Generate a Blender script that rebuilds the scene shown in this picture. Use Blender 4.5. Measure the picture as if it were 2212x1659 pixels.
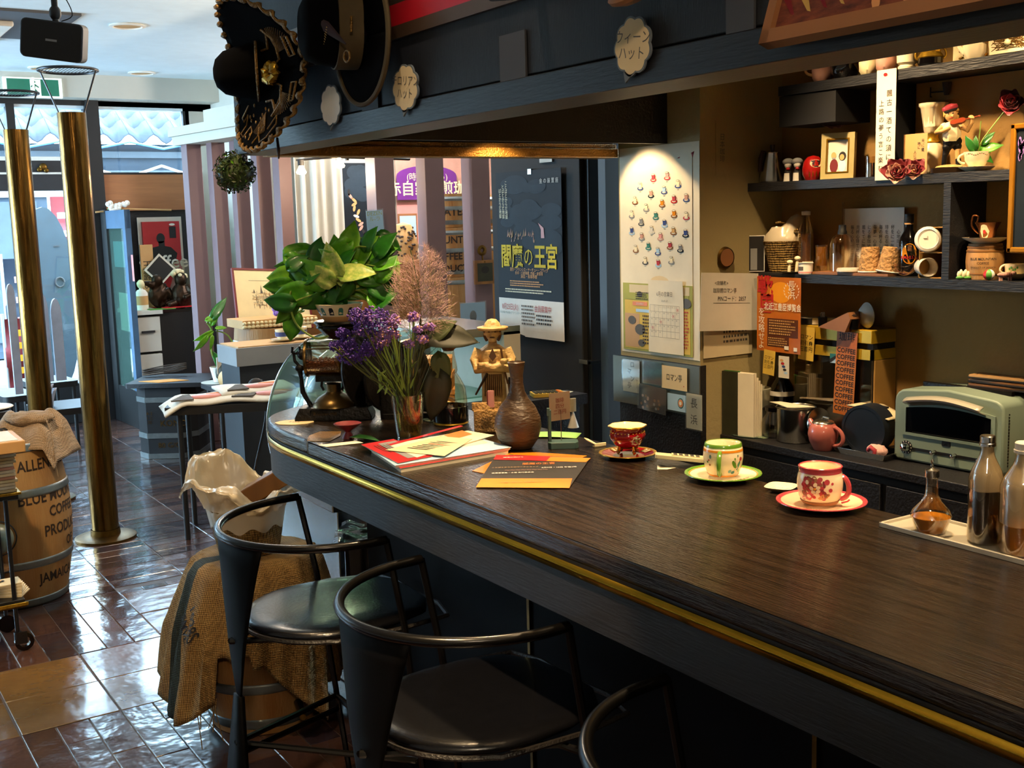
import bpy, math, random
from math import sin, cos, pi, sqrt
from mathutils import Vector, Matrix, noise
random.seed(7)
SC = bpy.context.scene
COL = SC.collection
for _o in list(bpy.data.objects): bpy.data.objects.remove(_o)

# ------------------------------------------------------------ camera
F = 2450.0
RX = Vector((0.8378, -0.5456, -0.0267)); RY = Vector((0.1016, 0.1084, 0.9889))
ROT = Matrix(((0.838, 0.102, -0.537), (-0.546, 0.108, -0.831), (-0.027, 0.989, 0.146)))
def ortho(m):
    x = Vector(m.col[0]).normalized(); y = Vector(m.col[1]); y = (y - x*y.dot(x)).normalized(); z = x.cross(y)
    return Matrix((x, y, z)).transposed()
ROT = ortho(ROT)
EYE = Vector((0, 0, 1.56))
def P(px, py, x=None, y=None, z=None):
    """point of the room seen at photo pixel (px, py) on the plane x=, y= or z="""
    d = ROT @ Vector((px-1106, -(py-829.5), -F))
    if x is not None: t = (x-EYE.x)/d.x
    elif y is not None: t = (y-EYE.y)/d.y
    else: t = (z-EYE.z)/d.z
    return EYE + d*t
cam = bpy.data.cameras.new('camera'); cam.sensor_width = 36; cam.lens = F/2212*36
cam.clip_start = .05; cam.clip_end = 200
camo = bpy.data.objects.new('camera', cam); COL.objects.link(camo)
camo.matrix_world = Matrix.Translation(EYE) @ ROT.to_4x4()
SC.camera = camo

# ------------------------------------------------------------ world, daylight, lamps, exposure
SC.view_settings.view_transform = 'Standard'; SC.view_settings.look = 'None'
SC.cycles.caustics_reflective = False; SC.cycles.caustics_refractive = False
SC.view_settings.exposure = 0.45; SC.view_settings.gamma = 1; SC.view_settings.use_curve_mapping = False
W = bpy.data.worlds.new('sky'); SC.world = W; W.use_nodes = True
_b = W.node_tree.nodes['Background']; _b.inputs[0].default_value = (.60, .82, 1, 1); _b.inputs[1].default_value = 32.0
def area(name, loc, rot, sx, sy, energy, col, portal=False, spread=180):
    l = bpy.data.lights.new(name, 'AREA'); l.shape = 'RECTANGLE'; l.size = sx; l.size_y = sy; l.energy = energy; l.color = col
    l.spread = math.radians(spread)
    o = bpy.data.objects.new(name, l); o.location = loc; o.rotation_euler = rot; COL.objects.link(o)
    if portal: l.cycles.is_portal = True
    return o
def lookrot(a, b): return (Vector(b)-Vector(a)).to_track_quat('-Z', 'Y').to_euler()
def spot(name, loc, to, energy, col=(1, .62, .26), ang=70, blend=.5, rad=.03):
    l = bpy.data.lights.new(name, 'SPOT'); l.energy = energy; l.color = col; l.spot_size = math.radians(ang); l.spot_blend = blend; l.shadow_soft_size = rad
    o = bpy.data.objects.new(name, l); o.location = loc; o.rotation_euler = lookrot(loc, to); COL.objects.link(o); return o
def bulb(name, loc, energy, col=(1, .62, .26), rad=.03):
    l = bpy.data.lights.new(name, 'POINT'); l.energy = energy; l.color = col; l.shadow_soft_size = rad
    o = bpy.data.objects.new(name, l); o.location = loc; COL.objects.link(o); return o
WARM = (1, .70, .38)
area('daylight_portal', (1.2, 9.55, 1.35), (pi/2, 0, 0), 3.7, 2.5, 10, (1, 1, 1), portal=True)
area('daylight_portal_left', (-1.98, 8.2, 1.5), (0, -pi/2, 0), 1.7, 2.6, 10, (1, 1, 1), portal=True)  # portal at the added left window
spot('pillar_spot', (2.26, 2.93, 1.86), (2.38, 2.84, 1.3), 9, WARM, 92, .35, .012)
spot('trim_spot', (1.93, 2.93, 1.83), (1.93, 3.05, 1.2), 10, WARM, 120, .6, .012)
spot('counter_spot', (1.55, 2.35, 2.40), (1.45, 2.3, 1), 120, WARM, 75, .7, .03)
spot('counter_spot', (1.75, 1.45, 2.40), (1.55, 1.5, 1), 110, WARM, 75, .7, .03)
spot('counter_spot', (1.8, .75, 2.40), (1.5, .9, 1), 100, WARM, 75, .7, .03)
spot('shelf_spot', (2.28, 1.55, 2.40), (2.66, 1.36, 1.8), 75, WARM, 80, .5, .02)
spot('work_spot', (2.1, 2.2, 2.38), (2.65, 1.95, 1.0), 95, WARM, 80, .8, .04)
spot('aisle_spot', (.45, 1.5, 2.65), (1.0, 1.85, .6), 320, WARM, 30, .3, .03)
spot('barrel_spot', (.2, 3.1, 2.65), (.7, 5.0, .4), 160, WARM, 50, .6, .05)
spot('aisle_spot', (.6, 2.6, 2.65), (1.0, 3.3, .4), 45, WARM, 55, .6, .05)
spot('beam_spot', (.75, 1.75, 2.6), (1.1, 1.8, 1.95), 14, (1, .8, .6), 50, .8, .02)
spot('shelf_spot_low', (2.2, 1.2, 2.38), (2.7, 1.8, 1.45), 40, WARM, 60, .8, .03)
bulb('room_fill', (-.3, -.6, 2.5), 55, (1, .75, .5), .1)  # unseen fill light added behind the camera
bulb('recess_lamp', (4.1, 7.5, 2.45), 90, (1, .9, .85), .1)
bulb('pendant_glow', (2.9, 6.6, 1.85), 14, (1, .8, .55), .03)
bulb('shop_lamp', (1.9, 5.2, 2.5), 40, (1, .8, .6), .08)

# ------------------------------------------------------------ materials
def lin(h):
    h = h.lstrip('#'); v = [int(h[i:i+2], 16)/255 for i in (0, 2, 4)]
    return tuple([(c/12.92 if c <= .04045 else ((c+.055)/1.055)**2.4) for c in v]+[1])
MATS = {}; HEX = {}
def ink(n):
    """matte printed version of a colour"""
    k = 'print_'+n
    if k not in MATS: M(k, HEX[n], .85, amt=.05, spec=.1)
    return k
def M(name, hexc, rough=.5, metal=0, kind='noise', sc=8, amt=.25, bump=0, bsc=60, hex2=None, stretch=(1, 1, 1), coat=0, trans=0, emit=0, spec=.5, alpha=1):
    m = bpy.data.materials.new(name); MATS[name] = m; HEX[name] = hexc; m.use_nodes = True
    nt = m.node_tree; N = nt.nodes; L = nt.links; p = N['Principled BSDF']
    c = lin(hexc); p.inputs['Base Color'].default_value = c
    p.inputs['Roughness'].default_value = rough; p.inputs['Metallic'].default_value = metal
    p.inputs['Coat Weight'].default_value = coat; p.inputs['Coat Roughness'].default_value = .08
    p.inputs['Transmission Weight'].default_value = trans; p.inputs['Specular IOR Level'].default_value = spec
    p.inputs['Alpha'].default_value = alpha
    if emit: p.inputs['Emission Color'].default_value = c; p.inputs['Emission Strength'].default_value = emit
    tc = N.new('ShaderNodeTexCoord'); mp = N.new('ShaderNodeMapping'); mp.inputs['Scale'].default_value = stretch
    L.new(tc.outputs['Object'], mp.inputs['Vector'])
    if kind in ('noise', 'wood', 'stave', 'weave'):
        if kind == 'weave':
            t = N.new('ShaderNodeTexChecker'); t.inputs['Scale'].default_value = sc; fac = t.outputs['Fac']
            L.new(mp.outputs[0], t.inputs['Vector'])
        elif kind == 'stave':
            t = N.new('ShaderNodeTexNoise'); t.inputs['Scale'].default_value = sc; t.inputs['Detail'].default_value = 4
            mp.inputs['Scale'].default_value = (9, 9, .6); L.new(mp.outputs[0], t.inputs['Vector']); fac = t.outputs['Fac']
        else:
            t = N.new('ShaderNodeTexNoise'); t.inputs['Scale'].default_value = sc; t.inputs['Detail'].default_value = 5
            t.inputs['Roughness'].default_value = .6
            L.new(mp.outputs[0], t.inputs['Vector']); fac = t.outputs['Fac']
        r = N.new('ShaderNodeValToRGB'); r.color_ramp.elements[0].position = .3; r.color_ramp.elements[1].position = .7
        c2 = lin(hex2) if hex2 else tuple([max(0, v*(1-amt)) for v in c[:3]]+[1])
        r.color_ramp.elements[0].color = c2; r.color_ramp.elements[1].color = c
        L.new(fac, r.inputs[0]); L.new(r.outputs[0], p.inputs['Base Color'])
    if bump:
        t2 = N.new('ShaderNodeTexNoise'); t2.inputs['Scale'].default_value = bsc; t2.inputs['Detail'].default_value = 3
        L.new(mp.outputs[0], t2.inputs['Vector'])
        b = N.new('ShaderNodeBump'); b.inputs['Strength'].default_value = min(1, bump); b.inputs['Distance'].default_value = .01*max(1, bump)
        L.new(t2.outputs['Fac'], b.inputs['Height']); L.new(b.outputs[0], p.inputs['Normal'])
    return m
def MW(name, hexc, hex2, sc=160, rough=.85, bump=.6):
    """woven cloth: crossed wave bands"""
    m = M(name, hexc, rough, kind='noise', sc=12, hex2=hex2); nt = m.node_tree; N = nt.nodes; L = nt.links; p = N['Principled BSDF']
    tc = N.new('ShaderNodeTexCoord'); hs = []
    for d in 'XYZ':
        w = N.new('ShaderNodeTexWave'); w.bands_direction = d; w.inputs['Scale'].default_value = sc; w.inputs['Distortion'].default_value = 1.5
        L.new(tc.outputs['Object'], w.inputs['Vector']); hs.append(w.outputs['Fac'])
    a = N.new('ShaderNodeMath'); a.operation = 'ADD'; L.new(hs[0], a.inputs[0]); L.new(hs[1], a.inputs[1])
    a2 = N.new('ShaderNodeMath'); a2.operation = 'ADD'; L.new(a.outputs[0], a2.inputs[0]); L.new(hs[2], a2.inputs[1])
    mr = N.new('ShaderNodeMapRange'); mr.inputs['From Max'].default_value = 2; mr.inputs['To Min'].default_value = .45; mr.inputs['To Max'].default_value = 1.15
    L.new(a2.outputs[0], mr.inputs['Value']); vm = N.new('ShaderNodeVectorMath'); vm.operation = 'SCALE'
    src = p.inputs['Base Color'].links[0].from_socket; L.new(src, vm.inputs[0]); L.new(mr.outputs[0], vm.inputs['Scale']); L.new(vm.outputs[0], p.inputs['Base Color'])
    b = N.new('ShaderNodeBump'); b.inputs['Strength'].default_value = bump; b.inputs['Distance'].default_value = .003
    L.new(a2.outputs[0], b.inputs['Height']); L.new(b.outputs[0], p.inputs['Normal']); return m
def MG(name, hexc='#ffffff', refl=.08, tint=None, rough=.02, op=0.0, hi=.6):
    """thin clear glass or film: transparent with a fresnel sheen"""
    m = bpy.data.materials.new(name); MATS[name] = m; m.use_nodes = True; nt = m.node_tree; N = nt.nodes; L = nt.links
    for n in list(N):
        if n.type == 'BSDF_PRINCIPLED': N.remove(n)
    t = N.new('ShaderNodeBsdfTransparent'); t.inputs[0].default_value = lin(hexc)
    g = N.new('ShaderNodeBsdfGlossy'); g.inputs['Roughness'].default_value = rough
    lw = N.new('ShaderNodeLayerWeight'); lw.inputs['Blend'].default_value = .35
    mr = N.new('ShaderNodeMapRange'); mr.inputs['To Min'].default_value = refl; mr.inputs['To Max'].default_value = hi
    L.new(lw.outputs['Facing'], mr.inputs['Value'])
    mx = N.new('ShaderNodeMixShader'); L.new(mr.outputs[0], mx.inputs[0]); L.new(t.outputs[0], mx.inputs[1]); L.new(g.outputs[0], mx.inputs[2])
    out = N['Material Output']
    if op:
        d = N.new('ShaderNodeBsdfDiffuse'); d.inputs[0].default_value = lin(tint or hexc)
        m2 = N.new('ShaderNodeMixShader'); m2.inputs[0].default_value = op; L.new(mx.outputs[0], m2.inputs[1]); L.new(d.outputs[0], m2.inputs[2]); L.new(m2.outputs[0], out.inputs[0])
    else: L.new(mx.outputs[0], out.inputs[0])
    return m

# ------------------------------------------------------------ mesh builder
def ident(v): return v
class B:
    def __init__(s, mat='white'): s.v = []; s.f = []; s.fm = []; s.ml = []; s.m(mat)
    def m(s, name):
        if name not in s.ml: s.ml.append(name)
        s.cur = s.ml.index(name); return s
    def add(s, vs, fs, T=None):
        o = len(s.v)
        s.v += [tuple(T @ Vector(v)) if isinstance(T, Matrix) else (tuple(T(Vector(v))) if T else tuple(v)) for v in vs]
        s.f += [tuple(i+o for i in f) for f in fs]; s.fm += [s.cur]*len(fs); return s
    def bx(s, x0, x1, y0, y1, z0, z1, T=None, tx=0):
        vs = [(x, y, z) for z in (z0, z1) for y in (y0, y1) for x in (x0, x1)]
        return s.add(vs, [(0, 2, 3, 1), (4, 5, 7, 6), (0, 1, 5, 4), (2, 6, 7, 3), (0, 4, 6, 2), (1, 3, 7, 5)], T)
    def rbox(s, x0, x1, y0, y1, z0, z1, r=.01, n=3, T=None, axis='z'):
        """box with rounded vertical edges"""
        pts = []
        for cx, cy, a in ((x1-r, y1-r, 0), (x0+r, y1-r, 90), (x0+r, y0+r, 180), (x1-r, y0+r, 270)):
            for i in range(n+1):
                t = math.radians(a+90*i/n); pts.append((cx+r*cos(t), cy+r*sin(t)))
        return s.prism(pts, z0, z1, T)
    def prism(s, pts, z0, z1, T=None):
        n = len(pts)
        vs = [(p[0], p[1], z0) for p in pts]+[(p[0], p[1], z1) for p in pts]
        fs = [tuple(range(n-1, -1, -1)), tuple(range(n, 2*n))]+[(i, (i+1) % n, n+(i+1) % n, n+i) for i in range(n)]
        return s.add(vs, fs, T)
    def cyl(s, a, b, r0, r1=None, n=16, caps=True, T=None):
        a = Vector(a); b = Vector(b); r1 = r0 if r1 is None else r1
        q = (b-a).to_track_quat('Z', 'Y').to_matrix(); vs = []
        for c, r in ((a, r0), (b, r1)):
            for i in range(n): vs.append(c+q @ Vector((r*cos(2*pi*i/n), r*sin(2*pi*i/n), 0)))
        fs = [(i, (i+1) % n, n+(i+1) % n, n+i) for i in range(n)]
        if caps: fs += [tuple(range(n-1, -1, -1)), tuple(range(n, 2*n))]
        return s.add(vs, fs, T)
    def lathe(s, prof, n=32, T=None, mod=None, a0=0, a1=2*pi):
        """prof [(r,z)...]; mod(r,z,a)->r"""
        full = abs(a1-a0-2*pi) < 1e-6; k = n if full else n+1; vs = []
        for r, z in prof:
            for i in range(k):
                a = a0+(a1-a0)*i/n; rr = mod(r, z, a) if mod else r
                vs.append((rr*cos(a), rr*sin(a), z))
        fs = []
        for j in range(len(prof)-1):
            for i in range(n):
                i2 = (i+1) % k
                fs.append((j*k+i, j*k+i2, (j+1)*k+i2, (j+1)*k+i))
        return s.add(vs, fs, T)
    def tube(s, pts, r, n=8, closed=False, T=None, caps=True, flat=1):
        pts = [Vector(p) for p in pts]; m = len(pts); R = r if isinstance(r, (list, tuple)) else [r]*m; vs = []; up = Vector((0, 0, 1)); prev = None
        for i, p in enumerate(pts):
            if closed: d = pts[(i+1) % m]-pts[i-1]
            else: d = pts[min(i+1, m-1)]-pts[max(i-1, 0)]
            if d.length < 1e-9: d = up
            d.normalize()
            if prev is None:
                a = up if abs(d.dot(up)) < .95 else Vector((1, 0, 0)); u = d.cross(a).normalized()
            else: u = (prev-d*prev.dot(d)).normalized()
            prev = u; w = d.cross(u)
            for k in range(n):
                t = 2*pi*k/n; vs.append(p+(u*cos(t)+w*sin(t)*flat)*R[i])
        fs = []
        for i in range(m if closed else m-1):
            for k in range(n):
                j = (i+1) % m; fs.append((i*n+k, i*n+(k+1) % n, j*n+(k+1) % n, j*n+k))
        if caps and not closed: fs += [tuple(range(n-1, -1, -1)), tuple(range((m-1)*n, m*n))]
        return s.add(vs, fs, T)
    def ell(s, c, r, n=14, m=9, T=None, mod=None):
        if not isinstance(r, (list, tuple)): r = (r, r, r)
        vs = []; fs = []
        for j in range(m+1):
            ph = -pi/2+pi*j/m
            for i in range(n):
                a = 2*pi*i/n; d = Vector((cos(ph)*cos(a), cos(ph)*sin(a), sin(ph))); k = mod(d) if mod else 1
                vs.append((c[0]+r[0]*d.x*k, c[1]+r[1]*d.y*k, c[2]+r[2]*d.z*k))
        for j in range(m):
            for i in range(n):
                fs.append((j*n+i, j*n+(i+1) % n, (j+1)*n+(i+1) % n, (j+1)*n+i))
        return s.add(vs, fs, T)
    def poly(s, pts, T=None): return s.add(pts, [tuple(range(len(pts)))], T)
    def grid(s, fn, nu, nv, T=None, cu=False):
        """fn(u,v) u,v in 0..1"""
        vs = [fn(i/nu, j/nv) for j in range(nv+1) for i in range(nu+1)]
        fs = [(j*(nu+1)+i, j*(nu+1)+i+1, (j+1)*(nu+1)+i+1, (j+1)*(nu+1)+i) for j in range(nv) for i in range(nu)]
        return s.add(vs, fs, T)
    def text(s, t, size, T=None, align='CENTER', x=0, y=0, sx=1, rot=0, sp=1, bold=0):
        c = bpy.data.curves.new('t', 'FONT'); c.body = t; c.size = 1; c.align_x = align; c.align_y = 'CENTER'; c.space_line = sp
        c.resolution_u = 2; c.offset = bold
        o = bpy.data.objects.new('t', c); COL.objects.link(o)
        dg = bpy.context.evaluated_depsgraph_get(); me = bpy.data.meshes.new_from_object(o.evaluated_get(dg))
        R = Matrix.Rotation(rot, 4, 'Z'); vs = [R @ Vector((v.co.x*size*sx, v.co.y*size, 0))+Vector((x, y, 0)) for v in me.vertices]
        s.add(vs, [tuple(p.vertices) for p in me.polygons], T)
        bpy.data.objects.remove(o); bpy.data.meshes.remove(me); bpy.data.curves.remove(c); return s
    def obj(s, name, parent=None, label=None, cat=None, group=None, loc=None, rot=None, smooth=40, bevel=0, kind=None, solid=0, sub=0, seg=2):
        me = bpy.data.meshes.new(name); me.from_pydata(s.v, [], s.f)
        for n in s.ml: me.materials.append(MATS[n])
        me.polygons.foreach_set('material_index', s.fm); me.validate(); me.update()
        if smooth:
            me.polygons.foreach_set('use_smooth', [True]*len(me.polygons)); me.set_sharp_from_angle(angle=math.radians(smooth))
        o = bpy.data.objects.new(name, me); COL.objects.link(o)
        if parent: o.parent = parent
        if loc is not None: o.location = loc
        if rot is not None: o.rotation_euler = rot
        if solid: md = o.modifiers.new('solid', 'SOLIDIFY'); md.thickness = solid; md.offset = 0
        if bevel: md = o.modifiers.new('bevel', 'BEVEL'); md.width = bevel; md.segments = seg; md.limit_method = 'ANGLE'; md.angle_limit = math.radians(40)
        if sub: md = o.modifiers.new('sub', 'SUBSURF'); md.levels = sub; md.render_levels = sub
        tag(o, label, cat, group, kind); return o
def tag(o, label=None, cat=None, group=None, kind=None):
    if label: o['label'] = label
    if cat: o['category'] = cat
    if group: o['group'] = group
    if kind: o['kind'] = kind
    return o
def thing(name, label, cat, loc=(0, 0, 0), rz=0, group=None, rot=None):
    o = bpy.data.objects.new(name, None); o.empty_display_size = .05; COL.objects.link(o); o.location = loc
    o.rotation_euler = rot if rot else (0, 0, rz); return tag(o, label, cat, group)
def dup(root, loc, rz=None, label=None, group=None, sc=None):
    r = root.copy(); COL.objects.link(r); r.location = loc
    if rz is not None: r.rotation_euler = (0, 0, rz)
    if label: r['label'] = label
    if group: r['group'] = group
    if sc: r.scale = (sc,)*3
    for ch in list(root.children):
        c = ch.copy(); COL.objects.link(c); c.parent = r
        for g in list(ch.children):
            d = g.copy(); COL.objects.link(d); d.parent = c
    return r
def plane(o, u, v, n=None):
    """map local (x,y,z) to o + x*u + y*v + z*normal"""
    u = Vector(u).normalized(); v = Vector(v); v = (v-u*v.dot(u)).normalized(); n = u.cross(v)
    m = Matrix((u, v, n)).transposed().to_4x4(); m.translation = Vector(o); return m
def wrap(rf, a0=0, off=.0008):
    """map (x,y) to a lathe surface: x arc length at radius rf(z), y height"""
    def f(v):
        r = rf(v.y)+off+v.z; a = a0+v.x/max(rf(v.y), 1e-4)
        return Vector((r*cos(a), r*sin(a), v.y))
    return f
def prof_r(prof):
    def f(z):
        p = sorted(prof, key=lambda q: q[1])
        for (r0, z0), (r1, z1) in zip(p, p[1:]):
            if z0 <= z <= z1 and z1 > z0: return r0+(r1-r0)*(z-z0)/(z1-z0)
        return p[0][0] if z < p[0][1] else p[-1][0]
    return f
def rect(w, h, cx=0, cy=0, nx=1, ny=1, z=0):
    return [(cx-w/2, cy-h/2, z), (cx+w/2, cy-h/2, z), (cx+w/2, cy+h/2, z), (cx-w/2, cy+h/2, z)]
def oval(w, h, cx=0, cy=0, n=14, z=0, rot=0, wob=0):
    return [(cx+(cos(a)*w/2*cos(rot)-sin(a)*h/2*sin(rot))*(1+wob*cos(8*a)), cy+(cos(a)*w/2*sin(rot)+sin(a)*h/2*cos(rot))*(1+wob*cos(8*a)), z) for a in [2*pi*i/n for i in range(n)]]
def smoothpts(pts, k=6, closed=False):
    P_ = [Vector(p) for p in pts]; n = len(P_); out = []
    rng = range(n if closed else n-1)
    for i in rng:
        p0 = P_[(i-1) % n] if closed or i > 0 else P_[0]; p1 = P_[i]; p2 = P_[(i+1) % n]; p3 = P_[(i+2) % n] if closed or i+2 < n else P_[-1]
        for j in range(k):
            t = j/k; out.append(.5*((2*p1)+(p2-p0)*t+(2*p0-5*p1+4*p2-p3)*t*t+(3*p1-p0-3*p2+p3)*t**3))
    if not closed: out.append(P_[-1])
    return out
for a in [
 ('white','#efe9dc',.6),('paper','#eadfc4',.75),('paper2','#d9c9a2',.8),('offwhite','#d8d2c2',.7),('black','#0b0b0c',.5),('blackgloss','#08080a',.18),('matteblack','#121214',.75),
 ('blackwood','#17161a',.5,0,'wood',3,.5,.25,120),('greybk','#37383c',.7),('red','#b81d22',.45),('darkred','#6d1018',.5),('orange','#e07a1c',.5),('yellow','#e8981a',.5),
 ('green','#4f8f3a',.5),('ltgreen','#8fc46a',.55),('blue','#2c5f9e',.5),('ltblue','#a9cbe4',.5),('purple','#66207c',.5),('pink','#e39a93',.5),('brownp','#8a5a34',.6),
 ('grey','#8b8c8c',.6),('dkgrey','#4b4c50',.6),('teal','#1c6b62',.4),('tan','#c89b62',.6),('cream','#efe0b0',.4),('gold','#c9962a',.3,1),('ink','#1b1716',.7),('inkred','#b02a22',.7),('inkgrey','#5a5650',.7),('inkbrown','#3a2a1c',.7)]:
    a = list(a)+[0, 'noise', 8, .15, 0, 60][len(a)-3:] if len(a) > 3 else list(a)+[0, 'noise', 8, .12]
    M(*a)
M('ceil','#e2eef2',.85,bump=.25,bsc=6,amt=.06)
M('plaster','#94713a',.9,amt=.12,sc=3,bump=.3,bsc=40)
M('plasterwhite','#c3bfb2',.85,amt=.08,sc=3)
M('wallpaper','#a89768',.8,amt=.1,sc=4,bump=.15,bsc=90)
M('beamface','#131418',.6,kind='wood',sc=4,amt=.45,stretch=(1,22,1.2),bump=.15,bsc=30,spec=.4)
M('beamtrim','#131215',.45,kind='wood',sc=4,amt=.4,stretch=(8,1,8),bump=.1,bsc=20)
M('brasstrim','#5f4836',.35,.6,amt=.2)
M('goldtrim','#a8762c',.38,.6,amt=.25,sc=30,bump=.5,bsc=180)
M('redstripe','#a3101c',.4,amt=.15)
M('counter','#2b2119',.19,kind='wood',sc=5,amt=.6,hex2='#060403',stretch=(15,.9,15),bump=.25,bsc=18,spec=.6)
M('counterside','#0d0a09',.55,kind='wood',sc=5,amt=.5,stretch=(10,1,10),bump=.12,bsc=20)
M('brassstrip','#c9a032',.22,1,amt=.25,sc=6)
M('brass','#8a6530',.24,1,kind='wood',sc=2.2,amt=.5,hex2='#3d2a12',stretch=(14,14,1.1),bump=.2,bsc=6)
M('brassold','#7a5a28',.4,1,sc=30,amt=.5)
M('steel','#b9b9b4',.22,1,amt=.12)
M('darksteel','#4a4a4c',.35,1,amt=.2)
M('sheetmetal','#6e7068',.45,.5,amt=.15)
M('galv','#8d9494',.42,.9,sc=20,amt=.25)
M('chrome','#d9d9d6',.08,1,amt=.05)
M('barrelwood','#a98452',.55,kind='stave',sc=1.4,hex2='#93602a',bump=.3,bsc=18)
M('barreldark','#8a5c26',.55,kind='stave',sc=1.4,hex2='#6b431a')
M('ink_stencil','#2a1c12',.8)
M('slatface','#6f5658',.55,amt=.08)
M('tile1','#46302a',.16,sc=7,amt=.45,bump=.5,bsc=9,coat=.3)
M('tile2','#553a30',.18,sc=7,amt=.4,bump=.5,bsc=9,coat=.3)
M('tile3','#35272a',.15,sc=7,amt=.45,bump=.5,bsc=9,coat=.3)
M('tan1','#6c4a20',.24,sc=6,amt=.35,bump=.8,bsc=7,coat=.3)
M('tan2','#775a32',.24,sc=6,amt=.35,bump=.8,bsc=7,coat=.3)
M('grout','#4a3a2e',.6)
M('leather','#0a0a0d',.27,sc=40,amt=.3,bump=.06,bsc=140,coat=.25)
M('leatheredge','#17130f',.45,bump=.3,bsc=200)
M('stoolsteel','#080706',.25,.3,amt=.2)
M('flyerorange','#b5650f',.7)
M('stoolplate','#040303',.6,0,amt=.3,sc=30,spec=.08)
MW('burlap','#b08a50','#8d6a38',60)
MW('burlapgreen','#2c3320','#20261a',60)
MW('burlapold','#b3987a','#957a5a',55)
MW('wicker','#b08c48','#7d5d27',42,bump=1)
MG('bagfilm','#fff6e2',.1,'#fff0d0',.2,.55)
MG('bagfilm2','#f4f8fa',.04,'#cfd6da',.12,.04,.35)
MG('glass','#ffffff',.06)
MG('haze','#efe6d6',.03,'#cfc6b6',.3,.5,.25)
MG('glasswarm','#fbf1dc',.1)
MG('glassgreen','#d5ece2',.1,'#9fc6ba',.03,.08)
MG('windowglass','#f4fbff',.05)
MG('frost','#efe6d6',.02,'#b9b0a0',.3,.12,.22)
MG('water','#e5dcb2',.1,'#a59a55',.05,.25)
M('soy','#1c120e',.25,coat=.3)
M('oilgold','#d9932a',.2,trans=.5,amt=.1)
M('oilpale','#c98a26',.1,trans=.6,amt=.1)
M('daywhite','#9fb4c0',.5)
M('asphalt','#8a949a',.8)
M('awning','#2c363e',.6)
M('rooftile','#1c2329',.9,amt=.2)
M('streetwall','#23303c',.8,amt=.3,sc=3)
M('darkpanel','#22262b',.5)
M('woodpanel','#a8683a',.55,kind='wood',sc=3,amt=.25,stretch=(1,1,14))
M('signgreen','#0f6b52',.35,emit=.25)
M('signwhite','#e8f4ec',.4,emit=.5)
M('leafA','#62ac22',.4,sc=25,hex2='#2f7414',amt=.4,coat=.15)
M('leafB','#7fbb28',.4,sc=30,hex2='#4f961c',coat=.15)
M('leafC','#2b741c',.4,sc=30,hex2='#1b5414',coat=.15)
M('leafvar','#d9dc7c',.42,sc=60,hex2='#5f9f24',amt=.4)
M('stem','#7f9a3c',.5,amt=.3)
M('stemdk','#47501f',.6,amt=.3)
M('olive','#30301a',.6,sc=20,amt=.4)
M('topiary','#20300f',.5,sc=60,hex2='#3c5218',amt=.5)
M('smoke','#c09a96',.9,sc=14,hex2='#a58284')
M('smoke2','#8f8058',.9,sc=14)
M('statice','#5b3aa0',.75,sc=60,hex2='#3b2070')
M('statice2','#a07ac0',.75,sc=60,hex2='#7a4fa0')
M('bronze','#3a2818',.4,.7,sc=20,amt=.5)
M('castiron','#0c0908',.42,.5,sc=40,amt=.4,bump=.3,bsc=90)
M('millbrass','#6b5530',.3,.9,sc=15,amt=.35)
M('beans','#8a4f20',.6,sc=90,hex2='#4a2410',bump=1,bsc=160)
M('clayA','#5a4228',.42,sc=4,hex2='#33261c',bump=.4,bsc=50,stretch=(1,1,3))
M('clayB','#7d5026',.4,sc=4,hex2='#4f3018')
M('statue','#dcbb7c',.5,sc=30,hex2='#9f7940',amt=.4,bump=.5,bsc=60)
M('statuedk','#5a3a1c',.55)
M('sackjute','#b98f50',.7,sc=40,hex2='#8f6a36',bump=1,bsc=150)
M('spikegreen','#3f5a55',.4)
M('cupred','#8f1018',.15,coat=.6,amt=.2)
M('china','#f2e2bc',.15,coat=.7,amt=.04)
M('chinapink','#f0c9a4',.15,coat=.6,amt=.05)
M('cupgreen','#5f8f28',.2,coat=.6,amt=.25)
M('cuporange','#d9861e',.2,coat=.5,amt=.2)
M('cuprose','#b8434c',.2,coat=.6,amt=.25)
M('cupblue','#3d4f86',.2,coat=.6)
M('cupteal','#3d7f74',.2,coat=.5)
M('toaster','#7b8c7e',.42,amt=.04,coat=.1)
M('pinkpot','#b5655c',.25,coat=.6,amt=.06)
M('cardboard','#a98040',.75,amt=.12)
M('cardgold','#c9a42c',.32,.35,amt=.2,sc=12)
M('postero','#c9761c',.55,sc=6,hex2='#a04f14')
M('posterdk','#5a2a12',.6)
M('navy','#141d2a',.45,sc=4,amt=.4)
M('posterblue','#141f29',.6,sc=3,hex2='#0b1117',spec=.2)
M('postersky','#2a3844',.6,sc=3,hex2='#18232b',spec=.2)
M('mapyellow','#e0bc4c',.7)
M('mapgreen','#a8a848',.7)
M('titleyellow','#f0d02c',.6,spec=.2)
M('traymetal','#c9c2b0',.25,.35,amt=.1)
M('felt','#040406',1,amt=.3,sc=30,spec=.05)
M('olivefelt','#4a3c1e',.85,sc=20)
M('goldthread','#8f6a2c',.4,.6,sc=80,amt=.5,bump=.6,bsc=200)
M('goldbright','#d2a637',.3,.8,sc=80,amt=.5)
M('feather','#a08a5c',.9,sc=40)
M('featherdk','#2a1418',.7)
M('cloudcard','#e0c899',.75,amt=.05)
M('cloudedge','#6d7478',.7)
M('darkshelf','#1d1e22',.5,kind='wood',sc=4,amt=.4,stretch=(8,1,8),bump=.3,bsc=30)
M('daruma','#a01410',.3,coat=.3)
M('skin','#cf9f62',.55,amt=.1)
M('skincl','#c98a54',.55,amt=.1)
M('hair','#c9a050',.6)
M('marble','#b9a878',.35,sc=5,hex2='#9a8a50')
M('rosepink','#c99684',.7)
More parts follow.
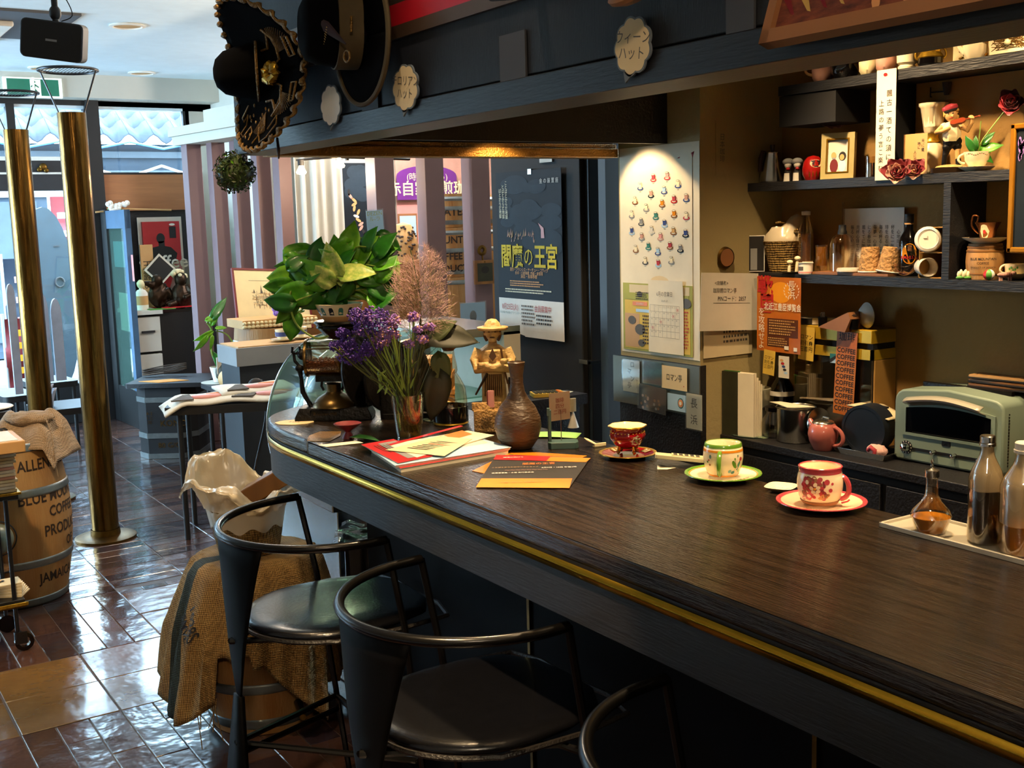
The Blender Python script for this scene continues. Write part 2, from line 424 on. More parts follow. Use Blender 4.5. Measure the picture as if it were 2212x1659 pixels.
M('rosered','#7a1c26',.6,sc=20)
M('reddeep','#4d0c18',.6,sc=20)
M('cupbrown','#b98c56',.75,bump=1,bsc=90)
M('bottleblk','#0a0809',.12,coat=.5)
M('bronzecup','#7a4a28',.25,.8,amt=.4,sc=20)
M('plastic','#cfc9bb',.4)
M('canister','#8b8a78',.35,amt=.05)
M('globeblue','#5f7f86',.3,sc=6,hex2='#a99a5c')
M('lampglow','#ffd9a0',.5,emit=14)
M('caseglow','#eafaf2',.5,emit=2.2)
M('chairsilver','#aeb4c4',.35,.2)
M('bannerred','#6a0c14',.6)
M('doordaylit','#3f5f7c',.5)  # black frame colour with the blue of daylight painted in
M('mirrorboard','#28343a',.4)
M('rug','#7a3a20',.8,sc=12,hex2='#3a140c',stretch=(1,3,9))
M('rug2','#b8924a',.8,sc=20)
M('framegold','#c07f1e',.3,.6,amt=.2)
M('towel','#e3b3a8',.9,amt=.1,bump=.6,bsc=60)
M('violin','#8a3414',.3,coat=.4)
M('strap','#2a100c',.6)
M('calc','#b9b18a',.45,amt=.04)
M('calcdk','#3c3c38',.5)
# ------------------------------------------------------------ the room
XW, XP, YP, YX = 2.775, 2.42, 2.65, 3.05
def st(b, name, **k): return b.obj(name, kind='structure', smooth=k.pop('smooth', 30), **k)
# floor: individual tiles and short planks with grout between
b = B('grout'); b.bx(-2, 6, -3, 12.5, -.05, -.004)
rt = random.Random(3)
def tl(x0, x1, y0, y1, mats, g=.003):
    b.m(rt.choice(mats)); j = rt.uniform(-.0008, .0008); t = rt.uniform(-.0006, .0006); u = rt.uniform(-.0006, .0006)
    z = -.0015+j; e = .002
    vs = [(x0+g, y0+g, z-e), (x1-g, y0+g, z-e), (x1-g, y1-g, z-e), (x0+g, y1-g, z-e), (x0+g+e, y0+g+e, z+t), (x1-g-e, y0+g+e, z+u), (x1-g-e, y1-g-e, z-t), (x0+g+e, y1-g-e, z-u)]
    b.add(vs, [(4, 5, 6, 7), (0, 1, 5, 4), (1, 2, 6, 5), (2, 3, 7, 6), (3, 0, 4, 7)])
dk = ['tile1', 'tile2', 'tile3']; tn = ['tan1', 'tan2']
X0 = .49-.9
for c in range(-1, 16):
    xa = X0+c*.305; xb = xa+.305; ci = c
    y = -1.0
    while y < 11.5:
        tan = False
        if 3.655 < y+.1 < 4.25 and xb < 1.12: tan = True
        if 4.26 < y+.1 < 4.9 and xa > 1.08 and xb < 1.75: tan = True
        if tan: tl(xa, xb, y, y+.3, tn); y += .3
        elif y < 4.93-.01:
            yn = 3.66 if y < 3.65 else (4.27 if y < 4.26 else 4.93)
            if y < 3.0: yn = y+.6 if y+.6 < 3.05 else 3.06
            for k in range(3):
                ym = min(yn, y+(.2, .45, .3)[k]) if yn-y > .55 else yn
                tl(xa+k*.1017, xa+(k+1)*.1017, y, ym, dk, .0015)
                if ym < yn: tl(xa+k*.1017, xa+(k+1)*.1017, ym, yn, dk, .0015)
            y = yn
        else: tl(xa, xb, y+(.05 if c % 2 else 0), y+.1+(.05 if c % 2 else 0), dk, .0015); y += .1
st(b, 'floor', smooth=0)
# ceiling
b = B('ceil'); b.bx(-2, 6, -3, 9.75, 2.735, 2.8); st(b, 'ceiling')
# outer walls
b = B('plasterwhite'); b.bx(-2.1, -2, -3, 9.75, 0, .65); b.bx(-2.1, -2, -3, 9.75, 2.35, 2.74); b.bx(-2.1, -2, -3, 6.9, .65, 2.35); b.bx(-2.1, -2, 9.5, 9.75, .65, 2.35); st(b, 'wall_left')
b = B('matteblack')
for i in range(3): b.bx(-2.08, -2.02, 6.9+i, 6.96+i, .65, 2.35)
t = st(b, 'added_window'); b = B('windowglass'); b.bx(-2.055, -2.045, 6.9, 9.5, .65, 2.35); b.obj('pane', t)  # unseen window, added to bring in daylight from the left
b = B('blackwood'); b.bx(-2, 3, -3.1, -2.9, 0, 2.74); st(b, 'wall_rear')
b = B('plaster'); b.bx(XW, XW+.12, -3, YP+.4, 0, 2.74); st(b, 'wall_back')
b = B('wallpaper'); b.bx(XP, XW+.1, YP, YX, 0, 2.74)
b.m('blackwood'); b.bx(XP-.004, XP+.02, YP-.004, YX+.004, 0, P(1512, 790, x=XP).z)
st(b, 'wall_pillar')
b = B('plasterwhite'); b.bx(3.24, 3.34, 8.6, 9.7, 0, 2.74); st(b, 'wall_side')
b = B('plasterwhite'); b.bx(3.24, 5.7, 8.6, 8.7, 0, 2.74); b.bx(5.6, 5.7, 3.9, 8.7, 0, 2.74); b.bx(2.8, 5.7, 3.9, 4.0, 0, 2.74)
st(b, 'wall_recess')
# street front: bulkhead, glazed openings, wood panel
YF = 9.6
b = B('plasterwhite'); b.bx(-2, 3.24, YF-.25, YF+.05, 2.56, 2.735); b.m('ceil'); b.bx(-2, 3.24, YF-.02, YF+.1, 2.5, 2.56)
b.m('plasterwhite'); b.bx(3.02, 3.3, YF-.02, YF+.1, 0, 2.56); b.bx(-2, -.5, YF-.02, YF+.1, 0, 2.56)
b.m('blackwood'); b.bx(2.31, 3.05, YF-.02, YF+.1, 0, 1.69)
b.m('woodpanel'); b.bx(2.31, 3.05, YF-.06, YF+.1, 1.69, 1.98)
st(b, 'wall_front')
b = B('black'); b.bx(2.21, 2.31, YF-.08, YF+.08, 0, 2.56); b.bx(2.31, 3.05, YF-.02, YF+.03, 1.97, 2.0); b.bx(2.31, 3.05, YF-.02, YF+.03, 2.52, 2.56); b.bx(3.0, 3.05, YF-.02, YF+.03, 2, 2.56)
t = st(b, 'window_1'); b = B('windowglass'); b.bx(2.3, 3.03, YF, YF+.006, 1.99, 2.53); b.obj('pane', t)
b = B('black')
for xa in (1.66, 1.02, .38, -.5): b.bx(xa-.03, xa+.03, YF-.04, YF+.04, 0, 2.56)
b.bx(-.5, 2.21, YF-.05, YF+.05, 2.52, 2.56)
t = st(b, 'window_2'); b = B('windowglass'); b.bx(-.5, 2.21, YF, YF+.006, 2.1, 2.53); b.obj('pane', t)
# entrance doors: dark transom, pale rail, glass with black stiles
b = B('darkpanel'); b.bx(-.5, 2.21, YF-.05, YF+.05, 1.86, 2.1); b.m('white'); b.bx(-.5, 2.21, YF-.06, YF-.04, 1.985, 2.0); b.bx(-.5, 2.21, YF-.06, YF-.04, 2.09, 2.12)
b.m('matteblack'); b.bx(-.5, 2.21, YF-.05, YF+.05, 0, .32)
for xa in (.38, 1.02, 1.30, 1.66, 2.16): b.bx(xa-.045, xa+.045, YF-.045, YF+.045, 0, 1.88)
t = st(b, 'door_1'); b = B('windowglass'); b.bx(-.5, 2.21, YF, YF+.006, .3, 1.87); b.obj('pane', t)
b = B('brassold'); b.ell((1.86, YF-.07, 2.04), (.03, .012, .03)); b.ell((1.83, YF-.07, 2.02), (.02, .012, .02)); b.ell((1.88, YF-.07, 2.015), (.02, .012, .02)); b.obj('brass_flower', t)
# opened glass leaf, edge on to the room
t = thing('glass_door', 'tall black framed glass door leaf standing open beside the red poster, with daylight painted blue on its frame', 'door', (0, 0, 0))
a = P(215, 880, z=0); c = P(288, 880, z=0)
A0 = Vector((2.275, 9.5, 0)); A1 = Vector((2.295, 8.85, 0)); u = (A1-A0).normalized(); LEN = (A1-A0).length
T = plane(A0, u, (0, 0, 1))
b = B('doordaylit'); b.bx(0, LEN, 1.55, 1.69, -.02, .02, T); b.m('black'); b.bx(0, LEN, 0, .3, -.02, .02, T); b.bx(0, .14, 0, 1.7, -.022, .022, T); b.m('doordaylit'); b.bx(LEN-.07, LEN, .3, 1.69, -.022, .022, T); b.obj('frame', t)  # blue daylight painted into the colour of the black frame
b = B('glassgreen'); b.bx(.14, LEN-.07, .3, 1.55, -.004, .004, T); b.obj('pane', t)
b = B('white'); b.bx(LEN-.06, LEN-.03, .62, .72, -.035, -.02, T); b.bx(.25, .5, .75, 1.05, -.006, -.005, T); b.m('ltblue'); b.bx(.2, .55, 1.25, 1.45, -.006, -.005, T); b.m('pink'); b.bx(.55, .7, 1.15, 1.35, -.006, -.005, T); b.obj('sticker', t)
# header beams around the kitchen
ZB = 1.745
b = B('beamface'); b.bx(1.1, 1.2, -1.5, 3.06, 1.795, 2.74); b.m('beamtrim'); b.bx(1.094, 1.205, -1.5, 3.064, ZB, 1.792)
t = st(b, 'trim_1', bevel=.002)
def stripe(z0, z1, m, n):
    b = B(m); b.bx(1.091, 1.1, -1.5, 3.055, z0, z1); b.obj(n, t)
stripe(1.917, 1.942, 'brasstrim', 'brass_stripe'); stripe(1.942, 1.983, 'redstripe', 'red_stripe'); stripe(1.983, 2.012, 'brasstrim', 'brass_stripe')
b = B('goldtrim'); b.bx(1.2, XP, 3.05, 3.13, ZB, 1.775); b.bx(1.2, XP, 3.06, 3.13, 1.775, 1.79); b.m('brasstrim'); b.bx(1.2, XP, 3.075, 3.13, 1.79, 1.82); b.m('blackwood'); b.bx(1.2, XP, 3.1, 3.13, 1.82, 2.74)
st(b, 'trim_2', bevel=.002)
b = B('blackwood'); b.bx(1.21, XP-.001, 2.8, 2.82, 1.775, 2.3); b.bx(1.21, XP-.001, 2.8, 3.1, 2.28, 2.3); st(b, 'trim_3')
b = B('black'); b.bx(XP+.02, 3.3, 3.15, 3.19, 0, 2.7); st(b, 'dark_opening')  # black sheet standing in for the darkness of the kitchen opening
# kitchen soffit above the work area
b = B('wallpaper'); b.bx(1.2, XW, -1.5, 3.1, 2.45, 2.5); st(b, 'trim_4')
# ------------------------------------------------------------ the street outside
b = B('asphalt'); b.bx(-8, 10, 9.72, 30, -.08, -.02); b.obj('pavement', kind='structure')
def shop():
    t = thing('shopfront', 'pale shop building across the street with tiled eaves seen through the glass', 'building', (0, 15, 0))
    b = B('streetwall'); b.bx(-7, 9, 0, 3, 0, 2.6)
    b.m('awning'); b.bx(-7, 9, -.25, 0, 2.12, 2.26); b.bx(-7, 9, -.15, 0, 2.42, 2.5); b.m('grey'); b.bx(-7, 9, -.06, 0, 1.95, 2.05); b.obj('wall', t)
    b = B('awning')
    for i in range(8): b.bx(-6+i*1.9, -4.8+i*1.9, -.05, -.01, .2, 1.9)
    b.obj('window', t)
    b = B('rooftile')
    for r in range(8):
        for c in range(54):
            x = -7+c*.3; y = -.7+r*.27; z = 2.6+r*.14
            f = lambda uu, vv, x=x, y=y, z=z: (x+uu*.3, y+vv*.3, z+vv*.19+.055*cos(2*pi*uu)+.02)
            b.grid(f, 6, 1)
    b.obj('tiled_roof', t, solid=.02)
    b = B('blue')
    for i in range(20): b.tube([(-7+i*.8, -.72, 2.5), (-6.6+i*.8, -.72, 2.58), (-6.2+i*.8, -.72, 2.5)], .015)
    b.obj('hanging_cord', t)
    b = B('white')
    for i in range(6): b.tube([(2.4+i*.9, -.6, 2.3), (3.3+i*.9, -.6, 2.0)], .015); b.tube([(3.3+i*.9, -.6, 2.3), (2.4+i*.9, -.6, 2.0)], .015)
    b.obj('lattice', t)
shop()
# white surf-like sign board standing outside
def board(px, py0, py1, w, y, label, mat='mirrorboard', ring=True):
    top = P(px, py0, y=y); x = top.x; h = top.z
    t = thing('oval_signboard', label, 'signboard', (x, y, 0))
    pts = []
    for i in range(28):
        a = 2*pi*i/28; pts.append((w/2*cos(a)*(1 if sin(a) < 0 else 1), h/2+h/2*sin(a)))
    b = B(mat); b.prism(pts, -.02, .02, plane((0, 0, 0), (1, 0, 0), (0, 0, 1))); b.obj('panel', t)
    if ring:
        b = B('ink'); b.tube([(.1+.04*cos(k*.5), -.03, h*.6+.045*sin(k*.5)) for k in range(13)], .008); b.bx(.07, .12, -.03, -.025, h*.79, h*.795); b.obj('printed_ring', t)
    b = B('grey'); b.bx(-.2, .2, -.12, .12, -.02, .0); b.obj('foot', t)
board(90, 447, 880, .52, 11.4, 'pale blue oval board standing outside between the two brass columns')
def banner(px, py, y, w, h, label, mats):
    c = P(px, py, y=y); t = thing('street_banner', label, 'banner', (c.x, y, 0)); b = B('grey'); b.cyl((0, 0, -.02), (0, 0, c.z+.05), .015); b.obj('pole', t)
    b = B(mats[0]); b.grid(lambda u, v: (u*w+.0, .04*sin(v*9), c.z-v*h), 4, 10)
    b.m(mats[1])
    for k in range(5): b.bx(w*.2, w*.8, -.06, -.05, c.z-h*(.15+k*.17)-.06, c.z-h*(.15+k*.17))
    b.obj('cloth', t)
banner(104, 425, 12.6, .32, 1.1, 'red and white upright banner outside above the oval board', ('bannerred', 'white'))
banner(2, 560, 12.4, .5, 1.2, 'dark blue banner with red and yellow lettering at the far left outside', ('navy', 'pink'))
banner(5, 690, 11.6, .3, .7, 'red and yellow low banner outside by the left brass column', ('bannerred', 'yellow'))
for px, lab in ((265, 'tall street planter box outside in line with the glass door'),):
    c = P(px, 700, y=11.5); b = B('streetwall'); b.bx(-.3, .3, -.15, .15, -.02, .6); b.obj('planter_box', None, lab, 'planter', loc=(c.x, 11.5, 0))
# ------------------------------------------------------------ the bar counter
CX, CB = 1.12, 1.69
def cpath(off=0, n=14):
    """outline of the counter top seen from above, rounded at the far end"""
    pts = [(CX+off, -1.4), (CX+off, 2.72)]
    q = [Vector((1.12, 2.72, 0)), Vector((1.125, 2.95, 0)), Vector((1.17, 3.13, 0)), Vector((1.28, 3.24, 0)), Vector((1.42, 3.30, 0)), Vector((1.69, 3.33, 0))]
    s_ = smoothpts(q, 5)
    for i, p in enumerate(s_):
        d = (s_[min(i+1, len(s_)-1)]-s_[max(i-1, 0)]).normalized(); nn = Vector((d.y, -d.x, 0)); r = p+nn*off; pts.append((r.x, min(r.y, 3.33-off)))
    pts += [(CB, -1.4)]
    return pts
t = thing('bar_counter', 'long dark wood bar counter with rounded far end and brass strip along its edge', 'bar counter', (0, 0, 0))
b = B('counter'); b.prism(cpath(), .962, 1.0); b.obj('top', t, bevel=.008, seg=3)
b = B('counterside'); b.prism(cpath(.004), .85, .9615); b.obj('apron', t)
ring = cpath(-.001)[:-1]; b = B('brassstrip')
vs = [(p[0], p[1], z) for z in (.936, .957) for p in ring]; n = len(ring); b.add(vs, [(i, i+1, n+i+1, n+i) for i in range(n-1)]); b.obj('brass_strip', t, solid=.003)
b = B('stoolplate'); b.bx(1.40, 1.66, -1.4, 2.98, 0, .85); b.obj('body', t)
for yy in (2.117, 1.248, .4):
    b = B('brassold'); b.bx(1.394, 1.401, yy-.005, yy+.005, .08, .84); b.obj('brass_seam', t)
# ------------------------------------------------------------ stools
def stool(cy, label, rz=0, cx=1.11):
    t = thing('bar_stool', label, 'stool', (cx, cy, 0), rz, 'black steel bar stools along the counter')
    R = .265; ZA = .82
    def arc(a, r=R, k=1.0): return (-(r*1.02)*cos(a)*k, r*sin(a))
    pts = [(.03+.0, -R, ZA)]+[(arc(a)[0], arc(a)[1], ZA) for a in [math.radians(d) for d in range(-84, 85, 7)]]+[(.03, R, ZA)]
    b = B('stoolsteel'); b.tube(smoothpts(pts, 2), .0105, 10); b.obj('armrest', t)
    def tri(u, v):   # plate hugging the arc, narrowing to a waist
        z = ZA-.005-v*(ZA-.005-.42); k = 1-v; a = math.radians((u-.5)*2*(29*k+3.5)); r = R*(1-.05*v); p = arc(a, r); return (p[0]+.0+v*.0, p[1]*1, z)
    b = B('stoolplate'); b.grid(tri, 12, 8); b.obj('back_plate', t, solid=.004)
    def leg(u, v): z = .42*(1-v); hw = .02+.085*v; return (-R*.97-.03*v, (u-.5)*2*hw, z)
    b = B('stoolplate'); b.grid(leg, 2, 3); b.obj('leg', t, solid=.014)
    for s in (-1, 1):
        b = B('stoolsteel'); b.tube([(.03, s*R, ZA), (.07, s*(R-.005), .60), (.13, s*(R-.02), .012)], .0085, 8); b.obj('leg', t)
    b = B('stoolsteel')
    b.tube([(-.27, 0, .30), (.1, .24, .24)], .008); b.tube([(-.27, 0, .30), (.1, -.24, .24)], .008); b.tube([(.1, -.245, .24), (.1, .245, .24)], .008)
    b.tube([(-.26, 0, .27), (.1, .24, .2)], .008); b.obj('footrest', t)
    seat = []
    for i in range(13): a = math.radians(-78+13*i); seat.append((-.225*cos(a)+.0, .215*sin(a)))
    seat += [(.22, .205), (.235, 0), (.22, -.205)]
    n = len(seat); b = B('leather'); cen = (.0, 0)
    rings = [(1.0, .572), (1.0, .588), (.975, .598), (.9, .603), (.6, .600), (.25, .598)]
    vs = [(cen[0]+(p[0]-cen[0])*k, p[1]*k, z) for k, z in rings for p in seat]
    fs = [(j*n+i, j*n+(i+1) % n, (j+1)*n+(i+1) % n, (j+1)*n+i) for j in range(len(rings)-1) for i in range(n)]+[tuple(range((len(rings)-1)*n, len(rings)*n)), tuple(range(n-1, -1, -1))]
    b.add(vs, fs); so = b.obj('seat', t, sub=1, smooth=60)
    b = B('leatheredge'); b.tube([(p[0]*1.0, p[1]*1.0, .578) for p in smoothpts([(q[0], q[1], 0) for q in seat], 2, True)], .006, 6, closed=True); b.obj('stitched_rim', so)
    b = B('stoolsteel'); b.tube([(-.27, 0, .56), (.05, .2, .562), (.07, .255, .56)], .008); b.tube([(-.27, 0, .56), (.05, -.2, .562), (.07, -.255, .56)], .008); b.obj('seat_frame', t)
    return t
stool(2.59, 'black steel stool farthest along the counter, in front of the burlap covered barrel')
stool(1.875, 'black steel stool in the middle, its seat half lit warm', .03)
stool(1.06, 'nearest black steel stool, only its curved armrest showing at the bottom edge', .02)
# ------------------------------------------------------------ brass columns
def column(x, y, label, top=2.11, r=.067):
    t = thing('brass_column', label, 'column', (x, y, 0))
    b = B('brass'); b.cyl((0, 0, .02), (0, 0, top), r, n=40); b.obj('pipe', t)
    b = B('brassold'); b.lathe([(0, 0), (.15, 0), (.15, .01), (.13, .016), (r+.006, .02), (r+.004, .05)], 36); b.obj('base_plate', t)
    k = B('darksteel')
    pr_ = .135; zt = top+.2
    k.tube([(pr_*cos(a), pr_*sin(a), zt) for a in [i*pi/16 for i in range(32)]], .007, 8, closed=True)
    for i in range(-8, 9):
        xx = i*pr_/8.6; h = sqrt(max(0, pr_**2-xx*xx)); k.tube([(xx, -h, zt), (xx, h, zt)], .0016, 5)
    k.obj('wire_ring', t)
    k = B('darksteel')
    for a in (-.578, 2.56): k.tube([(pr_*cos(a), pr_*sin(a), zt), (r*.85*cos(a), r*.85*sin(a), top-.01)], .0045, 6)
    k.obj('ring_struts', t)
column(1.288, 5.84, 'taller looking brass column nearest the counter, standing beside the coffee barrel')
q = P(30, 285, y=6.9); column(q.x+.01, 6.9, 'brass column at the far left with a shallow wire ring on top')
# ------------------------------------------------------------ partition of broad upright slats
def slat(px0, px1, px2, y, ztop, label, g='mauve partition slats'):
    a = P(px1, 500, y=y).x; c = P(px2, 500, y=y).x; w = c-a
    a0 = P(px0, 500, x=a)   # far edge of the daylight side
    d = min(max(a0.y-y, .06), .2)
    b = B('slatface'); b.bx(0, w, 0, d, 0, ztop); b.obj('partition_slat', None, label, 'slat', g, loc=(a, y, 0), bevel=.003)
zt = 2.16
for i, (p0, p1, p2, y, dsc) in enumerate([(403, 415, 446, 8.0, 'leftmost broad slat, behind the potted plant'), (457, 468, 497, 7.8, 'slat directly behind the hanging leaf ball'), (506, 516, 545, 7.6, 'slat just right of the hanging leaf ball'), (550, 563, 593, 7.35, 'slat above the left part of the castle picture'), (596, 610, 637, 7.1, 'slat left of the wavy grey curtain'),
        (795, 816, 857, 6.2, 'slat with a taped paper slip beside the dark flamboyant poster'), (903, 923, 963, 6.2, 'slat right of the left half of the purple sign'), (1000, 1023, 1061, 6.2, 'rightmost slat, with the little oval hook and frame')]):
    slat(p0, p1, p2, y, zt, 'mauve '+dsc)
r1 = P(397, 301, y=8.05); r2 = P(510, 278, y=7.25)
d = (r2-r1); d.z = 0
T = plane((r1.x, r1.y, 2.12), d, (0, 0, 1)); b = B('plasterwhite'); L_ = 1.6
b.bx(-.15, L_, 0, .06, -.18, .02, T); b.bx(-.15, L_, .06, .12, -.2, .05, T); b.bx(.4, L_, .12, .2, -.16, .03, T); b.obj('trim_5', kind='structure')
# black tall cabinet (its side carries the cinema poster)
zc = 1.0
t = thing('tall_cabinet', 'tall black cabinet behind the bar with a cinema poster on its side', 'cabinet', (0, 0, 0))
b = B('matteblack'); b.bx(2.42, 3.05, 3.27, 3.86, .02, 2.2); b.obj('body', t, bevel=.004)
b = B('black'); b.bx(2.44, 3.03, 3.245, 3.27, .06, 2.18); b.obj('door', t, bevel=.003)
b = B('steel'); b.bx(2.405, 2.42, 3.225, 3.275, 1.03, 1.045); b.bx(2.41, 2.47, 3.225, 3.245, 1.03, 1.04); b.obj('hinge', t)
b = B('white'); z = P(1190, 345, x=2.42).z; b.bx(2.414, 2.42, 3.43, 3.51, z-.008, z+.008); b.obj('label_plate', t)
# black ledge with calculator, beyond the counter
b = B('blackwood'); b.bx(1.72, 2.31, 3.1, 3.22, .915, .95); b.bx(1.74, 2.29, 3.12, 3.22, .0, .915); o = b.obj('side_ledge', None, 'narrow black ledge unit beyond the counter carrying the yellow calculator', 'ledge')
# back counter
t = thing('back_counter', 'low black work counter along the back wall behind the bar', 'counter', (0, 0, 0))
b = B('blackwood'); b.bx(2.5, XW-.001, -1.4, 2.648, .825, .85); b.obj('worktop', t, bevel=.003)
b = B('matteblack'); b.bx(2.52, XW-.001, -1.4, 2.648, 0, .825); b.obj('carcass', t)
yy = 2.64
for i in range(6):
    b = B('blackwood'); b.bx(2.506, 2.52, yy-.62, yy-.01, .3, .80); o = b.obj('door', t, bevel=.002); yy -= .63
# wall shelf unit
XS = 2.62
t = thing('wall_shelf', 'dark wooden wall shelving behind the bar holding cups and ornaments', 'shelf', (0, 0, 0))
zU = P(1619, 413, x=XS).z; zU1 = P(1619, 396, x=XS).z
zL = P(1755, 593, x=XS).z; zL0 = P(1738, 612, x=XS).z
zT = P(1896, 156, x=XS).z; zT0 = P(2212, 138, x=XS).z
b = B('darkshelf'); b.bx(XS, XW-.001, -1, 2.648, zU1-.026, zU1); b.obj('upper_board', t)
b = B('darkshelf'); b.bx(XS, XW-.001, -1, 2.60, zL-.026, zL); b.obj('lower_board', t)
b = B('darkshelf'); b.bx(XS, XW-.001, -1, 2.52, zT-.028, zT); b.obj('top_board', t)
yd = P(2036, 500, x=XS).y; yd2 = P(2128, 500, x=XS).y
b = B('darkshelf'); b.bx(XS, XW-.001, yd-.022, yd, zL, zU1-.026); b.obj('divider', t)
y0 = P(1895, 250, x=XS).y
b = B('matteblack'); b.bx(XS+.05, XW-.001, y0-.02, y0, zU1, zT-.028); b.obj('divider', t)
b = B('matteblack'); b.bx(XS+.005, XW-.001, 2.3, 2.52, zT-.12, zT-.03); b.obj('box_end', t)
b = B('plaster'); b.bx(XW-.03, XW-.0015, .5, P(1992, 280, x=XW).y, zU1, zT-.03); b.obj('back_panel', t)
ZU, ZL, ZT = zU1, zL, zT
# ------------------------------------------------------------ flat printed things
def face(x0, y0, x1, y1, x=None, y=None, off=.001, tilt=0):
    """rectangle on a wall plane given by two photo pixels; returns transform (origin centre, x right, y up), w, h"""
    k = dict(x=x) if x is not None else dict(y=y)
    a = P(x0, y0, **k); c = P(x1, y1, **k); ctr = (a+c)/2
    if x is not None: w = a.y-c.y; u = Vector((0, -1, 0)); ctr.x -= off
    else: w = c.x-a.x; u = Vector((1, 0, 0)); ctr.y -= off
    T = plane(ctr, u, (0, 0, 1))
    if tilt: T = T @ Matrix.Rotation(tilt, 4, 'Z')
    return T, abs(w), abs(a.z-c.z)
def Z(T, k=1): return T @ Matrix.Translation((0, 0, .0012+.0004*k))
def sheet(T, w, h, mat, curl=0, rounded=0):
    b = B(mat)
    if curl: b.grid(lambda u, v: ((u-.5)*w, (v-.5)*h, .0008+curl*(sin(u*5+v*3)*.5+.5)*(abs(v-.5)*2)**2), 10, 10, T)
    else: b.bx(-w/2, w/2, -h/2, h/2, 0, .001, T)
    return b
def lines(b, T, x0, x1, y0, y1, n, mat, th=.25, ragged=.25, seed=1):
    """rows of small print"""
    r = random.Random(seed); b.m(mat); hh = (y1-y0)/n
    for i in range(n):
        x = x0
        yy = y1-(i+.5)*hh
        xe = x1-(x1-x0)*ragged*r.random()
        while x < xe:
            ww = hh*r.uniform(.35, .9); b.poly([(x, yy-hh*th, 0), (min(x+ww, xe), yy-hh*th, 0), (min(x+ww, xe), yy+hh*th, 0), (x, yy+hh*th, 0)], T); x += ww+hh*.3
    return b
def cupicon(b, T, x, y, s, c1, c2, seed=0):
    b.m(ink(c1)).poly(oval(s, s*.42, x, y-s*.28, 12), Z(T, 2)); b.m(ink('paper')).poly(oval(s*.62, s*.22, x, y-s*.26, 10), Z(T, 3))
    b.m(ink(c2)).poly([(x-.28*s, y+.28*s, 0), (x-.2*s, y-.26*s, 0), (x+.2*s, y-.26*s, 0), (x+.28*s, y+.28*s, 0)], Z(T, 4))
    b.m(ink('inkbrown')).poly(oval(s*.56, s*.2, x, y+.28*s, 10), Z(T, 5)); b.m(ink('paper')).poly(oval(s*.48, s*.14, x, y+.28*s, 10), Z(T, 6))
    b.m(ink(c2))
    for i in range(7):
        a0 = -pi/2+pi*i/7; a1 = -pi/2+pi*(i+1)/7
        b.poly([(x+s*(.24+.14*cos(a)), y+s*.14*sin(a)+.02*s, 0) if j < 2 else (x+s*(.24+.19*cos(a)), y+s*.19*sin(a)+.02*s, 0) for j, a in enumerate((a0, a1, a1, a0))], Z(T, 4))
    b.m(ink('inkgrey')).poly(rect(s*.3, s*.04, x, y-s*.62), Z(T, 2))
XPF = XP-.004
# backing sheet of the pillar
T, w, h = face(1339, 322, 1513, 780, x=XP); b = sheet(T, w, h, 'paper'); b.obj('backing_paper', None, 'large plain cream paper covering the pillar behind the cup poster', 'paper')
T, w, h = face(1350, 352, 1498, 640, x=XP, off=.003); b = sheet(T, w, h, 'paper')
T0, w0, h0 = face(1351, 352, 1499, 640, x=XP, off=.003)
def loc(T, px, py, x=None, y=None, off=0):
    q = P(px, py, x=x, y=y); v = T.inverted() @ q; return v.x, v.y
cups = [(545,405,'cuprose','cuprose'),(690,385,'cuprose','pink'),(407,495,'cupblue','china'),(805,470,'cupblue','china'),(520,575,'navy','rosepink'),(658,535,'cupblue','ltblue'),(762,630,'red','cuprose'),(892,615,'cupblue','rosepink'),(352,645,'brownp','china'),(470,720,'grey','china'),(637,675,'brownp','cuporange'),(318,790,'grey','china'),(570,805,'cupteal','cupteal'),(763,785,'brownp','cuporange'),(892,805,'cuprose','china'),(417,870,'dkgrey','grey'),(663,885,'ltblue','cupblue'),(318,965,'ltblue','cupblue'),(527,955,'offwhite','offwhite'),(757,965,'brownp','tan'),(885,990,'navy','cupblue'),(422,1025,'grey','rosepink'),(620,1025,'rosepink','pink'),(360,1155,'brownp','china'),(493,1125,'cupteal','cupteal'),(593,1180,'cupblue','ltblue'),(720,1120,'brownp','cuprose'),(830,1150,'navy','grey'),(460,1280,'dkgrey','china'),(597,1305,'ltblue','cuprose'),(735,1275,'grey','china')]
for cx_, cy_, c1, c2 in cups:
    x_, y_ = loc(T, 1300+.2049*cx_, 300+.2049*cy_, x=XPF); cupicon(b, T, x_, y_, .031, c1, c2)
b.m('cloudcard').poly(oval(.1, .05, 0.01, -h/2+.035, 16), Z(T, 1))
b.obj('cup_poster', None, 'tall cream poster printed with rows of small coffee cups on the pillar', 'poster')
b = B('redstripe'); 
for px in (1462, 1493):
    q = P(px, 342 if px < 1480 else 330, x=XP-.002); b.add([(q.x, q.y, q.z), (q.x, q.y-.014, q.z+.004), (q.x, q.y-.006, q.z-.016)], [(0, 1, 2)])
b.obj('torn_corners', None, 'two torn red and black paper corners left taped above the cup poster', 'paper scrap', solid=.001)
T, w, h = face(1348, 610, 1499, 772, x=XP, off=.004); b = sheet(T, w, h, 'mapgreen'); b.m('mapyellow').poly(rect(w*.94, h*.72, 0, -h*.11), Z(T)); b.m('paper2').poly(rect(w*.86, h*.12, w*.03, h*.42), Z(T)); b.m('mapgreen').poly(rect(w*.9, h*.1, 0, h*.31), Z(T, 2))
b.m('orange').poly(rect(w*.22, h*.06, -w*.24, h*.2), Z(T, 3)); b.m('ltblue').poly(rect(w*.2, h*.045, -w*.2, h*.1), Z(T, 3)); b.m('tan').poly(rect(w*.22, h*.5, -w*.36, -h*.2), Z(T, 2))
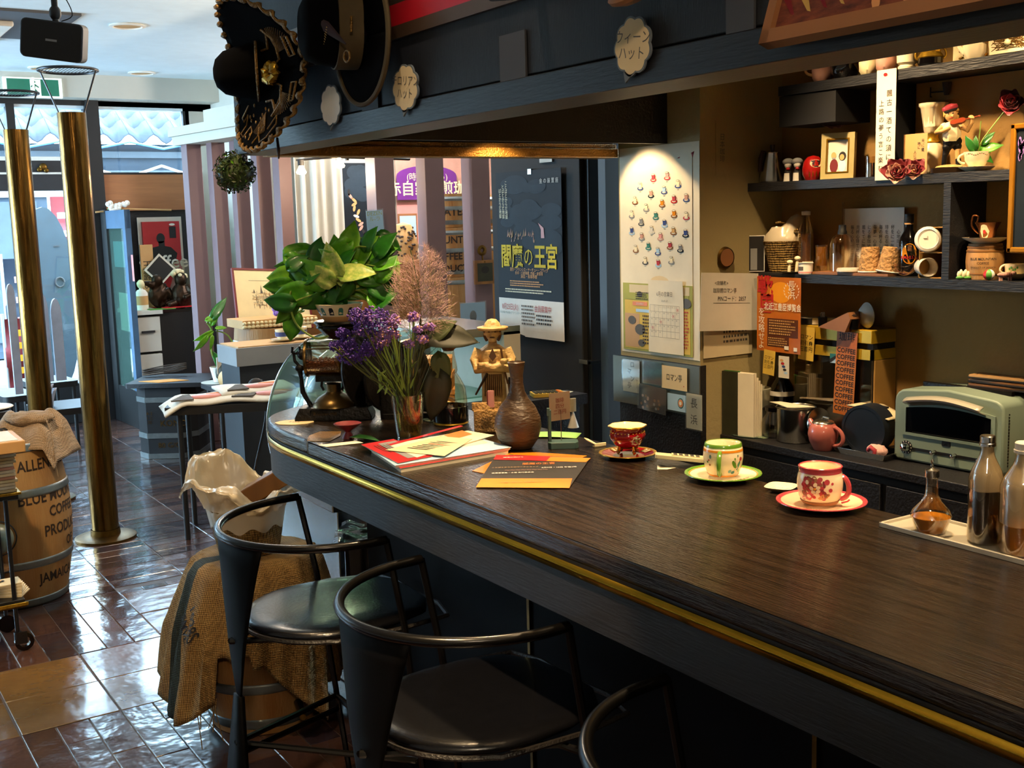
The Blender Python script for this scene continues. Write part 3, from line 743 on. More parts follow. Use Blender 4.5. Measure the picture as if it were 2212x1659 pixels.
for x_, y_, r_ in ((-.36, -.05, .07), (-.24, -.18, .09), (-.22, -.38, .06), (-.24, .34, .05), (.42, .25, .08)): b.m('inkgrey').poly(oval(w*r_*1.7, h*r_*1.8, w*x_, h*y_, 12), Z(T, 4))
lines(b, Z(T, 4), -w*.3, -w*.1, h*.26, h*.38, 4, 'inkbrown', seed=3); lines(b, Z(T, 4), -w*.2, -w*.1, -h*.4, h*.05, 9, 'inkbrown', seed=4); lines(b, Z(T, 4), w*.36, w*.46, -h*.4, h*.15, 12, 'inkred', seed=5)
b.m('white').text('ながはま商店街', .008, Z(T, 5), x=-w*.24, y=h*.2, sx=.7)
b.obj('street_map_poster', None, 'yellow and green illustrated map poster on the pillar, half behind the calendar', 'poster')
T, w, h = face(1405, 604, 1481, 768, x=XP, off=.007); b = sheet(T, w, h, 'paper', curl=.004); Tz = T @ Matrix.Translation((0, 0, .0065))
b.m('inkbrown').text('6月の営業日', .0175, Tz, y=h*.31, sx=.82); b.text('2026年 6月', .008, Tz, y=h*.22, sx=.8)
gx, gy, gw, gh = -w*.42, -h*.28, w*.84, h*.44
for i in range(8): b.poly(rect(.0007, gh, gx+gw*i/7, gy+gh/2), Tz)
for j in range(6): b.poly(rect(gw, .0007, gx+gw/2, gy+gh*j/5), Tz)
d = 1
for j in range(5):
    for i in range(7):
        if j == 0 and i < 1: continue
        if d <= 30: b.text(str(d), .0065, Tz, x=gx+gw*(i+.35)/7, y=gy+gh*(4.78-j)/5); d += 1
b.m('inkred')
for i, j in ((6, 0), (5, 1), (2, 2), (0, 3)): b.text('休', .013, Tz, x=gx+gw*(i+.55)/7, y=gy+gh*(4.35-j)/5)
b.obj('opening_days_calendar', None, 'white June opening days calendar sheet pinned over the yellow map', 'calendar', smooth=60)
T, w, h = face(1326, 776, 1513, 868, x=XP-.006, off=.002)
za = P(1326, 766, x=XP).z; zb = P(1326, 864, x=XP).z; ya = P(1324, 800, x=XP-.01).y
b = B('sheetmetal'); b.bx(XP-.009, XP-.005, YP-.004, ya, zb-.0, za); b.obj('metal_sheet', None, 'dull grey metal sheet under the cup poster holding handwritten cards', 'metal sheet')
XN = XP-.011
def note(n, box, mat, lab, cat='card', film=False, off=.001, tilt=0, fn=None, x=XN, y=None):
    T, w, h = face(*box, x=None if y else x, y=y, off=off, tilt=tilt); b = sheet(T, w, h, mat)
    if fn: fn(b, T, w, h)
    o = b.obj(n, None, lab, cat)
    if film:
        f = B('bagfilm2'); f.bx(-w*.54, w*.54, -h*.53, h*.53, .003, .0034, T); f.obj('clear_sleeve', o)
    return o
def f1(b, T, w, h):
    b.m('ink')
    for i, c in enumerate('ロマン亭'): b.text(c, .024, Z(T), x=(-.1 if i % 2 else .08)*w, y=h*(.36-.22*i), rot=.1*(-1)**i)
    b.text('ゆ\nっ\nく\nり', .008, Z(T), x=w*.35, y=-h*.22)
note('handwritten_card', (1346, 776, 1383, 850), 'paper', 'upright handwritten card at the left end of the metal sheet', fn=f1, film=True)
def f2(b, T, w, h):
    b.m('ink').text('ロマン亭', .026, Z(T), y=0, sx=.75); b.m('red').poly(oval(.004, .004, w*.38, -h*.3), Z(T))
note('handwritten_card', (1431, 788, 1486, 846), 'cloudcard', 'wide tan handwritten card near the right of the metal sheet', fn=f2, off=.003)
def f3(b, T, w, h):
    b.m('ink').text('長', .034, Z(T), y=h*.22, x=0); b.text('浜', .034, Z(T), y=-h*.25)
note('handwritten_card', (1487, 848, 1521, 930), 'paper', 'white upright brush lettered card hanging at the pillar corner', fn=f3, film=True, off=.008)
def f4(b, T, w, h):
    r = random.Random(4)
    for i in range(16): b.m(r.choice(['inkbrown', 'rosepink', 'brownp', 'grey'])).poly(oval(.012, .01, r.uniform(-.4, .4)*w, r.uniform(-.45, .1)*h, 9), Z(T, r.randint(0, 2)))
note('photo_in_sleeve', (1391, 779, 1431, 832), 'navy', 'dark photo in a clear sleeve, upper one on the metal sheet', 'photo', True, fn=None)
note('photo_in_sleeve', (1383, 830, 1441, 893), 'navy', 'group photo in a crumpled clear sleeve hanging lowest on the metal sheet', 'photo', True, off=.005, fn=f4, tilt=-.05)
def f5(b, T, w, h):
    for i, c in enumerate(('teal', 'pink', 'yellow', 'white')): b.m(c).poly(oval(.03-.006*i, .034-.007*i, w*.18, 0, 14), Z(T, i))
note('sticker_card', (1443, 848, 1486, 892), 'ltblue', 'pale blue card with a colourful round sticker on the pillar', fn=f5, off=.002)
# pillar side (faces the camera)
def fp(b, T, w, h):
    Tz = Z(T, 1)
    b.m('ink').text('<店舗名>', .014, Tz, x=-w*.18, y=h*.32); b.text('珈琲館ロマン亭', .017, Tz, x=-w*.12, y=h*.19, sx=.85); b.text('PINコード：2857', .019, Tz, x=0, y=h*.05, sx=.85); b.poly(rect(w*.6, .0012, 0, -h*.02), Tz)
T, w, h = face(1500, 592, 1636, 706, y=YP, off=.012, tilt=-.07)
note('pin_code_sheet', (1502, 594, 1634, 706), 'offwhite', 'grey white sheet with a shop name and code number on the pillar side', 'sheet', off=.022, tilt=-.06, fn=fp, y=YP)
def fq(b, T, w, h): lines(b, Z(T), -w*.1, w*.45, -h*.3, h*.4, 9, 'inkgrey', seed=8)
note('printed_notice', (1517, 640, 1622, 762), 'paper2', 'beige printed notice hanging under the code number sheet', 'notice', off=.004, fn=fq, y=YP)
def fr(b, T, w, h):
    b.m('paper2')
    b.m('inkgrey').text('日\n本\n珈\n琲', .022, Z(T), y=0, sp=1.0)
note('faded_slip', (1545, 262, 1572, 378), 'wallpaper', 'faded narrow vertical slip high on the pillar side', 'paper slip', off=.002, fn=fr, y=YP)
q = P(1565, 556, y=YP-.003); b = B('brownp'); b.lathe([(0, .012), (.028, .012), (.03, .006), (.03, 0)], 28); b.m('brassold'); b.lathe([(.03, 0), (.034, .004), (.03, .013)], 28)
b.obj('round_wall_plaque', None, 'small round brown plaque with a brass rim on the pillar side', 'plaque', loc=q, rot=(pi/2, 0, 0))
# cinema poster on the cabinet side
XC = 2.42
T, w, h = face(1077, 374, 1226, 738, x=XC, off=.004); b = sheet(T, w, h, 'posterblue', curl=.01); TZ = T @ Matrix.Translation((0, 0, .0105))
wz = h*.13  # white strip height
b2 = b; b.m('posterblue').bx(-w/2, w/2, -h*.27, h/2, .009, .010, T)
for i in range(26):
    r = random.Random(i+40); a = r.uniform(-.38, .45)*w; c = r.uniform(.02, .45)*h; s_ = r.uniform(.2, .42)*w; b.m('postersky').poly(oval(s_, s_*.4, max(-w*.5+s_/2, min(w*.5-s_/2, a)), min(c, h*.5-s_*.25), 18, rot=0), Z(TZ, -2+i*.05))
b.m('white').bx(-w/2, w/2, -h/2, -h*.27, .009, .0101, T)
b.m('titleyellow'); 
for i, c in enumerate('閻魔の王宮'): b.text(c, .096 if c != 'の' else .08, Z(TZ, 3), x=w*(-.35+.175*i), y=-h*.02, sx=.82, bold=.022 if c != 'の' else 0)
b.m('cream')
for i in range(3): b.text('\n'.join('ことばとからだ地獄の王'[i:i+9-i]), .018, Z(TZ, 3), x=-w*(.33+.05*i), y=h*(.33-.01*i), sp=.9)
b.m('yellow').text('原作・フランシス・ヤーチュー・コウィグ', .016, Z(TZ, 3), y=-h*.092, sx=.85); b.text('台本・小倉美穂  作曲・倉智喜', .014, Z(TZ, 3), y=-h*.112); b.text('演出・長塚恭樹', .016, Z(TZ, 3), y=-h*.132)
lines(b, Z(TZ, 3), -w*.3, w*.3, -h*.195, -h*.155, 3, 'yellow', seed=2); lines(b, Z(TZ, 3), -w*.38, w*.38, -h*.235, -h*.205, 2, 'cream', seed=3)
b.m('pink'); b.poly([(w*.2, h*.1, 0), (w*.25, h*.1, 0), (w*.24, h*.16, 0), (w*.16, h*.19, 0), (w*.2, h*.15, 0)], Z(TZ, 3))
for i in range(26):
    r = random.Random(i); x_ = r.uniform(-.38, .1)*w; y_ = h*(.09+.05*r.random()); b.m('tan' if i % 2 else 'rosepink').poly([(x_, y_-.012, 0), (x_+.006, y_-.01, 0), (x_+.012*r.random(), y_+.02*r.random(), 0)], Z(TZ, 3))
b.m('white').text('金 の 装 置 座', .02, Z(TZ, 3), x=w*.33, y=h*.43)
b.m('inkred').text('8月25日(火)', .028, Z(TZ, 3), x=-w*.31, y=-h*.325, sx=.8); b.text('会員募集中', .028, Z(TZ, 3), x=w*.2, y=-h*.325, sx=.8)
b.m('teal').text('SOUND PLAZA グリーンホール', .011, Z(TZ, 3), x=-w*.3, y=-h*.36)
lines(b, Z(TZ, 3), -w*.13, w*.08, -h*.43, -h*.3, 6, 'inkgrey', seed=9); lines(b, Z(TZ, 3), w*.1, w*.36, -h*.42, -h*.35, 3, 'ink', seed=10)
b.obj('cinema_poster', None, 'dark blue poster with large yellow Japanese title on the tall black cabinet', 'poster', smooth=60)
q = P(1145, 372, x=XC-.012); b = B('steel'); b.bx(q.x-.004, q.x+.006, q.y-.012, q.y+.012, q.z-.008, q.z+.012); b.obj('poster_clip', None, 'small metal clip at the top of the yellow titled poster', 'clip')
# ---------------- on the beam front
XB = 1.094
def cloud(px, py, w, h, lab, txt=None, tail=-.3, mat='cloudcard'):
    q = P(px, py, x=XB); T = plane((XB-.004, q.y, q.z), (0, -1, 0), (0, 0, 1)); n = 72
    def pts(k): return [((w/2*k)*(1+.055*abs(sin(4.5*a))*2-.05)*cos(a), (h/2*k)*(1+.055*abs(sin(4.5*a))*2-.05)*sin(a)) for a in [2*pi*i/n for i in range(n)]]
    b = B('cloudedge'); b.prism(pts(1), 0, .003, T); b.prism([(w*tail-.012, -h*.42), (w*tail+.012, -h*.46), (w*tail-.008, -h*.62)], 0, .003, T)
    b.m(mat).poly([(p[0], p[1], 0) for p in pts(.93)], T @ Matrix.Translation((0, 0, .0034)))
    if txt: b.m('inkgrey').text(txt, h*.25, T @ Matrix.Translation((0, 0, .0040)), y=0, sp=1.1, rot=-.12)
    return b.obj('cloud_card', None, lab, 'card', 'cloud shaped name cards on the beam')
cloud(720, 228, .105, .088, 'blank white cloud shaped card below the gold embroidered hat', None, .0, 'white')
cloud(882, 190, .105, .088, 'peach cloud shaped card with faded writing beside the feathered hat', 'チロリアン\nハット', -.05)
cloud(1374, 100, .082, .082, 'largest yellowish cloud shaped card, alone right of the grey square', 'ウィーン\nハット', -.12)
for bx_, lab in (((1083, 75, 1141, 178), 'blank grey rectangle fixed at the middle of the dark beam'), ((784, 190, 822, 240), 'small grey rectangle partly under the feathered hat'), ((1574, -5, 1634, 78), 'grey rectangle beside the corner of the woven picture')):
    T, w, h = face(*bx_, x=1.1, off=.001); b = B('greybk'); b.bx(-w/2, w/2, -h/2*.93, h/2*.93, 0, .004, T); b.obj('grey_card', None, lab, 'panel', 'grey blank cards on the beam')
# woven picture at top right
T, w, h = face(1655, 88, 2600, -120, x=1.094, off=.0)
q0 = P(1662, 92, x=1.07); T = plane(q0, (0, -1, 0), (.35, 0, 1)); b = B('tan'); b.bx(0, .9, 0, .5, -.012, 0, T);
t = thing('woven_picture', 'reddish patterned woven picture leaning out above the beam at the upper right', 'picture')
b = B('brownp'); b.bx(-.006, .9, -.006, .012, -.006, .012, T); b.bx(-.006, .008, -.006, .5, -.006, .012, T); b.obj('frame', t)
b = B('rug'); b.bx(.006, .9, .01, .5, -.004, .004, T); o = b.obj('weave', t)
b = B('rug2')
for i in range(22):
    r = random.Random(i+5); x_ = .03+i*.026
    b.m('rug2' if i % 2 else 'darkred').poly([(x_, .03, 0), (x_+.006, .028, 0), (x_-.05+r.uniform(-.02, .02), .12, 0), (x_-.06, .1, 0)], T @ Matrix.Translation((0, 0, .0045)))
for i in range(6): b.m('skincl').poly(oval(.012, .026, .16+i*.04, .024+.003*i, 10, rot=.3), T @ Matrix.Translation((0, 0, .005)))
b.obj('pattern', t)
# ------------------------------------------------------------ hats on the beam
def ruff(z, a, k=.0035, f=40): return k*sin(f*a)
t = thing('sombrero', 'large black sombrero with gold embroidery hanging on the end of the beam', 'hat')
C_ = P(592, 165, x=1.05); T = plane(C_, (0, -1, 0), (0, 0, 1)) @ Matrix.Diagonal((1.5, .98, 1, 1))   # x right, y up, z towards the aisle
def brim(u, v):   # v radial 0..1 ; u around
    a = 2*pi*u; ex, ey = .125, .175
    r = .05+.95*v
    x = ex*r*cos(a); y = ey*r*sin(a)
    z = .012+(.055 if sin(a) < 0 else .10)*(v**2)*(abs(sin(a))**2)*1.1-.01*v+.02*v*max(0, -cos(a))
    return (x, y, z)
b = B('felt'); b.grid(brim, 72, 8, T); b.obj('brim', t, solid=.004, smooth=80)
b = B('goldthread')
edge = []
for i in range(216):
    a = 2*pi*i/216; p = brim(i/216, 1); k = 1+.02*sin(a*36); edge.append((p[0]*k, p[1]*k, p[2]+.004*cos(a*36)))
b.tube(edge, [.0055+.0025*sin(i) for i in range(216)], 6, True, T); b.obj('braided_edge', t)
b = B('felt'); TC = T @ Matrix.Translation((-.045, .02, .01)) @ Matrix.Rotation(-.55, 4, 'Y')
b.lathe([(.062, 0), (.060, .02), (.054, .05), (.046, .078), (.03, .096), (.012, .102), (0, .103)], 36, TC, mod=lambda r, z, a: r*(1+.12*abs(sin(a)))); b.obj('crown', t, smooth=80)
b = B('goldthread')
b.tube([(.068*cos(a)*(1+.12*abs(sin(a)))*.98, .068*sin(a)*(1+.12*abs(sin(a)))*.98, .004) for a in [2*pi*i/40 for i in range(40)]], .0035, 6, True, TC)
for s in (-1, 1):
    for k in (-.12, 0, .12):
        a = pi+s*(.62+k); b.tube([(.064*cos(a), .066*sin(a), .015), (.056*cos(a+.05), .058*sin(a+.05), .05), (.045*cos(a+.1), .045*sin(a+.1), .08)], .0011, 5, T=TC); b.ell((.046*cos(a+.1), .046*sin(a+.1), .08), .003, 6, 4, T=TC)
def bz(x, y):
    a = math.atan2(y/.175, x/.125); v = (sqrt((x/.125)**2+(y/.175)**2)-.05)/.95; v = max(0, min(1, v)); return brim((a/(2*pi)) % 1, v)[2]+.004
def stitch(pts, r=.0018, cl=False): b.tube([(x, y, bz(x, y)+.001) for x, y in pts], r, 5, cl, T)
for s in (-1, 1):
    for k in range(15):
        a = s*(.25+k*.11)-.1; stitch([(.052+.0*k, s*.045), (.052+.055*cos(a), s*.045+.055*sin(a))], .0007)
    for k in range(12):
        a = -pi/2+(k-6)*.09; stitch([(.0, -.085), (.045*cos(a), -.085+.045*sin(a)*1.2)], .0008)
    stitch([(.088, s*.03), (.105, s*.03), (.1, s*.07), (.085, s*.075), (.088, s*.03)], .003)
    stitch([(.03, s*.02), (.05, s*.03), (.055, s*.07), (.03, s*.1)], .003); stitch([(-.005, s*.06), (.02, s*.06), (.04, s*.09)], .003)
stitch([(-.07, -.06), (-.085, -.09), (-.075, -.1), (-.065, -.085), (-.06, -.11), (-.07, -.13), (-.055, -.14), (-.04, -.115), (-.03, -.13), (-.03, -.15)], .0018)
stitch([(.03, -.13), (.05, -.1), (.06, -.12), (.04, -.15), (.02, -.16), (.0, -.14), (-.01, -.16)], .0018)
stitch([(0, -.095), (.012, -.12), (.0, -.145), (-.008, -.12)], .0022)
for i in range(16):
    r = random.Random(i+3); x_ = r.uniform(-.08, .07); y_ = r.uniform(-.15, -.06); b.ell((x_, y_, bz(x_, y_)+.002), (.002, .005, .002), 6, 4, T)
b.obj('gold_embroidery', t)
b = B('goldbright'); b.tube([(.035+.018*cos(a), -.0+.018*sin(a), .03+.003*sin(5*a)) for a in [2*pi*i/30 for i in range(30)]], [.0085+.003*(i % 2) for i in range(30)], 8, True, T); b.obj('gold_rosette', t)
b = B('strap'); q = P(600, 325, x=1.05); b.tube([(q.x, q.y, q.z+.03), (q.x, q.y-.004, q.z), (q.x-.002, q.y-.008, q.z-.02)], [.003, .0045, .002], 6); b.obj('leather_strap', t)
# feathered hat
t = thing('felt_hat', 'dark felt hat with olive band and tuft of feathers on the beam', 'hat')
C_ = P(792, 82, x=1.072); T = plane(C_, (0, -1, 0), (.0, 0, 1)) @ Matrix.Rotation(-.05, 4, 'Z') @ Matrix.Diagonal((1.5, 1, 1, 1))
def brim2(u, v):
    a = 2*pi*u; r = .1+.9*v; return (.012+.082*r*cos(a)*1.0, .135*r*sin(a), .012+.01*v*v)
b = B('felt'); b.grid(brim2, 48, 4, T); b.obj('brim', t, solid=.003, smooth=80)
b = B('olivefelt'); b.tube([brim2(i/60, 1) for i in range(60)], .005, 8, True, T); b.obj('rim', t)
TC = T @ Matrix.Translation((-.012, .02, .012)) @ Matrix.Rotation(-.42, 4, 'Y')
def cr(r, z, a): return r*(1+.22*abs(sin(a))-.1*(z > .1)*abs(cos(a)))
b = B('felt'); b.lathe([(.066, 0), (.064, .04), (.06, .075), (.052, .098), (.035, .108), (0, .1)], 40, TC, mod=cr); b.obj('crown', t, smooth=70)
b = B('olivefelt'); b.lathe([(.068, .002), (.0675, .045), (.065, .046)], 40, TC, mod=cr); b.obj('hat_band', t)
fo = TC @ Matrix.Rotation(pi, 4, 'Z'); b = B('feather')
for k in range(16):
    a = .5+k*.1; b.add([(0, 0, 0), (.0, .05*cos(a)-.004, .05*sin(a)), (.0, .05*cos(a+.09), .05*sin(a+.09))], [(0, 1, 2)], T @ Matrix.Translation((-.02, .02, .095)) @ Matrix.Rotation(1.35, 4, 'Y') @ Matrix.Rotation(1.2, 4, 'X'))
b.obj('feather_fan', t, solid=.0012)
b = B('featherdk'); Tf = T @ Matrix.Translation((-.0, .012, .102)); b.tube([(.05, -.035, -.02), (.02, 0, 0), (-.02, .02, .004), (-.05, .03, .0)], [.002, .012, .009, .001], 8, T=Tf, flat=.4); b.obj('feather', t)
b = B('goldthread'); b.tube([(.042+.009*cos(a), -.045+.011*sin(a), .075) for a in [i*pi/8 for i in range(16)]], .002, 6, True, T); b.obj('ring_badge', t); b = B('goldthread'); b.tube([(.05, -.0, .07), (.052, .03, .07)], .0025, 6, T=T); b.obj('badge', t)
# brown brim and lamp at the top edge of the frame
q = P(1388, -12, x=1.05); b = B('brownp'); b.lathe([(.0, .0), (.03, .0), (.045, .008), (.047, .014), (.0, .06)], 28); b.obj('brown_hat', None, 'underside of a small brown hat at the top edge above the cloud card', 'hat', loc=(q.x, q.y, q.z), rot=(0, -.6, 0))
q = P(1085, -4, x=1.03); t = thing('spotlight', 'small black spotlight over the red stripe of the beam', 'lamp', q)
b = B('black'); b.cyl((-.0, .03, .012), (-.0, -.03, .004), .012, n=20); b.obj('lamp_body', t); b = B('black'); b.bx(-.004, .055, -.01, .01, .01, .035); b.obj('bracket', t)
# leaf ball
t = thing('topiary_ball', 'round green artificial leaf ball hanging at the end of the beam', 'hanging plant', P(507, 372, y=3.05))
b = B('topiary'); b.ell((0, 0, 0), .046, 16, 10); b.obj('core', t)
r = random.Random(9); b = B('topiary')
for i in range(620):
    z = r.uniform(-1, 1); a = r.uniform(0, 2*pi); d = Vector((sqrt(1-z*z)*cos(a), sqrt(1-z*z)*sin(a), z)); s_ = r.uniform(.005, .008); n_ = (d+Vector((r.uniform(-.6, .6), r.uniform(-.6, .6), r.uniform(-.6, .6)))).normalized()
    u_ = n_.orthogonal().normalized(); u_ = Matrix.Rotation(r.uniform(0, 6.3), 3, n_) @ u_; w_ = n_.cross(u_); p = d*r.uniform(.044, .059)
    b.m('topiary' if r.random() < .75 else 'leafB' if r.random() < .25 else 'olive')
    b.poly([p-u_*s_, p+w_*s_*.55+n_*.002, p+u_*s_, p-w_*s_*.55+n_*.002])
b.obj('leaves', t, smooth=0)
b = B('ink'); b.tube([(0, 0, .045), (0.005, 0, .06), (.014, 0, .07)], .0012, 5); b.obj('hanging_string', t)
# ------------------------------------------------------------ things on the bar counter
RZ = math.atan2(-.546, .838)
def at(px, py, **k):
    """point under a photo pixel and metres per pixel there"""
    if not k: k = dict(z=1.0)
    p = P(px, py, **k); d = -(ROT.transposed() @ (p-EYE)).z; return p, d/F
def S(k): return Matrix.Scale(k, 4)
def remesh(o, v, sm=4):
    m = o.modifiers.new('remesh', 'REMESH'); m.mode = 'VOXEL'; m.voxel_size = v; m.use_smooth_shade = True
    if sm: s_ = o.modifiers.new('smooth', 'SMOOTH'); s_.iterations = sm; s_.factor = .5
    return o
def nz(v, s=1): return noise.noise(Vector(v)*s)
def disp(o, amt, sc):
    me = o.data; me.update()
    for v in me.vertices: v.co += v.normal*amt*noise.noise(v.co*sc)
CUPG = 'cups and saucers standing on the counter'
def handle(b, r, z0, z1, out, th, a=0, T=None, n=12, fl=1):
    pts = []
    for i in range(n+1):
        t = -pi/2+pi*i/n; zz = (z0+z1)/2+(z1-z0)/2*sin(t); xx = r*.93+out*cos(t)*(1.1-.1*sin(t)); pts.append((xx*cos(a), xx*sin(a), zz))
    b.tube(pts, th, 8, T=T, flat=fl)
# red and gold cup
p, k = at(1356, 984); t = thing('teacup', 'deep red and gold footed cup, farthest of the three cups on the counter', 'cup', (p.x, p.y, 1.009), RZ); A = S(k)
prof = [(0, 10), (18, 10), (27, 16), (34, 26), (38, 36), (37, 42), (33, 47), (35, 53), (40, 58), (39, 58.6), (33, 52), (30, 40), (25, 22), (0, 17)]
rip = lambda r, z, a: r*(1+.035*cos(8*a)*(1 if z > 30 else .4))
b = B('cupred'); b.lathe(prof[:9], 48, A, rip); b.m('china').lathe(prof[8:], 48, A, rip); b.obj('bowl', t, smooth=60)
b = B('goldbright'); b.lathe([(40.6, 56), (40.8, 58), (39.6, 59.2), (38.5, 58)], 48, A, rip); b.lathe([(19, 9), (23, 11.5), (19, 13)], 30, A)
for i in range(28): a = i*2*pi/28; b.ell((36.6*cos(a), 36.6*sin(a), 45), (1.6, 1.6, 1.3), 6, 4, A)
b.obj('gold_trim', t)
for i in range(4):
    a = .5+i*pi/2; b = B('goldbright'); b.tube([(20*cos(a), 20*sin(a), 15), (24*cos(a), 24*sin(a), 7), (21*cos(a), 21*sin(a), 3), (26*cos(a), 26*sin(a), 0)], [4.5, 3.2, 2.6, 4], 8, T=A); b.obj('foot', t)
f = wrap(prof_r(prof[:9]), -pi/2+.5, .6); b = B('china'); b.add([(x, y, 0) for x, y, z in oval(26, 22, 0, 30, 24, wob=.12)], [tuple(range(24))], lambda v: A @ f(v)); b.m('ltgreen')
for i in range(14): r = random.Random(i); b.m(r.choice(['rosepink', 'ltgreen', 'white', 'goldthread'])); b.add([(x, y, .5) for x, y, z in oval(5, 4, r.uniform(-9, 9), 30+r.uniform(-7, 7), 8)], [tuple(range(8))], lambda v: A @ f(v))
b.obj('painted_flowers', t)
def saucer(px, py, R, lab, mats, rz=0, seed=0):
    p, k = at(px, py); A = S(k); t = thing('saucer', lab, 'saucer', (p.x, p.y, 1.0), RZ+rz)
    b = B(mats[0]); b.lathe([(0, 2), (R*.55, 2), (R*.58, 0), (R*.62, .5), (R*.97, R*.13), (R, R*.15), (R*.985, R*.165), (R*.62, R*.06), (R*.5, R*.045), (0, R*.045)], 56, A); b.obj('dish', t, smooth=50)
    b = B(mats[1]); b.lathe([(R*.9, R*.146), (R*.96, R*.168), (R*1.005, R*.165), (R*1.01, R*.15), (R*.98, R*.135)], 56, A); b.obj('rim', t, smooth=60)
    return t, A, p, k
t, A, p, k = saucer(1356, 986, 62, 'red and gold saucer under the deep red cup', ('cupred', 'goldbright'))
b = B('china')
for i in range(4):
    for j in range(5): a = i*pi/2+.3+j*.09; b.m('china' if j % 2 else 'goldbright').poly([(r_*cos(a+q_), r_*sin(a+q_), 62*(.07+.1*max(0, r_/62-.62)/.38)+.5) for r_, q_ in ((41, -.05), (54, -.05), (55, .06), (40, .06))], A)
b.obj('painted_panels', t)
# yellow green cup
t, A, p, k = saucer(1562, 1033, 82, 'yellow saucer with a green rim under the middle cup', ('china', 'cupgreen'))
b = B('cuporange'); b.lathe([(70, 10.3), (73, 11.6), (73.5, 11.4)], 48, A)
for i in range(26):
    r = random.Random(i+70); a = -2.6+i*.085; rr = r.uniform(46, 62); z = 82*(.045+.12*max(0, (rr/82-.5))); b.m(['cupblue', 'cuporange', 'cuprose', 'cupgreen', 'brownp'][i % 5]).poly([(x, y, z+1) for x, y, _ in oval(9, 5, rr*cos(a), rr*sin(a), 8, rot=a)], A)
b.obj('painted_rings', t)
t = thing('teacup', 'rounded cream cup painted with green leaves and an orange band, middle of the three', 'cup', (p.x, p.y, 1.006), RZ)
prof = [(0, 2), (30, 2), (33, 5), (40, 22), (43, 42), (42, 58), (39, 72), (37.5, 73), (36, 71), (38, 50), (36, 22), (28, 8), (0, 7)]
b = B('china'); b.lathe(prof, 44, A); b.obj('bowl', t, smooth=60)
pr_ = prof_r(prof[:7]); f = lambda a0, off=.5: (lambda v: A @ wrap(pr_, a0, off)(v))
b = B('cuporange'); b.lathe([(pr_(z)+.4, z) for z in (57, 59, 61, 62)], 44, A); b.lathe([(pr_(z)+.4, z) for z in (3, 5, 7)], 44, A); b.m('cupgreen').lathe([(pr_(z)+.4, z) for z in (66, 69, 72)]+[(38, 73.6), (36.5, 73.2)], 44, A); b.obj('painted_bands', t)
b = B('cupgreen')
def pet(b, m, a0, x, y, w, h, rot, n=10, off=.5): b.m(m).add([(q[0], q[1], 0) for q in oval(w, h, x, y, n, rot=rot)], [tuple(range(n))], f(a0, off))
for m, x, y, w, h, rt_ in (('cupgreen', -6, 32, 8, 20, .5), ('cupteal', 6, 28, 7, 22, -.4), ('cupteal', -14, 17, 7, 8, 0), ('cupteal', -6, 14, 9, 7, 0), ('cupgreen', 10, 16, 9, 6, 0), ('cuprose', 12, 42, 9, 9, 0), ('cupgreen', -5, 44, 4, 5, 0), ('cupteal', 3, 50, 3, 5, 0), ('cupgreen', 20, 24, 5, 9, -.5)): pet(b, m, -pi/2+.55, x, y, w, h, rt_)
for m, x, y, w, h, rt_ in (('cupteal', -6, 48, 6, 9, 0), ('brownp', -8, 30, 6, 5, 0), ('cupgreen', -14, 36, 5, 5, 0), ('cuprose', -10, 40, 4, 4, 0)): pet(b, m, -pi/2-.72, x, y, w, h, rt_)
b.m('brownp')
for x0_, y0_, x1_, y1_ in ((-6, 14, 0, 24), (0, 24, 10, 40), (0, 24, -4, 44), (0, 20, 18, 22)): b.add([(x0_-.5, y0_, 0), (x0_+.5, y0_, 0), (x1_+.5, y1_, 0), (x1_-.5, y1_, 0)], [(0, 1, 2, 3)], f(-pi/2+.55, .4))
b.obj('painted_leaves', t)
b = B('cupgreen'); handle(b, 40, 10, 58, 17, 5, -pi/2-.35, A); b.obj('handle', t)
# pink cup
t, A, p, k = saucer(1774, 1094, 95, 'large cream saucer with a rosy rim under the nearest cup', ('chinapink', 'cuprose'))
b = B('cuprose')
for i in range(30):
    r = random.Random(i+7); a = -2.5+r.uniform(0, .9); rr = r.uniform(60, 80); z = 95*(.06+.11*max(0, (rr/95-.6))/.38)+.6; b.m(['cuprose', 'skincl', 'cuporange'][i % 3]).poly([(x, y, z) for x, y, _ in oval(r.uniform(5, 12), 3, rr*cos(a), rr*sin(a), 7, rot=r.uniform(0, 3))], A)
b.obj('painted_flowers', t)
t = thing('teacup', 'cream cup with painted red flowers and a pink handle, nearest of the three', 'cup', (p.x-.004, p.y, 1.008), RZ)
prof = [(0, 2), (34, 2), (38, 6), (44, 16), (48, 34), (49, 50), (47, 64), (44, 72), (46, 82), (44.5, 83), (42, 76), (42, 60), (43, 40), (34, 12), (0, 10)]
b = B('china'); b.lathe(prof, 44, A); b.obj('bowl', t, smooth=60)
pr_ = prof_r(prof[:9]); b = B('cuprose'); b.lathe([(pr_(z)+.5, z) for z in (70, 73, 76, 80, 82)]+[(44.5, 83.6), (43, 82)], 44, A); b.m('brownp').lathe([(36, 1.6), (39, 4), (42, 9), (40, 10)], 40, A); b.obj('painted_bands', t)
f = lambda a0, off=.5, pr_=pr_: (lambda v: A @ wrap(pr_, a0, off)(v))
b = B('china')
for i in range(60):
    r = random.Random(i+31); pet(b, r.choice(['brownp', 'cuprose', 'cuprose', 'rosered', 'red']), -pi/2-.45, r.uniform(-30, 20), r.uniform(18, 62), r.uniform(9, 17), r.uniform(6, 11), r.uniform(0, 3), off=.4)
for x, y in ((4, 50), (-4, 42), (10, 44), (0, 34), (10, 36), (-14, 54), (-10, 24)): pet(b, 'china', -pi/2-.55, x, y, 10, 8, x, off=.9)
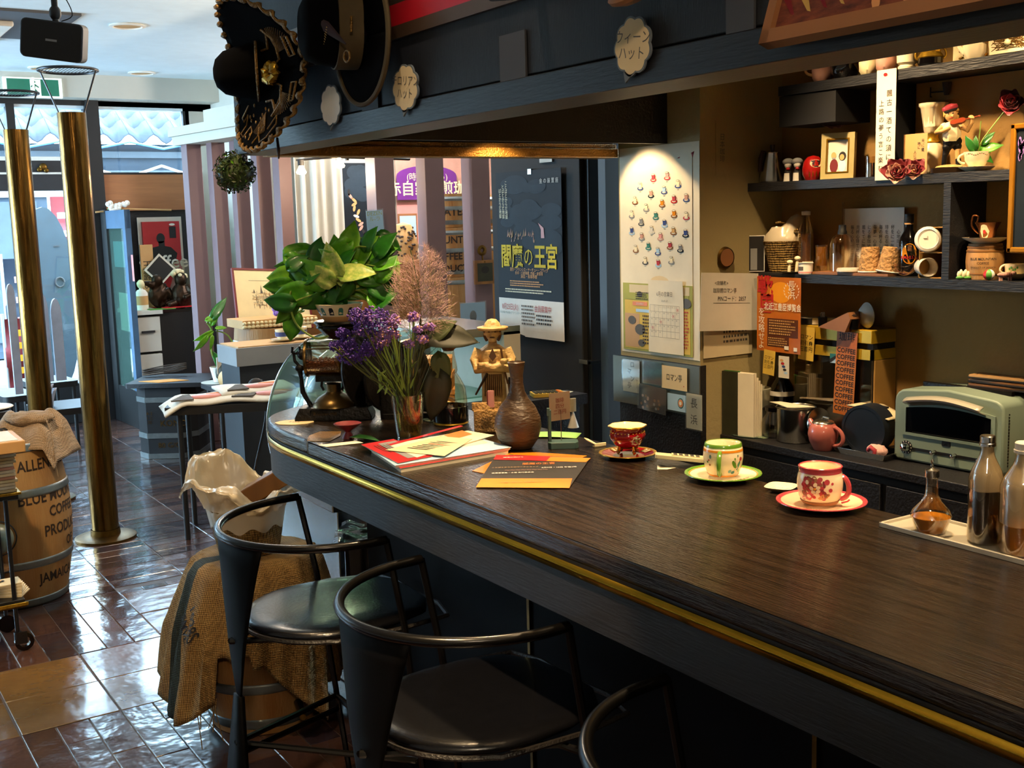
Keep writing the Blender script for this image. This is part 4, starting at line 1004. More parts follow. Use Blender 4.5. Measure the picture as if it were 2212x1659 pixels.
pet(b, 'yellow', -pi/2-.55, 3, 41, 6, 6, 0, off=1.2)
for x, y, s_ in ((22, 56, 12), (30, 38, 9), (34, 52, 6)): pet(b, 'cuprose', -pi/2-.3, x-6, y, s_, s_, 0, off=.6)
for x, y in ((4, 22), (8, 26)): pet(b, 'skincl', -pi/2-.2, x, y, 22, 9, .2, off=.5)
b.obj('painted_flowers', t)
b = B('cuprose'); handle(b, 46, 12, 62, 16, 5.5, -.42, A); b.tube([(40, -22, 4), (52, -26, 8), (56, -27, 12)], 2, 6, T=A); b.obj('handle', t)
# blue and white dish
p, k = at(1687, 1060); A = S(k); t = thing('small_dish', 'small square blue and white dish behind the flowered cup', 'dish', (p.x, p.y, 1.0), RZ+.25)
b = B('china')
def sq(r, z, a): return r*(1+.16*abs(cos(2*a))**3)
b.lathe([(0, 0), (18, 0), (30, 9), (33, 11), (31, 12), (18, 4), (0, 3.5)], 40, A, sq); b.obj('dish', t, smooth=60)
b = B('cupblue')
for i in range(40): r = random.Random(i+2); rr = r.uniform(8, 29); a = r.uniform(0, 6.3); z = 4.2+max(0, rr-18)*.62; b.poly([(x, y, z+.4) for x, y, _ in oval(3.4, 1.3, rr*cos(a), rr*sin(a), 6, rot=r.uniform(0, 3))], A)
b.obj('painted_pattern', t)
# calculator, cream, resting on a fold of paper
p, k = at(1470, 1006); A = S(k); t = thing('calculator', 'cream desk calculator seen from behind, between the red cup and the yellow cup', 'calculator', (p.x, p.y, 1.0), RZ-.12, rot=None)
T = A @ Matrix.Translation((0, 0, 13)) @ Matrix.Rotation(-.12, 4, 'X') @ Matrix.Rotation(.1, 4, 'Y')
b = B('calc'); b.rbox(-55, 50, -28, 30, 0, 9, 5, 3, T); b.obj('body', t, bevel=.001)
b = B('calc'); b.rbox(-20, 48, -20, 28, 9, 11, 3, 3, T)
for i in range(5):
    for j in range(4): b.m('calcdk').bx(-16+i*12, -8+i*12, -16+j*10, -10+j*10, 11, 11.6, T)
b.obj('keys', t)
p, k = at(1440, 1010); b = B('paper'); A2 = S(k); b.add([(-22, -16, 0), (-2, -22, .5), (20, -8, .4), (-4, 14, .4), (-20, 2, 8)], [(0, 1, 2), (0, 2, 3), (0, 3, 4)], A2); b.obj('folded_paper', None, 'folded slip of paper under the cream calculator', 'paper', loc=(p.x, p.y, 1.0005), rot=(0, 0, RZ), solid=.0008)
# bulldog clip
p, k = at(1284, 966); A = S(k); t = thing('letter_clip', 'cream metal letter clip lying open on the counter left of the red cup', 'clip', (p.x, p.y, 1.0), RZ+.45)
b = B('cream'); b.bx(-2, 26, -5, 5, 0, 3, A); b.bx(-2, 26, -6, -3, 2, 9, A); b.obj('jaw', t, bevel=.0006)
b = B('cream'); b.prism([(-5, 0), (5, 0), (7, 22), (0, 30), (-7, 22)], 0, 1.5, A @ Matrix.Translation((4, -1, 5)) @ Matrix.Rotation(.9, 4, 'Z') @ Matrix.Rotation(.5, 4, 'X')); b.obj('lever', t)
# receipt spike
p, k = at(1216, 966); A = S(k); t = thing('receipt_spike', 'green receipt spike with an upright post beside the brown bottle vase', 'receipt spike', (p.x, p.y, 1.0), RZ)
b = B('spikegreen'); b.prism([(-32, -14), (-26, -22), (26, -22), (33, -14), (33, 14), (26, 20), (-26, 20), (-32, 14)], 0, 14, A); b.obj('base', t, bevel=.001)
b = B('spikegreen'); b.rbox(-32, -24, -5, 5, 14, 82, 3, 3, A); b.bx(-33, -27, -6, 6, 70, 86, A); b.obj('post', t)
b = B('steel'); b.cyl((-3, 2, 13), (-3, 2, 82), 1.1, .4, 8, T=A); b.obj('spike', t)
p, k = at(1205, 938); b = B('ltgreen'); b.grid(lambda u, v: ((u-.5)*110, (v-.5)*60, 1+2.5*sin(u*3)), 8, 4, S(k)); b.obj('green_leaflet', None, 'green leaflet lying flat behind the receipt spike', 'leaflet', loc=(p.x-.02, p.y-.01, 1.0), rot=(0, 0, RZ-.25), solid=.0006)
# leaflets in yellow, black and red
def sheetpx(n, pts, mat, lab, cat, z=1.0, th=.0008, grp=None, extra=None, par=None):
    q = [P(x, y, z=z) for x, y in pts]; c = sum(q, Vector())/len(q); b = B(mat); b.prism([((v-c).x, (v-c).y) for v in q], 0, th)
    if extra: extra(b, c)
    return b.obj(n, par, lab, cat, grp, loc=(c.x, c.y, z+.0003))
def fl_text(rows, z):
    def g(b, c):
        for s_, px, py, size, m in rows:
            q = P(px, py, z=z)-c; b.m(m).text(s_, size, Matrix.Translation((q.x, q.y, .0012)) @ Matrix.Rotation(RZ+.0, 4, 'Z'), align='LEFT', sx=.9)
    return g
sheetpx('leaflet', [(1020, 1018), (1050, 1024), (1160, 1030), (1268, 985), (1160, 978), (1100, 979)], 'cuporange', 'lower of the two cinema leaflets, its orange corners showing', 'leaflet', 1.0)
o = sheetpx('leaflet', [(1028, 1052), (1230, 1054), (1275, 990), (1102, 983), (1066, 992)], 'ink', 'upper cinema leaflet printed red, black and orange on the counter', 'leaflet', 1.0012)
def band(pts, mat, z=1.0024): q = sheetpx('printed_band', pts, mat, None, None, z, .0003); q.parent = o; q.location = q.location-o.location; return q
band([(1028, 1053), (1230, 1054.5), (1236, 1034), (1040, 1034)], 'flyerorange'); band([(1066, 993), (1072, 983), (1276, 990), (1266, 998.5)], 'orange'); band([(1066, 993), (1072, 983), (1190, 986), (1180, 996)], 'red', 1.0028)
b = B('tan'); c = o.location
for s_, px, py, size, m in (('閻魔の王宮', 1128, 1004, .015, 'orange'), ('開演に向けて', 1087, 990, .008, 'white'), ('ことばとからだのワークショップ', 1062, 1012, .007, 'tan'), ('8月9日・10日 午後2時', 1170, 1012, .008, 'white'), ('出演者募集・主催 実行委員会', 1062, 1024, .007, 'white'), ('お問い合わせ 会場受付まで', 1080, 1044, .008, 'brownp'), ('～～～～～～～～', 1090, 1018, .012, 'rosepink')):
    q = P(px, py, z=1.003)-Vector(c); b.m(m).text(s_, size, Matrix.Translation((q.x, q.y, .0034)) @ Matrix.Rotation(RZ, 4, 'Z') @ Matrix.Diagonal((1, 1.5, 1, 1)), align='LEFT')
b.obj('lettering', o)
# magazines and papers
G = 'magazines and papers piled on the counter'
def mag(pts, z, th, mat, lab, n='magazine', grp=G, band=None):
    q = [P(x, y, z=z+th) for x, y in pts]; c = sum(q, Vector())/len(q); t_ = thing(n, lab, n.replace('_', ' '), (c.x, c.y, z), 0, grp)
    loc_ = [((v-c).x, (v-c).y) for v in q]
    b = B('paper'); b.prism([(x*.985, y*.985) for x, y in loc_], .0, th-.0006); b.obj('pages', t_)
    b = B(mat); b.prism(loc_, th-.0006, th); o = b.obj('cover', t_)
    b = B('ink'); r = random.Random(len(lab))
    u = Vector(loc_[1])-Vector(loc_[0]); v = Vector(loc_[3])-Vector(loc_[0]); o0 = Vector(loc_[0])
    for (a0, b0, a1, b1, m) in band or []:
        b.m(m).poly([tuple(o0+u*a+v*bb)+(th+.0004,) for a, bb in ((a0, b0), (a1, b0), (a1, b1), (a0, b1))])
    for i in range(7):
        m = r.choice(['ink', 'inkbrown', 'inkred'])
        a = .15+.1*r.random(); bb = .2+.08*i; b.m(m).poly([tuple(o0+u*x_+v*y_)+(th+.0008,) for x_, y_ in ((a, bb), (a+.3*r.random()+.1, bb), (a+.4, bb+.025), (a, bb+.025))])
    b.obj('print', o)
mag([(865, 1012), (1100, 972), (1010, 940), (800, 968)], 1.0, .010, 'offwhite', 'thick white magazine at the bottom of the pile on the counter', band=[(.0, 0, 1, .08, 'red'), (.1, .1, .5, .5, 'ltblue')])
mag([(853, 1006), (1105, 966), (1000, 935), (785, 960)], 1.0106, .005, 'ltblue', 'blue grey magazine in a plastic sleeve, second in the pile', band=[(.3, .3, .9, .7, 'offwhite'), (.05, .5, .5, .95, 'darkred')])
mag([(900, 988), (1068, 940), (1010, 930), (838, 960)], 1.0162, .003, 'paper', 'cream leaflet with a red edge and orange cartoon house on top of the pile', 'leaflet', band=[(.0, .9, .95, 1, 'red'), (.6, .35, .85, .7, 'orange')])
mag([(780, 960), (860, 1000), (935, 985), (850, 948)], 1.0162, .002, 'red', 'red and grey leaflet under clear film at the left of the pile', 'leaflet', band=[(.1, .4, .9, .95, 'grey')])
mag([(832, 972), (960, 985), (1020, 948), (950, 942)], 1.0196, .0012, 'paper2', 'handwritten tan sheet lying across the pile', 'sheet')
# brown ceramic bottle vase
p, k = at(1120, 968); A = S(k); t_ = None
b = B('clayA'); b.lathe([(0, 0), (26, 0), (31, 3), (44, 22), (51, 48), (49, 68), (38, 92), (24, 110), (17, 124), (14, 142), (14, 160), (17, 178), (19, 187), (17, 188.5), (12, 176), (10, 150), (0, 150)], 48, A); b.obj('bottle_vase', None, 'round brown stoneware bottle vase with a narrow neck on the counter', 'vase', loc=(p.x, p.y, 1.0), smooth=60)
# jute sack
p, k = at(1052, 934); A = S(k); t = thing('jute_sack', 'small tan jute sack with stamped letters at the foot of the farmer figure', 'sack', (p.x, p.y, 1.0), RZ)
b = B('sackjute'); b.ell((0, 0, 30), (28, 17, 36), 20, 12, A, mod=lambda d: 1+.08*nz(d, 3)); b.bx(-27, 27, -15, 15, 2, 50, A); b.bx(-31, 33, -5, 5, 48, 66, A); o = remesh(b.obj('sack', t), .0022, 3)
b = B('inkbrown'); TT = plane((0, -19.5*k, 24*k), (1, 0, 0), (0, 0, 1)); b.text('CAFÉ\nDE\nCOLOMBIA', 9*k, TT, sp=.95); b.obj('stamped_letters', t)
p2 = Vector((8*k, -6*k, 74*k)); b = B('pink'); b.rbox(4, 18, -10, -4, 56, 92, 2, 2, A); b.m('darkred').bx(2, 6, -9, -5, 56, 90, A); b.obj('candy_packet', None, 'pink and red packet tucked in the mouth of the jute sack', 'packet', loc=(p.x, p.y, 1.0), rot=(0, 0, RZ))
# farmer figure
p, k = at(1068, 925); A = S(k); p = p+Vector((.03, .045, 0)); k *= 1.03; A = S(k)
t = thing('farmer_statue', 'carved tan figure of a farmer in a hat with folded arms', 'statue', (p.x, p.y, 1.0), RZ)
b = B('statue')
b.lathe([(0, 0), (34, 0), (36, 8), (30, 12), (0, 14)], 20, A)
b.tube([(-10, 0, 8), (-12, 0, 50), (-8, 0, 90)], [12, 14, 17], 12, T=A); b.tube([(14, 2, 8), (14, 2, 50), (8, 0, 90)], [11, 14, 18], 12, T=A)
b.tube([(0, 0, 84), (0, 0, 100), (0, 0, 130), (0, 2, 160), (0, 2, 172)], [24, 25, 27, 30, 14], 16, T=A)
b.tube([(0, 2, 168), (0, 0, 184)], [10, 9], 10, T=A); b.ell((0, -2, 198), (15, 16, 19), 16, 12, A); b.ell((0, -17, 196), (3.4, 5, 6), 8, 6, A); b.ell((0, -13, 184), (9, 7, 7), 10, 6, A)
b.ell((-16, -2, 197), (3, 4, 6), 8, 5, A); b.ell((16, -2, 197), (3, 4, 6), 8, 5, A)
for s in (-1, 1): b.tube([(s*28, 2, 162), (s*38, -2, 140), (s*34, -16, 122), (0, -30, 126), (-s*20, -28, 132)], [12, 11.5, 10.5, 8.5, 7], 12, T=A)
for s, z_ in ((-1, 133), (1, 140)):
    b.ell((s*22, -32, z_), (8, 5, 6), 10, 7, A)
    for i in range(4): b.tube([(s*(22-3+i*0)+s*4, -34, z_+4-i*3), (s*33, -30+i*.6, z_+3-i*3.2)], [2.3, 1.7], 6, T=A)
b.tube([(0, -24, 160), (-5, -27, 140)], [6, 3], 8, T=A)
o = remesh(b.obj('body', t), .0016, 3)
b = B('statue'); b.lathe([(0, 228), (9, 226), (16, 218), (18, 208), (30, 204), (33, 208), (32, 211), (20, 212)], 30, A @ Matrix.Translation((0, 0, -1)) @ Matrix.Rotation(.0, 4, 'X'), mod=lambda r, z, a: r*(1+.06*cos(3*a+1))); b.obj('hat', t, smooth=70)
b = B('statuedk')
for i in range(9): b.tube([(-16+i*4, -25.5-2*cos(i-4), 112), (-18+i*4.4, -26, 66)], 1.6, 5, T=A)
b.ell((-6, -15.5, 200), (3, 1.8, 1.4), 8, 4, A); b.ell((6, -15.5, 200), (3, 1.8, 1.4), 8, 4, A); b.ell((0, -19, 189), (6, 2, 1.6), 8, 4, A); b.tube([(-6, -15.4, 205), (-3, -16.4, 206), (0, -16.4, 204)], 1, 5, T=A); b.tube([(6, -15.4, 205), (3, -16.4, 206)], 1, 5, T=A)
b.tube([(-15, -6, 206), (-16, 2, 190), (-12, 8, 180)], 3.5, 6, T=A); b.tube([(15, -6, 206), (16, 2, 190), (12, 8, 180)], 3.5, 6, T=A)
b.tube([(18, -22, 165), (24, -24, 120), (30, -14, 90)], 2.4, 6, T=A); b.prism([(-8, 150), (0, 168), (8, 150), (0, 140)], -28, -25, A @ Matrix.Rotation(pi/2, 4, 'X') @ Matrix.Translation((0, 0, 56))); b.obj('scarf_and_features', t)
b = B('statuedk'); b.cyl((33, -8, 88), (36, -12, 45), 3.5, 2.4, 8, T=A); b.m('ink').cyl((33, -8, 88), (35, -8, 102), 3.5, 3.5, 8, T=A); b.m('bronze').cyl((-12, -32, 115), (-38, -30, 70), 3, 2, 8, T=A); b.obj('machete', t)
# glass server with brown knotted top
p, k = at(1010, 916); A = S(k); p = p+Vector((-.035, .03, 0)); t = thing('glass_server', 'clear glass coffee server with a black band and brown wrapped top behind the jute sack', 'jar', (p.x, p.y, 1.0), RZ)
b = B('glasswarm'); b.lathe([(0, 1), (34, 1), (37, 10), (37, 50), (34, 80), (24, 100), (16, 112), (18, 118), (17, 130), (13, 150), (12, 160)], 32, A); b.obj('glass', t)
b = B('bottleblk'); b.lathe([(36, 6), (38.2, 8), (38.2, 40), (36, 42)], 32, A); b.m('goldbright').lathe([(37, 2), (39, 4), (37, 7)], 32, A); b.obj('band', t)
b = B('brownp'); b.ell((4, 0, 172), (16, 12, 10), 14, 8, A, mod=lambda d: 1+.2*nz(d, 4)); b.lathe([(11, 160), (15, 166), (14, 182), (6, 186)], 14, A); b.m('paper').lathe([(15.6, 168), (16, 170), (15.6, 172)], 16, A); b.obj('wrapped_top', t)
# glass cake cover
p, k = at(955, 905); p = p+Vector((.0, -.01, 0)); A = S(k*.85); t = thing('cake_cover', 'low glass cover over paper sweets behind the flower glass', 'glass cover', (p.x, p.y, 1.0), RZ)
b = B('glass'); b.lathe([(46, 0), (47, 10), (44, 34), (30, 52), (8, 60), (0, 61)], 36, A); b.m('glassgreen').lathe([(40, 0), (52, 0), (53, 3), (40, 4)], 36, A); b.obj('glass', t)
b = B('paper'); b.ell((0, 0, 22), (34, 28, 26), 18, 10, A, mod=lambda d: 1+.22*nz(d, 4)); b.m('ltgreen').ell((14, -18, 40), (8, 6, 8), 10, 6, A); b.obj('wrapped_sweets', t)
# cream boxes stacked behind
for i, (w_, d_, h_, zz, rr, lab) in enumerate(((.13, .10, .055, 0, .05, 'lower tan cardboard box behind the farmer figure'), (.125, .1, .05, .055, -.04, 'middle tan box of the stack behind the farmer figure'), (.12, .095, .045, .105, .03, 'upper tan box with an embossed lid behind the smoke bush flowers'))):
    q = P(985, 800, y=2.95); b = B('cardboard'); b.rbox(-w_/2, w_/2, -d_/2, d_/2, 0, h_-.002, .004, 2); b.m('tan').bx(-w_/2-.001, w_/2+.001, -d_/2-.001, d_/2+.001, h_-.016, h_-.001)
    if i == 0: b.m('paper').bx(-.045, .0, -d_/2-.0015, -d_/2, .01, .04); b.bx(.01, .035, -d_/2-.0015, -d_/2, .01, .042)
    b.obj('cardboard_box', None, lab, 'box', 'tan boxes behind the farmer figure', loc=(1.64, 2.98, 1.0+zz), rot=(0, 0, RZ+rr))
# tray with bottles
p0 = P(1900, 1135, z=1.0); t = thing('serving_tray', 'shallow mirror metal tray holding bottles at the right end of the counter', 'tray', (0, 0, 0))
a = P(1898, 1138, z=1); c = P(2212, 1222, z=1); e = P(1962, 1112, z=1); u = (c-a).normalized(); v = Vector((-u.y, u.x, 0)); v = v if v.x > 0 else -v; wv = (e-a).dot(v)
if u.cross(v).z < 0: T = plane(a, v, u)
else: T = plane(a, u, v)
LX, LY = (wv, .7) if u.cross(v).z < 0 else (.7, wv)
LX = max(LX, .11) if LX < .6 else LX; LY = max(LY, .11) if LY < .6 else LY
b = B('traymetal'); b.bx(.004, LX-.004, .004, LY-.004, .002, .004, T); b.obj('tray_floor', t)
b = B('traymetal'); 
for xa, xb, ya, yb in ((0, LX, 0, .005), (0, LX, LY-.005, LY), (0, .005, 0, LY), (LX-.005, LX, 0, LY)): b.bx(xa, xb, ya, yb, 0, .009, T)
b.obj('rim', t, bevel=.001)
p, k = at(2010, 1150, z=1.004); A = S(k); t = thing('oil_cruet', 'small clear glass cruet with amber oil and a silver stopper on the tray', 'bottle', (p.x, p.y, 1.004), RZ)
b = B('glasswarm'); b.lathe([(0, 1), (30, 1), (36, 20), (43, 38), (38, 50), (22, 68), (14, 84), (12, 110), (13, 130)], 32, A, mod=lambda r, z, a: r*(1+(.03*cos(12*a) if z < 24 else 0))); b.obj('glass', t)
b = B('oilgold'); b.lathe([(0, 3), (26, 3), (34, 20), (40, 36), (0, 36)], 32, A, mod=lambda r, z, a: r*(1+(.03*cos(12*a) if z < 24 else 0))); b.obj('oil', t)
b = B('steel'); b.lathe([(14, 122), (15, 124), (15, 138), (6, 141), (2, 144), (4, 148), (1.5, 152), (3.5, 158), (0, 163)], 20, A); b.obj('stopper', t)
def bottle(px, py, lab, r, h, fill, fh, cap, capm):
    p, k = at(px, py, z=1.004); A = S(k); t = thing('sauce_bottle', lab, 'bottle', (p.x, p.y, 1.004), RZ)
    sq_ = lambda r_, z, a: r_*(1+(.10*abs(sin(2*a))**2.5 if z < h*.62 else 0))
    b = B('glasswarm'); b.lathe([(0, 2), (r*.9, 2), (r, 10), (r, h*.6), (r*.9, h*.68), (r*.5, h*.80), (r*.4, h*.86), (r*.4, h*.93)], 36, A, sq_); b.obj('glass', t, smooth=60)
    b = B('haze'); b.lathe([(r*.96, fh+1), (r*.96, h*.6), (r*.86, h*.68), (r*.46, h*.80), (r*.36, h*.86), (r*.36, h*.92)], 36, A, sq_); b.obj('frosted_upper_part', t, smooth=60)
    b = B(fill); b.lathe([(0, 4), (r*.86, 4), (r*.96, 12), (r*.96, fh), (0, fh)], 36, A, sq_); b.obj('liquid', t)
    b = B(capm); b.lathe([(r*.42, h*.9), (r*.5, h*.905), (r*.5, h*.93), (r*.46, h*.935), (r*.46, h*.99), (r*.4, h), (0, h)], 24, A); b.obj('cap', t)
bottle(2126, 1172, 'square frosted bottle of dark brown sauce with a silver screw cap', 34, 236, 'soy', 118, 1, 'steel')
bottle(2205, 1195, 'rounder bottle of amber vinegar at the right edge of the picture', 44, 245, 'oilpale', 66, 1, 'plastic')
# cards at the rounded end
def ripple(n, cx, cy, w_, h_, mat, lab, cat, wob=0, z=1.0, rot=0, tx=None):
    p, k = at(cx, cy, z=z); b = B(mat); b.prism([(x*k, y*k) for x, y, _ in oval(w_, h_, 0, 0, 36, wob=wob)], 0, .0015)
    if tx: b.m('inkbrown').text(tx, 9*k, Matrix.Translation((0, 0, .002)) @ Matrix.Diagonal((1, 2, 1, 1)))
    return b.obj(n, None, lab, cat, loc=(p.x, p.y, z+.0004), rot=(0, 0, RZ+rot))
ripple('scalloped_card', 636, 913, 82, 60, 'cloudcard', 'tan scalloped card lying at the rounded end of the counter', 'card', .03, tx='チロル')
p, k = at(700, 945); b = B('goldthread'); b.prism([(x*k, y*k) for x, y in ((-30, -40), (20, -50), (34, 10), (28, 60), (-20, 66), (-36, 20))], 0, .0012); b.obj('gold_foil_mat', None, 'crinkled gold patterned mat near the counter edge', 'mat', loc=(p.x, p.y, 1.0004), rot=(0, 0, RZ))
sheetpx('paper_slip', [(688, 962), (705, 966), (785, 957), (770, 953)], 'paper', 'thin cream paper slip lying at the edge of the counter below the gold mat', 'paper', 1.0006)
p, k = at(752, 946); A = S(k); t = thing('pedestal_bowl', 'small red lacquer pedestal bowl on the counter by the flower glass', 'bowl', (p.x, p.y, 1.0), RZ)
b = B('darkred'); b.lathe([(0, 0), (13, 0), (12, 4), (6, 14), (8, 17), (26, 28), (30, 32), (28, 33), (10, 22), (0, 20)], 32, A); b.obj('bowl', t)
def leaf(b, T, L_, w_, mat, fold=.2, droop=.3, n=8, mid=None, wavy=0):
    """heart shaped leaf along +x"""
    b.m(mat)
    def fn(u, v):
        s_ = (v-.5)*2; wd = w_*.5*(sin(pi*min(1, u*1.02)**.62)**.9)*(1 if u < .98 else 0); x = L_*(u-.12*(abs(s_)**2)*(1-u)*2 if u < .5 else u)
        y = wd*s_; z = fold*abs(y)-droop*L_*u*u+wavy*sin(u*9+s_*2)*w_*.05; return (x, y, z)
    b.grid(fn, n, 4, T); return b
p, k = at(778, 950); b = B(); leaf(b, Matrix.Translation((0, 0, .006)) @ S(k), 60, 34, 'leafC', .25, .1); b.obj('green_leaf', None, 'single green leaf lying in front of the red bowl', 'leaf', loc=(p.x-.012, p.y+.004, 1.001), rot=(0, 0, RZ-.35), solid=.0006, smooth=60)
# ------------------------------------------------------------ coffee roaster mill, plants and flowers
p, k = at(722, 908); p = p+Vector((.02, .03, 0)); A = S(k); t = thing('coffee_roaster', 'black cast iron coffee roaster with a glass drum of beans at the rounded end', 'coffee roaster', (p.x, p.y, 1.0), RZ)
b = B('castiron'); b.add([(x*s_, y*s_, z) for z, s_ in ((0, 1), (8, 1), (28, .88)) for x, y in ((-84, -36), (82, -36), (82, 36), (-84, 36))], [(j*4+i, j*4+(i+1) % 4, j*4+4+(i+1) % 4, j*4+4+i) for j in range(2) for i in range(4)]+[(8, 9, 10, 11), (3, 2, 1, 0)], A); b.obj('base', t, bevel=.002)
b = B('millbrass'); b.m('castiron').rbox(-50, 14, -34.5, -33, 6, 24, 3, 2, A); b.m('millbrass').text('Rooster-Mill', 10*k, plane((-18*k, -35*k, 15*k), (1, 0, 0), (0, 0, 1))); b.obj('name_plate', t)
b = B('castiron'); b.m('millbrass').lathe([(48, 28), (46, 36), (34, 48), (20, 56), (16, 60), (16, 76), (20, 78)], 32, A @ Matrix.Translation((-2, 0, 0))); b.obj('bell_foot', t)
b = B('castiron'); b.rbox(-38, 28, -22, 22, 84, 96, 3, 2, A)
for x in (-24, 16): b.tube([(x, 0, 62), (x*1.2, 0, 72), (x*1.1, 0, 86)], 3, 8, T=A)
b.obj('bean_tray', t)
TD = A @ Matrix.Translation((-14, 0, 134)) @ Matrix.Rotation(pi/2, 4, 'Y')
b = B('glasswarm'); b.lathe([(39, -44), (39, 32)], 36, TD); b.obj('glass_drum', t, smooth=60)
b = B('beans')
def bf(u, v):
    a = pi*(1.06+.88*u); yy = 37*cos(a); zz = 37*sin(a); return Vector((-14-42+v*72, yy, 134+zz))
b.grid(bf, 12, 8, A)
rb = random.Random(2)
for i in range(240):
    x = rb.uniform(-56, 14); y = rb.uniform(-34, 34); b.ell((x, y, 127+rb.uniform(-4, 3)), (3.2, 2.2, 2), 6, 4, A @ Matrix.Rotation(0, 4, 'Z'))
b.obj('coffee_beans', t, kind=None)
b = B('millbrass'); b.lathe([(41, -45), (42, -42), (41, -39)], 36, TD); b.lathe([(0, -45), (40, -45)], 36, TD); b.lathe([(41, 30), (41, 34), (24, 62), (14, 66), (0, 66)], 36, TD)
for a in (.6, 1.3, -.3, 2.2, -2.2): b.cyl((38*cos(a), 38*sin(a), -44), (38*cos(a), 38*sin(a), 32), 1.4, n=6, T=TD)
b.obj('brass_ends', t)
b = B('castiron'); b.tube([(-52, 0, 26), (-60, 0, 40), (-70, 0, 60), (-72, 0, 90), (-74, 0, 108)], [6, 5, 6, 4.5, 6], 10, T=A); b.ell((-74, 0, 112), (11, 8, 8), 12, 8, A); b.tube([(-74, 0, 116), (-84, 0, 128), (-86, 0, 150)], 3.5, 8, T=A); b.tube([(-86, -6, 160), (-88, -6, 148), (-80, 0, 144), (-72, 0, 150), (-72, 0, 160)], 3, 8, T=A); b.ell((-66, 0, 142), (12, 12, 13), 14, 8, A); b.obj('side_arm', t)
for i, (x, z_, R_, yaw) in enumerate(((74, 110, 84, .55), (118, 92, 78, .6))):
    TW = A @ Matrix.Translation((x, -2, z_)) @ Matrix.Rotation(-yaw, 4, 'Z') @ Matrix.Rotation(pi/2, 4, 'Y')
    b = B('castiron'); b.lathe([(R_-6, -5), (R_, -5), (R_+2, 0), (R_, 5), (R_-6, 5), (R_-6, -5)], 48, TW); b.lathe([(0, -2), (R_-5, -2), (R_-5, 2), (0, 2)], 48, TW); b.m('bronze'); b.lathe([(0, 3), (10, 3), (12, -8), (0, -9)], 20, TW)
    for s_ in range(6): a = s_*pi/3; b.tube([(14*cos(a), 14*sin(a), -4), (R_*.5*cos(a+.3), R_*.5*sin(a+.3), -5), (R_*.8*cos(a), R_*.8*sin(a), -4)], 3, 6, T=TW)
    b.obj('flywheel', t)
b = B('castiron'); b.bx(44, 78, -16, 20, 28, 100, A); b.rbox(100, 148, -34, 6, 0, 66, 6, 2, A); b.rbox(104, 210, -38, 24, -.5, 12, 8, 2, A); b.cyl((165, -36, 30), (215, -44, 26), 10, 12, 14, T=A); b.obj('gear_housing', t, bevel=.001)
b = B('blackgloss'); b.lathe([(10, 172), (28, 176), (46, 196), (52, 200), (50, 204), (56, 210), (52, 214), (0, 214)], 32, A @ Matrix.Translation((18, 0, 0))); b.obj('hopper', t)
HZ = 1.0+214*k; HP = Matrix.Translation((p.x, p.y, 0)) @ Matrix.Rotation(RZ, 4, 'Z') @ Vector((18*k, 0, 0))
# potted pothos on the hopper
t = thing('pothos_plant', 'bushy green and yellow pothos in a white and blue bowl on top of the roaster', 'potted plant', (HP.x, HP.y, HZ), RZ)
b = B('china'); b.lathe([(0, 0), (32, 0), (44, 18), (52, 36), (50, 37), (40, 20), (0, 6)], 36, A); b.m('tan').lathe([(33, 0), (40, 8), (41, 11), (36, 8)], 36, A); b.obj('bowl', t)
b = B('cupteal')
pr_ = prof_r([(32, 0), (44, 18), (52, 36)])
for i in range(14):
    a0 = 2*pi*i/14; f = wrap(pr_, a0, .6); b.m('cupteal' if i % 2 else 'navy').add([(x, y, 0) for x, y in ((-5, 14), (5, 14), (5, 26), (3, 30), (-3, 30), (-5, 26))], [tuple(range(6))], lambda v: A @ f(v))
b.obj('painted_squares', t)
b = B('olive'); b.lathe([(0, 32), (48, 32)], 24, A); b.obj('soil', t)
# leaves in a frame: x right, z up (pixel units from bowl base at ~ (748,722))
rl = random.Random(12); spec = [(30, 170, 75, 1.45, 'leafB'), (-5, 130, 70, 2.0, 'leafvar'), (60, 150, 70, 1.0, 'leafB'), (95, 140, 64, .6, 'leafA'), (-60, 105, 90, 2.8, 'leafA'), (-110, 95, 80, 3.2, 'leafB'), (-95, 60, 75, 3.3, 'leafA'), (-120, 45, 60, 3.1, 'leafC'), (-105, -12, 60, 4.5, 'leafA'), (-70, 75, 70, 3.6, 'leafB'), (50, 105, 70, 0.2, 'leafvar'), (80, 90, 60, -.2, 'leafA'), (10, 105, 60, 2.4, 'leafA'), (-30, 100, 60, 2.6, 'leafvar'), (110, 120, 50, .3, 'leafA'), (35, 85, 60, -.5, 'leafvar'), (0, 150, 60, 1.8, 'leafA'), (60, 60, 60, -.3, 'leafB'), (-20, 70, 60, 3.4, 'leafC'), (-130, 75, 60, 3.3, 'leafA'), (-50, 40, 55, 3.8, 'leafC'), (100, 60, 60, -.6, 'leafC'), (85, 30, 50, -1, 'leafA'), (20, 60, 50, 4.2, 'leafC'), (-110, 20, 60, 4.2, 'leafA'), (-85, 110, 50, 2.4, 'leafC'), (75, 175, 50, 1.2, 'leafC')]
for i in range(48): spec.append((rl.uniform(-120, 115), rl.uniform(45, 165), rl.uniform(44, 66), rl.uniform(-.6, 3.8), rl.choice(['leafA', 'leafC', 'leafC', 'leafB', 'leafvar'])))
st_ = B('stem')
lvs = []
